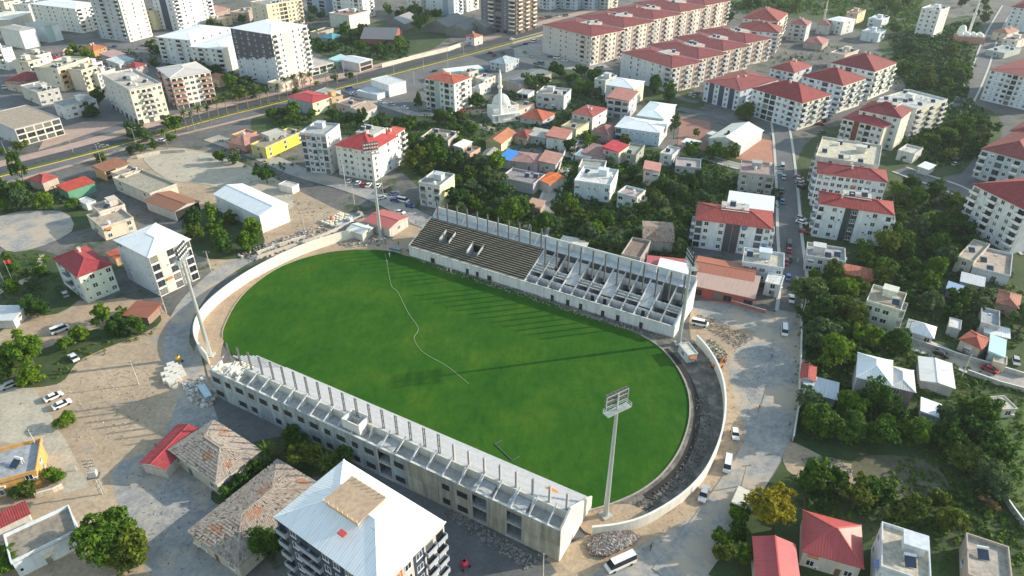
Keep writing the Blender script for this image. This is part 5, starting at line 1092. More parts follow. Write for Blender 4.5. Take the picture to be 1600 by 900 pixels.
mb = MB(); mb.box(-12.05, 12.05, -4.6, -4.52, 5.1, 6.05); mb.build('fascia', plain((.08, .42, .58), .4), r)
for x in (-9, -3, 3, 9):
    mb = MB(); mb.box(x-.25, x+.25, -.25, .25, 0, 5.19); mb.build('post', plain((.6, .6, .6), .5), r)
    mb = MB(); mb.box(x-.5, x+.5, 1.2, 2.0, 0, 1.7); mb.build('fuel_pump', plain((.1, .2, .5), .4), r)
def wall_line(label, px, h=1.8, t=.25, c=(.58, .54, .48), step=6):
    pts = [P(*q) for q in px]; r = thing('garden_wall', label, 'wall', pts[0]); m = wallm(c, .7)
    for i, (a, b) in enumerate(zip(pts, pts[1:])):
        d = b-a; q = MB(); ang = math.atan2(d.y, d.x); q.box(0.02, d.length-.02, -t/2, t/2, 0, h); q.build('wall_section', m, r, loc=a-pts[0], rz=ang)
        q = MB(); q.box(0, d.length, -t/2-.05, t/2+.05, h+.002, h+.08); q.build('coping', M_COP, r, loc=a-pts[0], rz=ang)
wall_line('long cream wall along the far side of the boulevard', [(597, 106), (650, 92), (700, 80), (728, 70)], 2.6, c=(.76, .70, .58))
wall_line('low wall between the lane and the trees at the right', [(1420, 534), (1500, 560), (1600, 590)], 1.5, c=(.5, .48, .44))
wall_line('stone wall along the near side of the right lane', [(1510, 584), (1560, 602), (1620, 618)], 1.4)
wall_line('wall along the tree edge of the wide street', [(1252, 470), (1250, 560), (1246, 640), (1238, 690)], 1.8, c=(.52, .5, .44))
wall_line('concrete wall round the dusty lot beside the boulevard', [(215, 248), (252, 240), (290, 238)], 1.5)
wall_line('red brick wall along the workshop yard', [(1086, 462), (1140, 474), (1196, 490)], 1.3, c=(.42, .16, .13))
wall_line('wall at the end of the forecourt beside the bush', [(56, 778), (84, 770), (100, 762)], 1.3, c=(.66, .58, .44))
wall_line('long boundary wall at the far right of the meadow', [(1560, 770), (1580, 800), (1610, 840)], 1.6, c=(.4, .4, .38))
wall_line('white garden wall beside the narrow street', [(862, 300), (872, 272), (884, 236)], 1.7, c=(.7, .66, .58))
wall_line('grey lot wall below the dusty lot hedge', [(402, 398), (440, 384), (478, 372)], 1.2, c=(.62, .54, .42))

# ------------------------------------------------------------------ trees
def crown_mesh(name, seed, clumps, per, leaf, flat=1.0, kind='round'):
    g = np.random.default_rng(seed); C = []
    lobes = [np.array([g.uniform(.15, .62)*math.cos(a_), g.uniform(.15, .62)*math.sin(a_), g.uniform(-.35, .5)]) for a_ in g.uniform(0, 6.28, 5)]+[np.array([0, 0, .3])]; lr = g.uniform(.28, .58, 6)
    while len(C) < clumps:
        v = g.normal(size=3); v /= np.linalg.norm(v); rr = g.uniform(.35, .82)
        if kind == 'round':
            li = g.integers(0, 6); C.append(lobes[li]+v*lr[li]*g.uniform(.5, 1.1)*np.array([1, 1, .9])); continue
        if v[2] < -.55: continue
        if kind == 'cone': v = v*np.array([1-.55*max(v[2], 0), 1-.55*max(v[2], 0), 1.35])
        C.append(v*rr)
    C = np.array(C); rad = g.uniform(.12, .30, clumps)
    n = clumps*per
    d = g.normal(size=(n, 3)); d /= np.linalg.norm(d, axis=1)[:, None]; d[:, 2] = np.where(d[:, 2] < -.3, -d[:, 2], d[:, 2])
    ci = np.repeat(np.arange(clumps), per)
    pos = C[ci]+d*(rad[ci]*g.uniform(.6, 1.05, n))[:, None]
    nor = d+g.normal(size=(n, 3))*.55; nor /= np.linalg.norm(nor, axis=1)[:, None]
    t = np.cross(nor, g.normal(size=(n, 3))); t /= np.linalg.norm(t, axis=1)[:, None]; bt = np.cross(nor, t)
    s = leaf*g.uniform(.6, 1.3, n)[:, None]
    quad = np.stack([pos-t*s, pos+bt*s*.55-nor*s*.2, pos+t*s, pos-bt*s*.55-nor*s*.2], 1).reshape(-1, 3)
    quad[:, 2] *= flat
    me = bpy.data.meshes.new(name); me.vertices.add(n*4); me.vertices.foreach_set('co', quad.ravel().astype(np.float32))
    me.loops.add(n*4); me.loops.foreach_set('vertex_index', np.arange(n*4, dtype=np.int32))
    me.polygons.add(n); me.polygons.foreach_set('loop_start', np.arange(0, n*4, 4, dtype=np.int32)); me.polygons.foreach_set('loop_total', np.full(n, 4, dtype=np.int32))
    me.update(calc_edges=True); me.materials.append(LEAF[0]); return me
LEAF = [leafm('leaf_mid', (.024, .075, .008), (.11, .20, .018)), leafm('leaf_dark', (.014, .052, .010), (.065, .145, .02)), leafm('leaf_olive', (.04, .075, .012), (.15, .19, .026)),
        leafm('leaf_bright', (.04, .11, .008), (.17, .27, .016)), leafm('leaf_grey', (.045, .09, .035), (.11, .17, .065)), leafm('leaf_yellow', (.24, .19, .01), (.46, .33, .02)), leafm('leaf_dry', (.16, .1, .05), (.26, .17, .08))]
CR = [crown_mesh('crown', 10+i, 60, 40, .125, .95) for i in range(9)]
CRL = [crown_mesh('crown', 40+i, 120, 58, .078, .95) for i in range(5)]
CRS = [crown_mesh('crown', 60+i, 26, 36, .15, .9) for i in range(5)]
CRC = [crown_mesh('crown', 80+i, 40, 40, .10, 1.0, 'cone') for i in range(2)]
BARK = plain((.10, .075, .055), .95, vary=.3)
def trunk_mesh(seed):
    g = random.Random(seed); mb = MB(); mb.tube((0, 0, 0), (.02, .01, .55), .07, .05, 8)
    for i in range(4):
        a = i*1.57+g.uniform(-.4, .4); mb.tube((.02, .01, .5), (.42*math.cos(a), .42*math.sin(a), .9+g.uniform(-.1, .15)), .04, .015, 6)
    return mb.mesh('trunk', [BARK])
TR = [trunk_mesh(i) for i in range(3)]
TREES = []
trng = random.Random(11)
def tree(x, y, r, hgt, leaf, kind, label, group, name='tree', cat='tree'):
    root = thing(name, label, cat, (x, y, 0), trng.uniform(0, 6.28), group)
    me = trng.choice({'s': CRS, 'm': CR, 'l': CRL, 'c': CRC}[kind])
    rz = hgt*.50 if kind != 'c' else hgt*.38
    zc_ = hgt*.46 if kind != 'c' else hgt*.48
    c = add('crown', me, root, (0, 0, zc_), scale=(r, r*trng.uniform(.88, 1.1), rz/.85 if kind != 'c' else rz))
    c.material_slots[0].link = 'OBJECT'; c.material_slots[0].material = LEAF[leaf]
    add('trunk', trng.choice(TR), root, scale=(r*.8, r*.8, max(zc_, hgt*.5)))
    TREES.append((Vector((x, y)), r))
    return root
def inpoly(x, y, poly):
    c = False; n = len(poly)
    for i in range(n):
        (x1, y1), (x2, y2) = poly[i], poly[(i+1) % n]
        if (y1 > y) != (y2 > y) and x < (x2-x1)*(y-y1)/(y2-y1)+x1: c = not c
    return c
LK = ['mid green', 'dark green', 'olive green', 'bright green', 'grey green', 'yellow', 'dry brown']
def grove(px, n, rr, leaves, where, seed, dense=.72, kind=None):
    g = random.Random(seed); poly = [P(*q).xy for q in px]; pp = [(v.x, v.y) for v in poly]
    x0, x1 = min(p[0] for p in pp), max(p[0] for p in pp); y0, y1 = min(p[1] for p in pp), max(p[1] for p in pp)
    n = max(2, round(n*.6)); rr = (rr[0]*1.22, rr[1]*1.25); got = []; tries = 0
    while len(got) < n and tries < n*90:
        tries += 1; x, y = g.uniform(x0, x1), g.uniform(y0, y1)
        if not inpoly(x, y, pp): continue
        r = g.uniform(*rr); v = Vector((x, y))
        if taken(v, r*.55): continue
        if any((v-q).length < (r+s)*dense for q, s in TREES) or any((v-Vector((a, b))).length < (r+s)*dense for a, b, s, _ in got): continue
        got.append((x, y, r, g.choice(leaves) if g.random() < .62 else g.choice((0, 2, 3, 4))))
    got.sort(key=lambda t: Q((t[0], t[1], 0))[0])
    for i, (x, y, r, lf) in enumerate(got):
        size = 'small' if r < 2.4 else 'large' if r > 4 else 'round'
        k = kind or ('l' if r > 4.2 and y < 210 else 's' if r < 2.2 else 'm')
        lb = '%s %s tree, %s from the left %s' % (size, LK[lf], ordw(i), where)
        if len(lb.split()) > 16: lb = lb.split(' ', 1)[1]
        if len(lb.split()) > 16: lb = lb.split(' ', 1)[1]
        tree(x, y, r*1.06, r*g.uniform(1.3, 2.2)+.6, lf, k, lb if r > 2.5 else lb.replace('tree,', 'small_tree,'), 'trees '+where, *(() if r > 2.5 else ('small_tree', 'small_tree')))  # smaller grove trees, named apart from the bigger ones
    return len(got)
def one(x, y, r, h, leaf, kind, label, name='tree', cat='tree', group=None):
    p = P(x, y); return tree(p.x, p.y, r, h, leaf, kind, label, group, name, cat)
# named trees first
one(42, 296, 4.3, 21, 1, 'c', 'tall dark columnar tree beside the boulevard at the left edge')
one(1208, 830, 6.2, 10.5, 5, 'l', 'yellow leaved tree beside the red ribbed roof at the bottom')
one(1165, 185, 6.2, 10, 2, 'l', 'broad olive tree in front of the pale blue striped block')
one(1127, 254, 4.6, 8.5, 0, 'm', 'round green tree in the lane above the grey brown house')
one(1052, 216, 3.0, 15, 4, 'c', 'tall shaggy columnar tree at the corner of the white metal hall')
one(1133, 232, 2.4, 10, 1, 'c', 'dark conifer in front of the cream gabled hall')
one(1086, 214, 2.8, 5, 2, 's', 'small tree alone in the brick red yard')
one(655, 178, 2.8, 14, 1, 'c', 'tall dark tree at the street corner left of the balconied apartment house')
one(745, 168, 5.0, 9, 0, 'm', 'spreading tree between the apartment house and the mosque')
one(418, 286, 5.0, 8, 1, 'm', 'round dark tree at the bend of the road above the white hall')
one(275, 208, 4.8, 9, 3, 'm', 'bright round tree on the boulevard median in front of the cream block')
one(228, 222, 4.6, 8, 4, 'm', 'sparse grey tree on the boulevard median at the left')
one(172, 870, 6.6, 9, 0, 'l', 'very large bushy tree at the bottom left, left one of the pair')
one(212, 872, 6.2, 8.5, 2, 'l', 'very large bushy tree at the bottom left, right one of the pair')
one(424, 868, 4.6, 7, 0, 'l', 'large round tree between the sagging tile roof and the big white roof')
one(655, 52, 6.5, 15, 0, 'm', 'big tall tree standing over the far garden sheds')
one(1137, 38, 5.0, 13, 0, 'm', 'big tree at the far end of the long red roofed terrace')
one(1022, 150, 5.0, 14, 1, 'm', 'tall dark tree in front of the shorter terrace, left one')
one(1042, 158, 4.8, 12, 0, 'm', 'tall green tree in front of the shorter terrace, right one')
one(105, 668, 2.6, 4, 3, 'l', 'bright bush at the edge of the concrete forecourt', 'bush', 'bush')
one(60, 495, 4.4, 7, 1, 'l', 'dark round tree beside the pale roofed shelter at the left')
one(8, 740, 3.6, 5, 0, 'l', 'green tree at the left edge beside the orange house')
one(84, 752, 3.0, 4.5, 3, 'l', 'small leafy tree at the corner of the orange house')
one(40, 775, 3.0, 4, 2, 'm', 'thin leafy bush in the yard below the orange house', 'bush', 'bush')
one(10, 892, 4.0, 5, 3, 'l', 'bright bush cut by the bottom left corner', 'bush', 'bush')
one(1160, 880, 2.4, 4.5, 3, 'l', 'bright small tree at the roadside near the bottom edge')
one(1538, 880, 3.4, 5, 0, 'm', 'leafy tree behind the dusty roofless shed')
one(1460, 790, 3.2, 4.4, 2, 'm', 'spreading olive bush above the white flat terrace house', 'bush', 'bush')
one(1545, 795, 2.4, 3.2, 6, 's', 'dry brown bush in the bottom right meadow', 'bush', 'bush')
GR = [
 ([(640, 240), (700, 225), (770, 255), (780, 300), (848, 330), (850, 372), (720, 338), (705, 320), (705, 280), (650, 275), (635, 260)], 40, (2.8, 4.8), (1, 1, 0, 0, 2), 'in the dense grove behind the stepped rows'),
 ([(870, 320), (900, 330), (965, 340), (1005, 345), (968, 372), (1000, 410), (915, 390), (862, 372)], 16, (2.2, 3.8), (0, 1, 2, 3), 'in the garden behind the open cells'),
 ([(1000, 300), (1090, 285), (1150, 300), (1085, 330), (1080, 345), (1060, 350), (1000, 335)], 16, (2.2, 3.6), (0, 1, 4), 'in the gardens right of the pinkish house'),
 ([(1056, 342), (1085, 352), (1082, 415), (1058, 408)], 5, (2.4, 3.4), (1, 0), 'beside the old tile roof'),
 ([(640, 195), (700, 182), (758, 200), (745, 235), (640, 245), (625, 215)], 16, (2.8, 4.4), (0, 1, 2), 'below the street of the apartment house'),
 ([(475, 55), (560, 45), (640, 65), (640, 92), (585, 96), (555, 84), (495, 84)], 24, (2.8, 4.6), (1, 0, 0), 'in the far garden beyond the boulevard'),
 ([(570, 30), (640, 12), (720, 18), (750, 28), (650, 34), (575, 44)], 14, (3, 5), (1, 0), 'behind the far sheds'),
 ([(800, 128), (860, 106), (935, 128), (935, 160), (895, 150), (870, 138), (815, 150)], 17, (3.2, 4.8), (1, 1, 0), 'in the dark mass right of the workshop'),
 ([(1400, 300), (1440, 292), (1540, 345), (1530, 378), (1500, 400), (1490, 440), (1430, 445), (1400, 425), (1330, 410), (1395, 385)], 44, (2.4, 4.0), (1, 1, 4, 0), 'in the dark grove right of the striped block'),
 ([(1430, 212), (1545, 195), (1535, 235), (1480, 262), (1400, 235)], 20, (3, 4.8), (1, 1, 0), 'in the wood above the right hand road'),
 ([(1395, 72), (1500, 75), (1512, 150), (1440, 150), (1400, 125)], 22, (3, 5), (1, 0, 2), 'in the far park below the lone tower'),
 ([(1290, 2), (1430, -4), (1432, 40), (1390, 62), (1385, 22)], 14, (3, 5), (0, 1, 2), 'beyond the far yellow house'),
 ([(1480, -4), (1560, -4), (1540, 40), (1492, 50)], 10, (3, 5), (1, 0), 'around the far minaret'),
 ([(1140, 2), (1290, -4), (1300, 18), (1240, 22), (1150, 20)], 12, (3, 5), (1, 0), 'at the top edge beyond the terraces'),
 ([(1255, 465), (1330, 475), (1345, 520), (1400, 545), (1325, 580), (1285, 575), (1252, 560)], 22, (3, 4.8), (3, 0, 0, 1), 'along the wide street above the red gatehouse'),
 ([(1252, 635), (1325, 645), (1400, 652), (1440, 668), (1440, 700), (1340, 695), (1245, 690)], 20, (3.2, 4.8), (0, 1, 3, 0), 'below the mauve house'),
 ([(1440, 670), (1530, 665), (1560, 765), (1540, 790), (1490, 720), (1440, 690)], 16, (2.6, 4.2), (1, 1, 4), 'at the edge of the meadow'),
 ([(1230, 745), (1370, 775), (1490, 800), (1480, 835), (1350, 805), (1250, 790)], 16, (2.6, 4.2), (0, 1, 2), 'behind the bottom red roofs'),
 ([(1125, 850), (1160, 800), (1178, 830), (1150, 905), (1120, 905)], 6, (1.5, 2.4), (3, 0), 'at the bottom roadside'),
 ([(290, 345), (350, 338), (400, 365), (390, 402), (330, 400), (300, 385)], 15, (2.8, 3.8), (0, 1, 3), 'between the white tower and the white hall'),
 ([(0, 292), (60, 290), (120, 330), (60, 338), (0, 332)], 12, (2.5, 4), (1, 0), 'in the garden at the left edge'),
 ([(-5, 548), (72, 552), (78, 602), (-5, 598)], 9, (2.4, 3.8), (0, 3, 2), 'in the left clump beside the concrete forecourt'),
 ([(78, 550), (130, 532), (124, 552), (82, 566)], 4, (1.8, 2.6), (0, 1), 'in the low hedge beside the dirt track'),
 ([(148, 505), (218, 492), (235, 518), (170, 540)], 8, (2.2, 3.2), (0, 1), 'in the clump at the turn of the dirt track'),
 ([(330, 770), (398, 738), (412, 750), (350, 795)], 8, (1.7, 2.5), (0, 1), 'between the two old tile roofs'),
 ([(420, 182), (460, 176), (545, 190), (645, 195), (645, 222), (560, 205), (480, 192), (420, 205)], 22, (2.6, 4), (1, 0, 0), 'above the red roofed white block'),
 ([(330, 132), (400, 122), (412, 156), (345, 164)], 12, (3, 4.4), (1, 1, 0), 'below the white roofed pair'),
 ([(100, 86), (168, 92), (160, 102), (110, 102)], 4, (2.8, 4), (0, 3), 'above the orange awnings'),
 ([(225, 78), (300, 84), (300, 108), (232, 104)], 7, (2.8, 4), (1, 0), 'above the terracotta balconies'),
 ([(142, 162), (168, 165), (168, 186), (140, 184)], 4, (2.8, 4), (1,), 'beside the white two storey house'),
 ([(880, 225), (940, 215), (1000, 235), (1000, 285), (970, 290), (945, 262), (880, 262)], 12, (1.8, 3), (0, 1, 3), 'around the crimson roof'),
 ([(1260, 430), (1340, 440), (1345, 470), (1258, 462)], 8, (2, 3.2), (0, 3, 1), 'below the grey flat house'),
 ([(1440, 450), (1600, 470), (1600, 560), (1540, 520), (1440, 500)], 20, (2, 3.4), (0, 1, 4), 'around the small roofs at the right'),
 ([(1060, 232), (1150, 236), (1150, 262), (1060, 252)], 6, (2, 3.4), (0, 1), 'below the brick red yard'),
 ([(420, 690), (540, 705), (560, 735), (470, 735)], 5, (1.8, 2.8), (1, 0), 'behind the big white roof'),
 ([(118, 84), (165, 88), (168, 98), (112, 96)], 7, (2.6, 3.6), (0, 3), 'around the small orange house'),
 ([(300, 95), (345, 112), (350, 128), (300, 110)], 8, (2.6, 3.8), (1, 0), 'in front of the white roofed pair'),
 ([(470, 22), (520, 30), (520, 48), (480, 44)], 6, (2.6, 4), (1, 0), 'beside the cream gridded block'),
 ([(325, 40), (395, 30), (370, 45), (330, 50)], 6, (2.6, 4), (1, 0), 'behind the white roofed pair'),
 ([(1385, 425), (1440, 450), (1430, 500), (1425, 510), (1330, 445)], 9, (2.2, 3.4), (0, 1), 'around the cream four storey house'),
 ([(8, 235), (60, 228), (40, 250), (0, 262)], 4, (2.2, 3.2), (0, 2), 'below the wide dusty roof'),
 ([(180, 215), (250, 196), (258, 204), (190, 226)], 5, (2, 3), (2, 4), 'on the pavement below the cream block'),
 ([(430, 108), (455, 104), (450, 128), (420, 132)], 4, (2.2, 3.2), (0, 1), 'at the foot of the navy tower'),
 ([(0, 400), (85, 400), (95, 450), (30, 470), (0, 470)], 14, (1.4, 2.4), (0, 3, 1), 'in the plots left of the mint house'),
 ([(120, 262), (230, 232), (330, 206), (334, 212), (232, 240), (125, 272)], 9, (1.8, 2.6), (0, 2), 'on the near pavement of the boulevard'),
 ([(430, 150), (560, 118), (562, 123), (432, 156)], 7, (1.6, 2.2), (0, 2), 'on the boulevard median beyond the palms'),
 ([(340, 235), (420, 262), (400, 275), (300, 240)], 7, (1.8, 3), (0, 1), 'along the lot hedge'),
]
tot = 0
for i, (px, n, rr, lv, wh) in enumerate(GR): tot += grove(px, n, rr, lv, wh, 100+i)
print('TREES', tot, len(TREES))
# palms
def palm_mesh(seed):
    g = random.Random(seed); mb = MB()
    for i in range(26):
        a = i*2.4; el = g.uniform(-.5, 1.2); L = g.uniform(.85, 1.1); p = Vector((0, 0, 0)); d = Vector((math.cos(a)*math.cos(el), math.sin(a)*math.cos(el), math.sin(el))); sd = Vector((-math.sin(a), math.cos(a), 0))
        w = .13
        for k in range(4):
            q = p+d*L/4; d = (d+Vector((0, 0, -.28))).normalized(); w2 = w*(1.15 if k == 0 else .62)
            mb.face([p-sd*w, p+sd*w, q+sd*w2, q-sd*w2]); p, w = q, w2
    return mb.mesh('crown', [LEAF[2]])
PM = [palm_mesh(i) for i in range(3)]; mb = MB(); mb.tube((0, 0, 0), (0, 0, 1), .22, .16, 8); PT = mb.mesh('trunk', [plain((.2, .16, .11), .95, vary=.3)])
PAL = [(262, 232), (293, 205), (304, 203), (315, 196), (329, 193), (343, 186), (356, 180), (372, 176), (388, 170), (408, 166), (421, 164), (437, 158), (449, 150), (461, 146), (474, 143), (487, 141), (511, 135), (527, 131)]
for i, (x, y) in enumerate(PAL):
    p = G(x, y); h = trng.uniform(7.5, 10); r = thing('palm_tree', '%s palm from the left in the row along the boulevard' % ordw(i), 'palm tree', p, trng.uniform(0, 6), 'palms along the boulevard')
    add('crown', trng.choice(PM), r, (0, 0, h), scale=(3.1,)*3); add('trunk', PT, r, scale=(1.2, 1.2, h))
for x, y, h, s, lb in ((422, 722, 3.5, 3.0, 'stocky palm between the patched tile house and the near stand'), (512, 738, 3.5, 3.0, 'stocky palm beside the corner of the big white roof')):
    p = P(x, y); r = thing('palm_tree', lb, 'palm tree', p); add('crown', PM[0], r, (0, 0, h), scale=(s,)*3); add('trunk', PT, r, scale=(1.6, 1.6, h))
# low growth between the trees
def scrub(name, label, px, dens, size, leaf, seed):
    g = np.random.default_rng(seed); pp = [(P(*q).x, P(*q).y) for q in px]
    x0, x1 = min(p[0] for p in pp), max(p[0] for p in pp); y0, y1 = min(p[1] for p in pp), max(p[1] for p in pp)
    area = (x1-x0)*(y1-y0); n = int(area*dens); V = []
    for x, y in zip(g.uniform(x0, x1, n), g.uniform(y0, y1, n)):
        if not inpoly(x, y, pp) or taken(Vector((x, y)), .2): continue
        V.append((x, y))
    if not V: return
    V = np.array(V); k = 9; n = len(V)*k
    base = np.repeat(V, k, 0); s = np.repeat(g.uniform(.5, 1.3, len(V)), k)*size
    d = g.normal(size=(n, 3)); d /= np.linalg.norm(d, axis=1)[:, None]; d[:, 2] = abs(d[:, 2])
    pos = np.concatenate([base, np.full((n, 1), .12)], 1)+d*s[:, None]*np.array([.9, .9, 1.0])
    t = np.cross(d, g.normal(size=(n, 3))); t /= np.linalg.norm(t, axis=1)[:, None]; bt = np.cross(d, t); q = (s*.5)[:, None]
    quad = np.stack([pos-t*q, pos+bt*q*.6, pos+t*q, pos-bt*q*.6], 1).reshape(-1, 3); quad[:, 2] = np.maximum(quad[:, 2], .02)
    me = bpy.data.meshes.new(name); me.from_pydata(quad.tolist(), [], np.arange(n*4).reshape(-1, 4).tolist()); me.materials.append(LEAF[leaf])
    tag(add(name, me), label, 'undergrowth', kind='stuff')
scrub('undergrowth', 'tangled bushes under the grove behind the stepped rows', GR[0][0], 0.198, 1.38, 1, 1)
scrub('undergrowth', 'garden bushes behind the open cells', [(870, 250), (1000, 240), (1100, 255), (1150, 300), (1080, 345), (1080, 420), (1000, 430), (900, 392), (860, 370)], 0.132, 1.00, 0, 2)
scrub('undergrowth', 'bushes in the dark grove at the right', [(1330, 400), (1400, 290), (1450, 290), (1545, 345), (1500, 440), (1430, 450)], 0.198, 1.38, 1, 3)
scrub('undergrowth', 'bushes and weeds in the gardens right of the wide street', [(1252, 460), (1345, 470), (1420, 540), (1600, 610), (1600, 900), (1480, 840), (1250, 800), (1250, 740), (1345, 770), (1440, 700), (1250, 690)], 0.132, 0.88, 0, 4)
scrub('undergrowth', 'weeds in the far garden beyond the boulevard', GR[5][0], 0.110, 1.62, 1, 5)
scrub('undergrowth', 'weeds below the street of the apartment house', [(420, 182), (640, 190), (760, 190), (750, 240), (640, 250), (560, 210), (420, 210)], 0.110, 1.25, 0, 6)
scrub('undergrowth', 'scrub in the far park at the top right', [(1395, 60), (1520, 30), (1512, 150), (1440, 155), (1400, 120)], 0.088, 1.88, 1, 7)
scrub('undergrowth', 'scrub in the wood above the right hand road', [(1400, 150), (1545, 180), (1540, 240), (1480, 268), (1395, 240)], 0.110, 1.62, 1, 8)
scrub('undergrowth', 'weeds along the dirt track at the left', [(80, 560), (160, 520), (240, 505), (245, 520), (150, 560), (90, 600)], 0.264, 0.62, 2, 9)
scrub('undergrowth', 'bushes at the left edge garden', [(0, 285), (70, 280), (128, 326), (60, 330), (0, 333)], 0.176, 1.12, 1, 10)
scrub('undergrowth', 'weeds behind the big white roof', [(400, 700), (540, 700), (560, 735), (430, 760), (350, 795)], 0.330, 0.75, 0, 11)
scrub('undergrowth', 'scrub beyond the terraces at the top edge', [(1140, 4), (1290, -4), (1440, -6), (1440, 60), (1300, 24), (1150, 22)], 0.066, 2.00, 0, 12)

RG = [(1252, 460), (1345, 470), (1420, 540), (1600, 610), (1600, 900), (1480, 840), (1250, 800), (1250, 740), (1345, 770), (1440, 700), (1250, 690)]
scrub('undergrowth', 'bright weeds in the gardens right of the wide street', RG, .35, .55, 3, 21)
scrub('undergrowth', 'olive bushes round the houses behind the far stand', [(870, 250), (1000, 230), (1100, 245), (1230, 300), (1215, 330), (1080, 345), (1080, 420), (1000, 430), (900, 392), (860, 370)], .09, .9, 3, 22)
scrub('undergrowth', 'bright bushes among the trees behind the stepped rows', GR[0][0], .09, 1.1, 0, 23)
scrub('undergrowth', 'hedges beside the boulevard and the dusty lot', [(330, 215), (420, 205), (470, 260), (450, 285), (350, 250)], .06, 1.0, 0, 24)
scrub('undergrowth', 'bushes between the far left blocks', [(100, 80), (300, 75), (420, 120), (330, 165), (220, 100), (110, 105)], .035, 1.4, 1, 25)
scrub('undergrowth', 'bushes in the lane gardens below the mosque', [(800, 130), (940, 130), (950, 225), (880, 262), (800, 250), (760, 200)], .05, 1.0, 0, 26)
scrub('undergrowth', 'weeds around the houses at the far right', [(1380, 440), (1600, 440), (1600, 560), (1500, 545), (1400, 500)], .08, .9, 0, 27)
scrub('undergrowth', 'bushes round the sunlit cluster blocks', [(1150, 95), (1300, 70), (1400, 90), (1440, 150), (1400, 160), (1300, 95), (1200, 100)], .03, 1.4, 0, 28)

scrub('undergrowth', 'dark weeds in the gardens right of the wide street', RG, .25, .5, 2, 31)
scrub('undergrowth', 'sparse weeds on the left dirt lot', [(0, 600), (100, 600), (230, 560), (250, 620), (180, 720), (110, 780), (60, 700)], .012, .3, 2, 32)
scrub('undergrowth', 'sparse weeds on the dusty lot by the white hall', [(215, 245), (330, 245), (450, 292), (560, 345), (470, 380), (330, 420), (300, 330)], .015, .35, 2, 33)
scrub('undergrowth', 'weeds along the foot of the right street wall', [(1240, 500), (1252, 500), (1250, 680), (1232, 690)], .2, .4, 0, 34)
scrub('undergrowth', 'weeds along the boulevard median', [(0, 268), (220, 211), (430, 156), (640, 104), (640, 108), (430, 161), (220, 217), (0, 276)], .05, .6, 2, 35)
scrub('undergrowth', 'grass tufts round the bottom right houses', [(1360, 800), (1500, 790), (1600, 830), (1600, 900), (1480, 900), (1350, 890)], .3, .5, 0, 36)

scrub('undergrowth', 'vegetable plots left of the mint house', [(0, 398), (80, 396), (100, 460), (40, 480), (0, 478)], .35, .5, 0, 41)

scrub('undergrowth', 'dense dark bushes between the houses behind the far stand', [(870, 250), (1000, 235), (1100, 250), (1225, 300), (1215, 330), (1080, 345), (1080, 420), (1000, 430), (900, 392), (860, 370)], .16, 1.35, 1, 51)
scrub('undergrowth', 'dense dark bushes along the gardens of the wide street', [(1252, 440), (1345, 450), (1430, 545), (1340, 580), (1330, 640), (1440, 660), (1440, 695), (1250, 690), (1252, 560)], .16, 1.25, 1, 52)
scrub('undergrowth', 'dense bushes at the meadow edge and behind the bottom roofs', [(1230, 745), (1350, 780), (1480, 800), (1500, 700), (1560, 770), (1540, 800), (1480, 840), (1350, 815), (1250, 800)], .14, 1.2, 1, 53)
scrub('undergrowth', 'dense bushes round the small roofs at the right', [(1400, 300), (1530, 350), (1600, 460), (1600, 550), (1500, 540), (1420, 500), (1330, 440)], .09, 1.3, 1, 54)
scrub('undergrowth', 'bushes filling the lanes below the mosque', [(640, 190), (800, 140), (950, 140), (950, 225), (880, 262), (790, 262), (700, 250)], .07, 1.4, 1, 55)
scrub('undergrowth', 'trees and bushes filling the far right park', [(1390, 60), (1530, 40), (1515, 155), (1545, 190), (1500, 265), (1400, 245), (1440, 160), (1400, 120)], .05, 2.2, 1, 56)
# ------------------------------------------------------------------ vehicles
TYRE = plain((.015, .015, .016), .9); CGL = plain((.015, .02, .026), .08); LITE = plain((.7, .68, .6), .2); RLITE = plain((.3, .02, .02), .3)
def car_paint(c): return plain(c, .25, .0, vary=.04)
def car_body(kind):
    """side profile, length along x (front +x)"""
    if kind == 'van': low = [(-2.5, .35), (2.45, .35), (2.5, .85), (2.2, 1.15), (-2.5, 1.2)]; roof = [(-2.48, 1.2), (2.0, 1.15), (1.35, 2.05), (-2.4, 2.1)]; w = .92
    elif kind == 'bus': low = [(-3.3, .4), (3.2, .4), (3.3, .95), (3.0, 1.3), (-3.3, 1.35)]; roof = [(-3.28, 1.35), (2.8, 1.3), (2.1, 2.55), (-3.2, 2.6)]; w = 1.0
    elif kind == 'pickup': low = [(-2.5, .4), (2.45, .4), (2.5, .9), (1.3, 1.1), (-2.5, 1.1)]; roof = [(-.9, 1.1), (1.3, 1.1), (.6, 1.72), (-.7, 1.75)]; w = .9
    elif kind == 'hatch': low = [(-1.95, .32), (1.9, .32), (2.0, .7), (1.0, .95), (-1.95, 1.0)]; roof = [(-1.9, 1.0), (1.0, .95), (.35, 1.48), (-1.5, 1.5)]; w = .86
    else: low = [(-2.2, .32), (2.15, .32), (2.25, .7), (1.2, .92), (-2.2, .98)]; roof = [(-1.75, .97), (1.2, .92), (.45, 1.43), (-1.05, 1.44)]; w = .88
    return low, roof, w
def extr(mb, prof, w0, w1, mi, top_mi=None):
    n = len(prof); i = len(mb.v); zmin = min(z for _, z in prof); zmax = max(z for _, z in prof)
    wf = lambda z: w0+(w1-w0)*(z-zmin)/max(1e-6, zmax-zmin)
    mb.v += [(x, -wf(z), z) for x, z in prof]+[(x, wf(z), z) for x, z in prof]
    for k in range(n):
        j = (k+1) % n; mb.f.append((i+k, i+n+k, i+n+j, i+j)); up = (prof[k][1]+prof[j][1])/2 > zmax-.06
        mb.m.append(top_mi if (top_mi is not None and up) else mi)
    mb.f.append(tuple(i+k for k in range(n))); mb.m.append(mi); mb.f.append(tuple(i+n+n-1-k for k in range(n))); mb.m.append(mi)
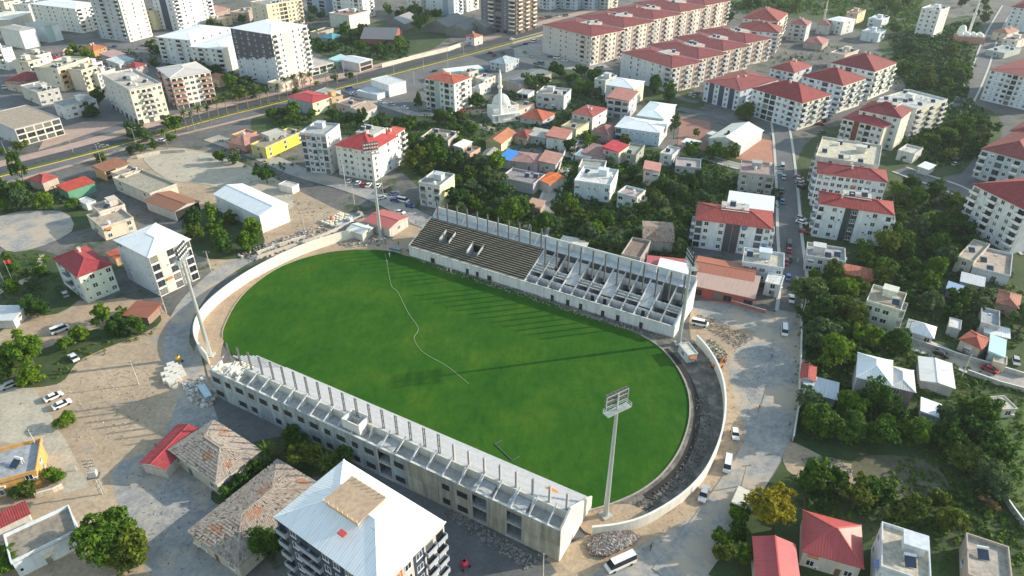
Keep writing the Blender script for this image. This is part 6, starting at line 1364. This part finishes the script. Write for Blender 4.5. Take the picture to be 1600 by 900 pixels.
def car_parts(kind, c):
    key = ('car', kind, ck(c))
    if key in CACHE: return CACHE[key]
    low, roof, w = car_body(kind); pt = car_paint(c)
    b = MB(); extr(b, low, w*.96, w, 0)
    cab = MB(); extr(cab, roof, w*.97, w*.78, 0, 1)
    wh = MB(); wh.tube((0, -.11, 0), (0, .11, 0), .33, .33, 12)
    hl = MB(); hl.box(-.06, .04, -.2, .2, -.09, .09)
    L0, L1 = low[0][0], low[1][0]
    one_ = MB(); extr(one_, low, w*.96, w, 0); i0 = one_; extr(one_, roof, w*.97, w*.78, 1, 0)
    for x in (L0*.62, L1*.62):
        for s in (-1, 1): one_.tube((x, s*w-.12*s, .33), (x, s*w+.02*s, .33), .33, .33, 8, 2)
    CACHE[key] = (b.mesh('body', [pt]), cab.mesh('cabin', [CGL, pt]), wh.mesh('wheel', [TYRE]), hl.mesh('headlight', [LITE]), one_.mesh('car', [pt, CGL, TYRE]), low, w)
    return CACHE[key]
CW, CS, CB, CR_, CK, CG = (.78, .78, .78), (.42, .44, .46), (.05, .1, .28), (.4, .04, .04), (.03, .03, .035), (.18, .19, .2)
CN = {CW: 'white', CS: 'silver', CB: 'blue', CR_: 'red', CK: 'black', CG: 'grey'}
def car(x, y, dx, dy, c, kind, label, group=None, near=True):
    p = G(x, y); q = P(x+dx, y+dy); rz = math.atan2(q.y-p.y, q.x-p.x); b, cab, wh, hl, one_, low, w = car_parts(kind, c)
    nm = {'van': 'van', 'bus': 'minibus', 'pickup': 'pickup_truck'}.get(kind, 'car')
    p.z += .005
    if not near:
        return tag(add(nm, one_, None, p, rz), label, nm.replace('_', ' '), group)
    r = thing(nm, label, nm.replace('_', ' '), p, rz, group)
    add('body', b, r); add('cabin', cab, r)
    for xx in (low[0][0]*.62, low[1][0]*.62):
        for s in (-1, 1): add('wheel', wh, r, (xx, s*(w-.05), .33))
    for s in (-1, 1): add('headlight', hl, r, (low[1][0]+.03, s*w*.7, .66))
    return r
car(969, 884, -40, 18, CW, 'bus', 'white minibus driving on the road at the bottom edge')
car(1148, 681, 3, 20, CW, 'hatch', 'white car on the road, uppermost of the four beside the curved wall')
car(1136, 729, -3, 20, CW, 'van', 'white van on the road between two cars beside the curved wall')
car(1099, 775, -6, 20, CS, 'pickup', 'silver pickup truck on the road beside the curved wall')
car(116, 561, -8, -8, CW, 'sedan', 'white car parked alone on the dirt beside the hedge')
car(85, 622, 20, -9, CW, 'sedan', 'white car on the dirt lot, upper of the two beside the forecourt')
car(98, 634, 20, -9, CW, 'sedan', 'white car on the dirt lot, lower of the two beside the forecourt')
car(103, 462, -6, -10, CS, 'hatch', 'silver car parked behind the mint house')
car(14, 605, -20, 8, CS, 'hatch', 'silver car beside the tree clump at the left edge')
car(95, 518, 20, -8, CW, 'van', 'white van parked beside the dirt track')
car(1093, 508, 15, 3, CW, 'van', 'white van parked behind the road end of the far stand')
car(1586, 567, 3, 14, CS, 'hatch', 'grey blue car parked beside the turquoise hut')
mb = MB(); mb.tube((-.7, 0, .3), (-.7, .1, .3), .3, .3, 10); mb.tube((.7, 0, .3), (.7, .1, .3), .3, .3, 10)
p = G(1017, 856); r = thing('motorcycle', 'small dark motorcycle riding on the road behind the minibus', 'motorcycle', p, math.radians(70))
for x in (-.68, .68):
    w_ = MB(); w_.tube((x, -.06, .32), (x, .06, .32), .32, .32, 12); w_.build('wheel', TYRE, r)
b = MB(); b.hexa([(-.5, -.14, .45), (.45, -.14, .45), (.45, .14, .45), (-.5, .14, .45)], [(-.7, -.12, .85), (.4, -.16, .95), (.4, .16, .95), (-.7, .12, .85)]); b.build('body', car_paint((.2, .22, .24)), r)
b = MB(); b.beam((.68, 0, .32), (.42, 0, 1.05), .07); b.beam((.42, -.35, 1.05), (.42, .35, 1.05), .05); b.build('handlebar', M_STEEL, r)
b = MB(); b.box(-.6, .05, -.14, .14, .86, .96); b.build('seat', TYRE, r)
CARS = {
 'on the street right of the stand': ([(1222, 263, 0, 9), (1224, 279, 0, 9), (1221, 300, 0, 10), (1222, 318, 0, 10), (1232, 393, 0, -10), (1228, 412, 0, 10), (1231, 436, 1, 10), (1243, 446, 0, 10)], 1),
 'parked across the street from the grey brown house': ([(1248, 279, 10, 2), (1249, 284, 10, 2), (1250, 289, 10, 2), (1252, 294, 10, 2)], 0),
 'parked beside the dark striped block': ([(1251, 344, 10, 3), (1252, 350, 10, 3), (1256, 364, 10, 2), (1203, 386, 0, 10)], 0),
 'parked along the pale blue corner house': ([(1233, 408, 0, 10), (1232, 386, 0, 10)], 0),
 'parked below the red roofed white block': ([(546, 285, 6, -8), (560, 288, 6, -8), (568, 291, 6, -8), (576, 291, 6, -8), (591, 292, 6, -8)], 1),
 'on the road above the red ribbed shed': ([(605, 299, 8, -5), (616, 304, 8, -3), (597, 311, 8, -2), (618, 315, 10, 2), (630, 316, 10, 2), (641, 324, 10, 2), (625, 334, 10, 2)], 1),
 'in front of the balconied apartment house': ([(596, 162, 8, 2), (612, 165, 8, 2), (633, 170, 8, 2), (702, 178, 8, 1), (723, 174, 8, -4), (669, 172, 8, 2)], 0),
 'in the car park of the long terrace': ([(820, 83, 8, 4), (830, 89, 8, 4), (838, 101, 8, 2), (846, 101, 8, 2), (860, 90, 8, 1), (870, 92, 8, 1), (821, 70, 8, -2), (835, 66, 8, -2), (882, 96, 8, 2)], 0),
 'on the boulevard': ([(163, 231, 10, -2), (255, 221, 10, -3), (546, 141, 10, -2), (766, 84, 10, -3), (553, 148, 10, -2), (800, 62, 10, -2)], 0),
 'parked between the red roofed cluster blocks': ([(1289, 181, 6, -3), (1296, 184, 6, -3), (1282, 195, 8, 1), (1284, 208, 8, -2), (1291, 190, 6, -3)], 0),
 'on the right hand road': ([(1492, 258, 8, -3), (1495, 252, 8, -3), (1515, 328, 8, 5), (1475, 162, 8, 4)], 0),
 'parked before the shorter terrace': ([(1080, 149, 6, -3), (1086, 152, 6, -3), (1090, 147, 6, -3), (965, 92, 8, -2), (972, 90, 8, -2)], 0),
 'at the roundabout lane behind the orange tile roof': ([(853, 198, 8, -3), (835, 193, 3, 8)], 0),
 'on the street between the far left towers': ([(238, 66, 8, 0), (246, 65, 8, 0), (12, 139, 10, -1), (180, 74, 6, 1)], 0),
 'beside the cream apartment block': ([(203, 197, 4, 8)], 0),
 'in the street behind the navy tower': ([(300, 120, 8, -2), (270, 62, 8, 1), (281, 62, 8, 1), (292, 62, 8, 1), (225, 72, 8, 1)], 0),
 'on the filling station yard': ([(694, 118, 8, -3), (668, 124, 8, -3), (680, 112, 8, -3), (762, 112, 8, 2), (772, 88, 8, -2), (786, 84, 8, -2)], 0),
 'along the far pavement of the long terrace': ([(856, 28, 8, -1), (866, 28, 8, -1), (874, 27, 8, -1), (884, 26, 8, -1), (846, 29, 8, -1)], 0),
 'below the sunlit side of the long terrace': ([(925, 112, 8, -2), (938, 108, 8, -2), (962, 95, 8, -3), (990, 88, 8, -3), (1014, 82, 8, -3)], 0),
 'on the lower stretch of the wide street': ([(1236, 470, 0, 10), (1225, 520, 0, 10)], 1),
 'on the lane at the right': ([(1470, 556, 10, 4), (1545, 580, 10, 4)], 1),
 'at the bend above the yellow wall': ([(367, 236, 8, 1), (384, 239, 8, 2)], 0),
}
crng = random.Random(5)
for wh, (lst, nr) in CARS.items():
    lst = sorted(lst); cols = [crng.choice([CW, CW, CS, CG, CK, CB, CR_]) for _ in lst]
    for i, ((x, y, dx, dy), c) in enumerate(zip(lst, cols)):
        kd = crng.choice(['sedan', 'hatch', 'sedan', 'van']); nm = 'van' if kd == 'van' else 'car'
        lb = '%s %s %s' % (CN[c], nm, wh) if len(lst) == 1 else '%s %s, %s vehicle from the left %s' % (CN[c], nm, ordw(i), wh)
        car(x, y, dx, dy, c, kd, lb, 'vehicles '+wh, near=bool(nr))

# ------------------------------------------------------------------ poles and lamps
M_POLE = plain((.46, .43, .38), .85, vary=.2)
def pole(x, y, h, label, arms=1, lamp=False, box=False):
    p = G(x, y); r = thing('street_lamp' if lamp else 'utility_pole', label, 'street lamp' if lamp else 'utility pole', p, crng.uniform(-.5, .5))
    mb = MB(); mb.tube((0, 0, 0), (0, 0, h), .17 if not lamp else .12, .1 if not lamp else .06, 8); mb.build('shaft', M_POLE if not lamp else M_GALV, r)
    if lamp:
        for s in (-1, 1):
            mb = MB(); mb.beam((0, 0, h), (s*1.6, 0, h+.4), .08); mb.build('arm', M_GALV, r); mb = MB(); mb.box(s*1.5-.35, s*1.5+.35, -.15, .15, h+.35, h+.5); mb.build('lamp_head', M_GALV, r)
    else:
        for k in range(arms):
            mb = MB(); mb.beam((-1.1, 0, h-.5-k*.9), (1.1, 0, h-.5-k*.9), .12); mb.build('crossarm', M_STEEL, r)
            for q in (-1, 0, 1):
                mb = MB(); mb.tube((q*.95, 0, h-.44-k*.9), (q*.95, 0, h-.2-k*.9), .07, .05, 6); mb.build('insulator', plain((.5, .46, .4), .3), r)
        if box:
            mb = MB(); mb.box(-.8, .8, -.8, .5, h*.55, h*.55+1.5); mb.build('transformer', plain((.4, .4, .38), .6), r); mb = MB(); mb.box(-1.2, 1.2, -1, .8, h*.53, h*.55-.002); mb.build('platform', M_STEEL, r)
            mb = MB()
            for z in range(1, 8):
                mb.beam((-.5, .3, h*z/8.), (.5, -.3, h*(z+.7)/8.), .08); mb.beam((.5, .3, h*z/8.), (-.5, -.3, h*(z+.7)/8.), .08)
            for sx in (-.55, .55): mb.beam((sx, 0, 0), (sx*.7, 0, h), .12)
            mb.build('lattice', M_POLE, r)
pole(160, 772, 11, 'lattice transformer pole on the corner of the concrete forecourt', 3, box=True)
pole(217, 601, 8, 'wooden pole in the middle of the dirt lot', 1)
pole(66, 715, 9, 'thin pole beside the orange house', 1)
pole(260, 489, 9, 'leaning pole between the white tower and the road', 1)
pole(330, 424, 8, 'pole on the dirt bank beside the road bend', 1)
pole(476, 361, 9, 'transformer pole on the dirt lot edge behind the curved wall', 2)
pole(554, 320, 9, 'pole beside the sand bags above the red ribbed shed', 1)
pole(599, 308, 9, 'pole among the parked cars near the floodlight', 2)
pole(540, 291, 11, 'pole at the corner below the grey apartment tower', 1)
pole(1158, 760, 7, 'pole beside the white shack on the roadside', 1)
pole(848, 905, 8, 'pole at the bottom edge beside the near stand', 1)
pole(918, 250, 8, 'pole beside the white sheet hut', 1)
pole(1250, 505, 8, 'pole at the tree edge of the wide street, upper one', 1)
pole(1247, 645, 8, 'pole at the tree edge of the wide street, lower one', 1)
pole(1502, 590, 8, 'pole on the lane right of the white sheds', 1)
pole(196, 340, 8, 'pole in the narrow lane behind the sandy terraced house', 1)
pole(1412, 536, 8, 'pole beside the pyramid roofed house', 1)
for i, (x, y) in enumerate([(15, 253), (115, 239), (160, 258), (215, 232), (305, 205), (538, 118), (560, 142), (616, 118), (662, 110), (700, 106), (725, 90), (745, 78), (648, 135)]):
    pole(x, y, 10, '%s double armed street lamp from the left along the boulevard' % ordw(sorted([15, 115, 160, 215, 305, 538, 560, 616, 662, 700, 725, 745, 648]).index(x)), lamp=True)
# two flag poles on the lawn
for x, y, c, lb in ((24, 448, (.6, .04, .04), 'flag pole with red flag in the plots'), (6, 440, (.7, .7, .72), 'flag pole with white flag at the left edge of the plots')):
    p = G(x, y); r = thing('flag_pole', lb, 'flag pole', p, .4); mb = MB(); mb.tube((0, 0, 0), (0, 0, 10), .07, .05, 6); mb.build('pole', M_GALV, r)
    mb = MB(); pts = [(0, 0), (.5, .12), (1.0, -.08), (1.6, .1)]
    for (a, b_), (c_, d_) in zip(pts, pts[1:]): mb.hexa([(a, b_, 8.6), (c_, d_, 8.5), (c_, d_+.03, 8.5), (a, b_+.03, 8.6)], [(a, b_, 9.9), (c_, d_, 9.8), (c_, d_+.03, 9.8), (a, b_+.03, 9.9)])
    mb.build('flag', plain(c, .8), r)

# ------------------------------------------------------------------ building site: rubble, bags, blocks, cabins, people
def rubble(label, px, n, s, cols, seed, heap=0.0, flat=.6):
    g = random.Random(seed); pp = [(P(*q).x, P(*q).y) for q in px]; mb = MB(); cx = sum(p[0] for p in pp)/len(pp); cy = sum(p[1] for p in pp)/len(pp)
    zb = gz(cx, cy); R_ = max(math.dist((cx, cy), p) for p in pp); x0, x1 = min(p[0] for p in pp), max(p[0] for p in pp); y0, y1 = min(p[1] for p in pp), max(p[1] for p in pp); k = 0
    while k < n:
        x, y = g.uniform(x0, x1), g.uniform(y0, y1)
        if not inpoly(x, y, pp): continue
        k += 1; z = heap*max(0, 1-math.dist((x, y), (cx, cy))/R_); q = s*g.uniform(.3, 1.3); a = g.uniform(0, 3); M_ = Matrix.Rotation(a, 3, 'Z') @ Matrix.Rotation(g.uniform(-.5, .5), 3, 'X')
        c = [Vector((i*q*g.uniform(.7, 1), j*q*g.uniform(.5, 1), l*q*flat)) for l in (-.5, .5) for i, j in ((-.5, -.5), (.5, -.5), (.5, .5), (-.5, .5))]
        c = [M_ @ v+Vector((x, y, z+zb+q*.22)) for v in c]; mb.hexa(c[:4], c[4:], g.randrange(len(cols)))
    o = mb.build('rubble', [plain(c, .9, vary=.25) for c in cols]); tag(o, label, 'rubble', kind='stuff')
GRC = [(.34, .33, .31), (.46, .44, .41), (.25, .23, .21), (.55, .53, .5)]
rubble('heap of grey and red rubble outside the cream curved wall', [(915, 850), (935, 838), (985, 832), (1000, 838), (985, 855), (950, 872), (922, 868)], 2600, .42, [(.2, .2, .19), (.28, .27, .25), (.14, .13, .12), (.38, .36, .33), (.26, .13, .09)], 1, 1.3)
rubble('rubble along the foot of the near stand', [(690, 800), (720, 800), (800, 850), (850, 880), (820, 890), (760, 850)], 900, .42, [(.22, .21, .2), (.3, .28, .26), (.15, .14, .13)], 2)
rubble('broken blocks beside the left end of the near stand', [(285, 600), (318, 590), (335, 612), (330, 640), (300, 632)], 160, .9, [(.6, .57, .52), (.45, .43, .4), (.38, .3, .24)], 3)
rubble('scattered building waste behind the curved wall', [(372, 398), (440, 372), (530, 345), (560, 352), (520, 372), (440, 395), (385, 412)], 420, .8, [(.32, .3, .3), (.2, .22, .28), (.5, .42, .34), (.16, .14, .13)], 4)
rubble('scrap and tools round the upper floodlight foot', [(520, 378), (580, 362), (622, 372), (600, 385), (540, 388)], 300, .6, [(.2, .25, .28), (.3, .32, .32), (.1, .1, .1), (.4, .36, .3)], 5)
rubble('loose earth clods at the road end of the far stand', [(1085, 490), (1120, 500), (1180, 530), (1150, 545), (1100, 510)], 500, .3, [(.28, .22, .17), (.2, .165, .13), (.34, .29, .23)], 6, .2)
rubble('weedy heap beside the cream portable cabin', [(1096, 540), (1112, 530), (1138, 555), (1128, 575), (1112, 570)], 240, .6, [(.3, .26, .2), (.16, .18, .1), (.5, .48, .44)], 7, .6)
rubble('clods in the dark ring beside the pitch', [(990, 790), (1050, 750), (1085, 690), (1088, 620), (1105, 620), (1115, 690), (1075, 755), (1010, 800)], 700, .38, [(.08, .07, .06), (.12, .108, .092), (.16, .145, .125)], 8)
rubble('earth lumps along the front of the far stand', [(645, 404), (700, 416), (900, 482), (1040, 526), (1030, 532), (880, 486), (690, 424)], 900, .35, [(.26, .22, .18), (.34, .3, .26), (.18, .15, .13)], 9)
rubble('tumbled blocks along the pitch edge of the near stand', [(800, 742), (850, 762), (912, 788), (930, 800), (900, 796), (840, 768)], 220, .5, [(.36, .3, .22), (.5, .46, .4), (.2, .16, .12)], 10)
rubble('stones and rubbish on the pale heap right of the road', [(1250, 715), (1300, 715), (1335, 735), (1320, 760), (1280, 760)], 500, .32, [(.26, .24, .22), (.34, .31, .28), (.2, .18, .15)], 11, .4)
bag = MB(); bag.lathe([(0, 0), (.42, .0), (.52, .15), (.5, .7), (.38, .9), (0, .95)], 8); BAGM = bag.mesh('sand_bag', [plain((.68, .62, .5), .9)])
k = 0
for i in range(6):
    for j in range(7):
        o_, e_ = P(514, 352), P(566, 326); d_ = (e_-o_).normalized(); p = o_+d_*(1.55*j+crng.uniform(-.3, .3))+Vector((d_.y, -d_.x, 0))*(1.5*i-3.5+crng.uniform(-.3, .3))
        p.z = gz(p.x, p.y); tag(add('sand_bag', BAGM, None, p, crng.uniform(0, 3), (1.35, 1.2, 1.1)), 'bulky cream sand bag, %s from the left in the %s row above the red shed' % (ordw(j), ordw(i)), 'sand bag', 'sand bags above the red shed')
bk = MB(); bk.box(-.7, .7, -.5, .5, 0, .15)
for z in range(3): bk.box(-.65, .65, -.45, .45, .152+z*.32, .15+z*.32+.3)
BKM = bk.mesh('block_pallet', [plain((.66, .62, .54), .9)])
for i in range(14):
    x, y = [(262, 597), (268, 599), (259, 588), (266, 590), (273, 592), (264, 580), (270, 582), (277, 584), (268, 573), (274, 575), (280, 577), (271, 602), (277, 595), (284, 587)][i]
    tag(add('block_pallet', BKM, None, G(x, y), .5, (1.5, 1.5, 1.1)), 'pallet of pale building blocks, %s from the left beside the near stand' % ordw(sorted([259, 262, 264, 266, 268.1, 268, 270, 271, 273, 274, 277, 277.1, 280, 284]).index(x+(.1 if (x, y) in ((268, 599), (277, 595)) else 0))), 'pallet', 'pallets of blocks beside the near stand')
for x, y, c, lb in ((280, 565, (.62, .4, .05), 'yellow cement mixer beside the block pallets'), (519, 345, (.65, .16, .02), 'orange drum heap beside the sand bags'), (726, 886, (.6, .03, .1), 'bright crimson machine beside the big white roofed block'), (612, 362, (.6, .22, .03), 'orange hopper beside the red ribbed shed')):
    p = G(x, y); r = thing('cement_mixer', lb, 'cement mixer', p, .6)
    mb = MB(); mb.lathe([(.3, .6), (.75, 1.0), (.75, 1.5), (.4, 2.0), (.35, 2.0)], 12); mb.build('drum', plain(c, .5), r)
    mb = MB()
    for sx in (-1, 1):
        for sy in (-1, 1): mb.beam((sx*.8, sy*.6, 0), (sx*.45, sy*.3, 1.1), .1)
    mb.beam((-.8, -.6, .4), (.8, -.6, .4), .1); mb.beam((-.8, .6, .4), (.8, .6, .4), .1); mb.build('frame', plain(sc3(c, .7), .5), r)
    for sx in (-.8, .8):
        mb = MB(); mb.tube((sx, -.75, .3), (sx, -.6, .3), .3, .3, 10); mb.build('wheel', TYRE, r)
# parked trucks and a pale blue skip by the near stand
for x, y, dx, dy, c, lb in ((540, 352, 12, -6, (.6, .64, .64), 'flatbed site truck parked behind the curved wall'), (556, 343, 12, -6, (.3, .3, .3), 'dark flatbed truck beside the sand bags')):
    p = G(x, y); q = P(x+dx, y+dy); r = thing('truck', lb, 'truck', p, math.atan2(q.y-p.y, q.x-p.x))
    mb = MB(); mb.hexa([(1.6, -1.05, .5), (3.4, -1.05, .5), (3.4, 1.05, .5), (1.6, 1.05, .5)], [(1.6, -1, 2.4), (3.0, -1, 2.4), (3.0, 1, 2.4), (1.6, 1, 2.4)]); mb.build('cab', car_paint(c), r)
    mb = MB(); mb.hexa([(3.18, -.9, 1.5), (3.26, -.9, 1.5), (3.26, .9, 1.5), (3.18, .9, 1.5)], [(3.04, -.85, 2.25), (3.1, -.85, 2.25), (3.1, .85, 2.25), (3.04, .85, 2.25)]); mb.build('windscreen', CGL, r)
    mb = MB(); mb.box(-3.2, 1.5, -1.1, 1.1, .9, 1.05); mb.box(-3.2, 1.5, -1.1, -1.02, 1.05, 1.5); mb.box(-3.2, 1.5, 1.02, 1.1, 1.05, 1.5); mb.build('load_bed', plain((.4, .42, .44), .6), r)
    wh_ = MB(); wh_.tube((0, -.15, 0), (0, .15, 0), .45, .45, 12); wm_ = wh_.mesh('wheel', [TYRE])
    for xx in (-2.2, 2.3):
        for s in (-.95, .95): add('wheel', wm_, r, (xx, s, .45))
p = G(322, 618); r = thing('skip', 'pale blue skip standing at the left end of the near stand', 'skip', p, -.9)
mb = MB(); mb.hexa([(-2, -.8, .2), (2, -.8, .2), (2, .8, .2), (-2, .8, .2)], [(-2.8, -1, 1.6), (2.8, -1, 1.6), (2.8, 1, 1.6), (-2.8, 1, 1.6)]); mb.build('body', plain((.5, .62, .68), .6), r)
mb = MB(); mb.box(-2.85, 2.85, -1.06, -.98, 1.602, 1.72); mb.box(-2.85, 2.85, .98, 1.06, 1.602, 1.72); mb.build('rim', M_STEEL, r)
for sx in (-2.2, 2.2):
    for sy in (-1.1, 1.1):
        mb = MB(); mb.box(sx-.08, sx+.08, sy-.06, sy+.06, .9, 1.3); mb.build('lifting_lug', M_STEEL, r)
# orange excavator bucket-machine by the right wall
p = G(1120, 575); r = thing('excavator', 'small orange excavator beside the curved wall and the yard', 'excavator', p, .8); om = plain((.6, .2, .03), .5)
for s in (-.8, .8):
    mb = MB(); mb.box(-1.4, 1.4, s-.22, s+.22, 0, .65); mb.build('track', TYRE, r)
mb = MB(); mb.box(-1.2, 1.0, -.9, .9, .7, 1.5); mb.build('body', om, r); mb = MB(); mb.box(-.1, .95, .0, .88, 1.503, 2.6); mb.build('cab', CGL, r)
mb = MB(); mb.beam((.9, -.3, 1.3), (2.4, -.3, 3.0), .3); mb.beam((2.4, -.3, 3.0), (3.6, -.3, 1.2), .24); mb.build('boom', om, r); mb = MB(); mb.box(3.2, 4.0, -.7, .1, .3, 1.1); mb.build('bucket', M_STEEL, r)
# people
def person_mesh(seed):
    g = random.Random(seed); st = g.uniform(.08, .2)
    V = [(0, 0, .95), (0, 0, 1.2), (0, 0, 1.42), (0, 0, 1.52), (.02, 0, 1.68), (.0, .1, .9), (st, .11, .5), (st*.6, .11, .06), (st*.6+.16, .11, .03), (0, -.1, .9), (-st*.3, -.11, .5), (-st, -.11, .06), (-st+.16, -.11, .03),
         (0, .2, 1.4), (.05, .25, 1.12), (.16, .24, .92), (0, -.2, 1.4), (.02, -.25, 1.12), (.1, -.25, .9)]
    E = [(0, 1), (1, 2), (2, 3), (3, 4), (0, 5), (5, 6), (6, 7), (7, 8), (0, 9), (9, 10), (10, 11), (11, 12), (2, 13), (13, 14), (14, 15), (2, 16), (16, 17), (17, 18)]
    Rr = [.15, .15, .15, .07, .11, .1, .075, .055, .045, .1, .075, .055, .045, .075, .055, .04, .075, .055, .04]
    me = bpy.data.meshes.new('person'); me.from_pydata(V, E, []); me.update(); return me, Rr
def person(x, y, c, label, z=0, rz=0):
    me, Rr = person_mesh(int(x)); me.materials.append(plain(c, .8)); o = add('person', me, None, G(x, y)+Vector((0, 0, z)), rz)
    m = o.modifiers.new('skin', 'SKIN'); sv = me.skin_vertices[0].data if me.skin_vertices else None
    if sv is None:
        bpy.context.view_layer.objects.active = o; o.select_set(True); bpy.ops.mesh.customdata_skin_add(); sv = me.skin_vertices[0].data
    for i, r_ in enumerate(Rr): sv[i].radius = (r_, r_)
    sv[0].use_root = True
    s = o.modifiers.new('sub', 'SUBSURF'); s.levels = 1; s.render_levels = 1
    return tag(o, label, 'person')
person(609, 402, (.75, .75, .75), 'person in white standing at the far end of the pitch beside the hose', rz=1.2)
person(605, 413, (.25, .28, .3), 'person in dark clothes walking along the hose', rz=2)
person(699, 424, (.7, .7, .7), 'person in white at the foot of the far stand, left of two')
person(705, 427, (.75, .72, .68), 'person in white at the foot of the far stand, right of two', rz=2)
person(623, 384, (.05, .06, .08), 'person in black walking beside the red ribbed shed', rz=1)
for i, (x, y, c) in enumerate(((1185, 640, (.3, .1, .1)), (1205, 560, (.1, .15, .3)), (1246, 410, (.7, .7, .7)), (245, 700, (.15, .2, .3)), (120, 735, (.6, .5, .3)), (560, 330, (.5, .1, .1)), (650, 350, (.1, .1, .12)))):
    person(x, y, c, ('person in dark red walking on the wide road', 'person in blue walking on the upper wide road', 'person in white on the kerb beside the corner house', 'person in dark blue crossing the grey yard', 'person in tan beside the lattice pole', 'person in red beside the sand bags', 'person in black on the road above the stand')[i], rz=i)
# clothes lines, dug-out bench on the far touchline
p = G(616, 396); r = thing('dugout', 'low dark blue players shelter at the far end of the pitch', 'shelter', p, -.4)
mb = MB(); mb.box(-2.5, 2.5, .9, 1.0, 0, 1.9); mb.build('back', plain((.12, .18, .24), .4), r); mb = MB(); mb.box(-2.6, 2.6, -.4, 1.05, 1.902, 2.0); mb.build('roof', plain((.16, .22, .28), .4), r); mb = MB(); mb.box(-2.4, 2.4, .3, .8, .35, .45); mb.build('bench', M_BOARD, r)
# goal-frame lying on the pitch near the stand and a folded white shack by the roadside
p = G(787, 708); r = thing('goal_frame', 'dark goal frame lying on the pitch beside the near stand', 'goal', p, -.9)
mb = MB(); mb.beam((-3.4, 0, .1), (3.4, 0, .1), .16); mb.build('crossbar', M_STEEL, r)
for s in (-3.4, 3.4):
    mb = MB(); mb.beam((s, .05, .1), (s, 2.1, .15), .16); mb.build('upright', M_STEEL, r)
building('small white corrugated shack on the roadside above the bottom trees', (1147, 784), (1163, 792), (1170, 770), 2.6, (.6, .58, .5), 'shed', (.66, .62, .52), '', '', rk='seam', rise=.3, name='shack', cat='shack')
print('OBJECTS', len(bpy.data.objects))

rubble('litter and stones on the grey yard at the left', [(190, 740), (260, 690), (330, 640), (400, 680), (330, 800), (380, 890), (260, 890)], 500, .22, [(.2, .2, .2), (.45, .43, .4), (.12, .11, .1)], 21)
rubble('litter and stones on the wide right road', [(1110, 560), (1240, 520), (1240, 640), (1180, 760), (1080, 850), (1000, 860), (1120, 740)], 500, .2, [(.2, .2, .2), (.45, .42, .38), (.14, .12, .1)], 22)
rubble('stones on the left dirt lot', [(100, 600), (230, 560), (250, 640), (170, 720), (120, 690)], 300, .25, [(.25, .2, .16), (.5, .44, .36)], 23)
rubble('building waste on the lot behind the white hall', [(440, 300), (560, 345), (500, 365), (420, 345)], 250, .35, [(.3, .27, .23), (.5, .46, .4), (.16, .14, .12)], 24)
# ------------------------------------------------------------------ the hazy air over the town
hz = MB(); hz.box(-1500, 1500, -400, 1900, -1.2, 123.5)
hm = bpy.data.materials.new('haze_air'); hm.use_nodes = True; hn = hm.node_tree.nodes; hn.remove(hn['Principled BSDF'])
pv = hn.new('ShaderNodeVolumePrincipled'); pv.inputs['Color'].default_value = (.78, .88, 1, 1); pv.inputs['Density'].default_value = .00008; pv.inputs['Anisotropy'].default_value = .2
hm.node_tree.links.new(pv.outputs[0], hn['Material Output'].inputs['Volume'])
tag(hz.build('haze', hm), 'thin pale haze over the whole town', 'haze', kind='stuff')
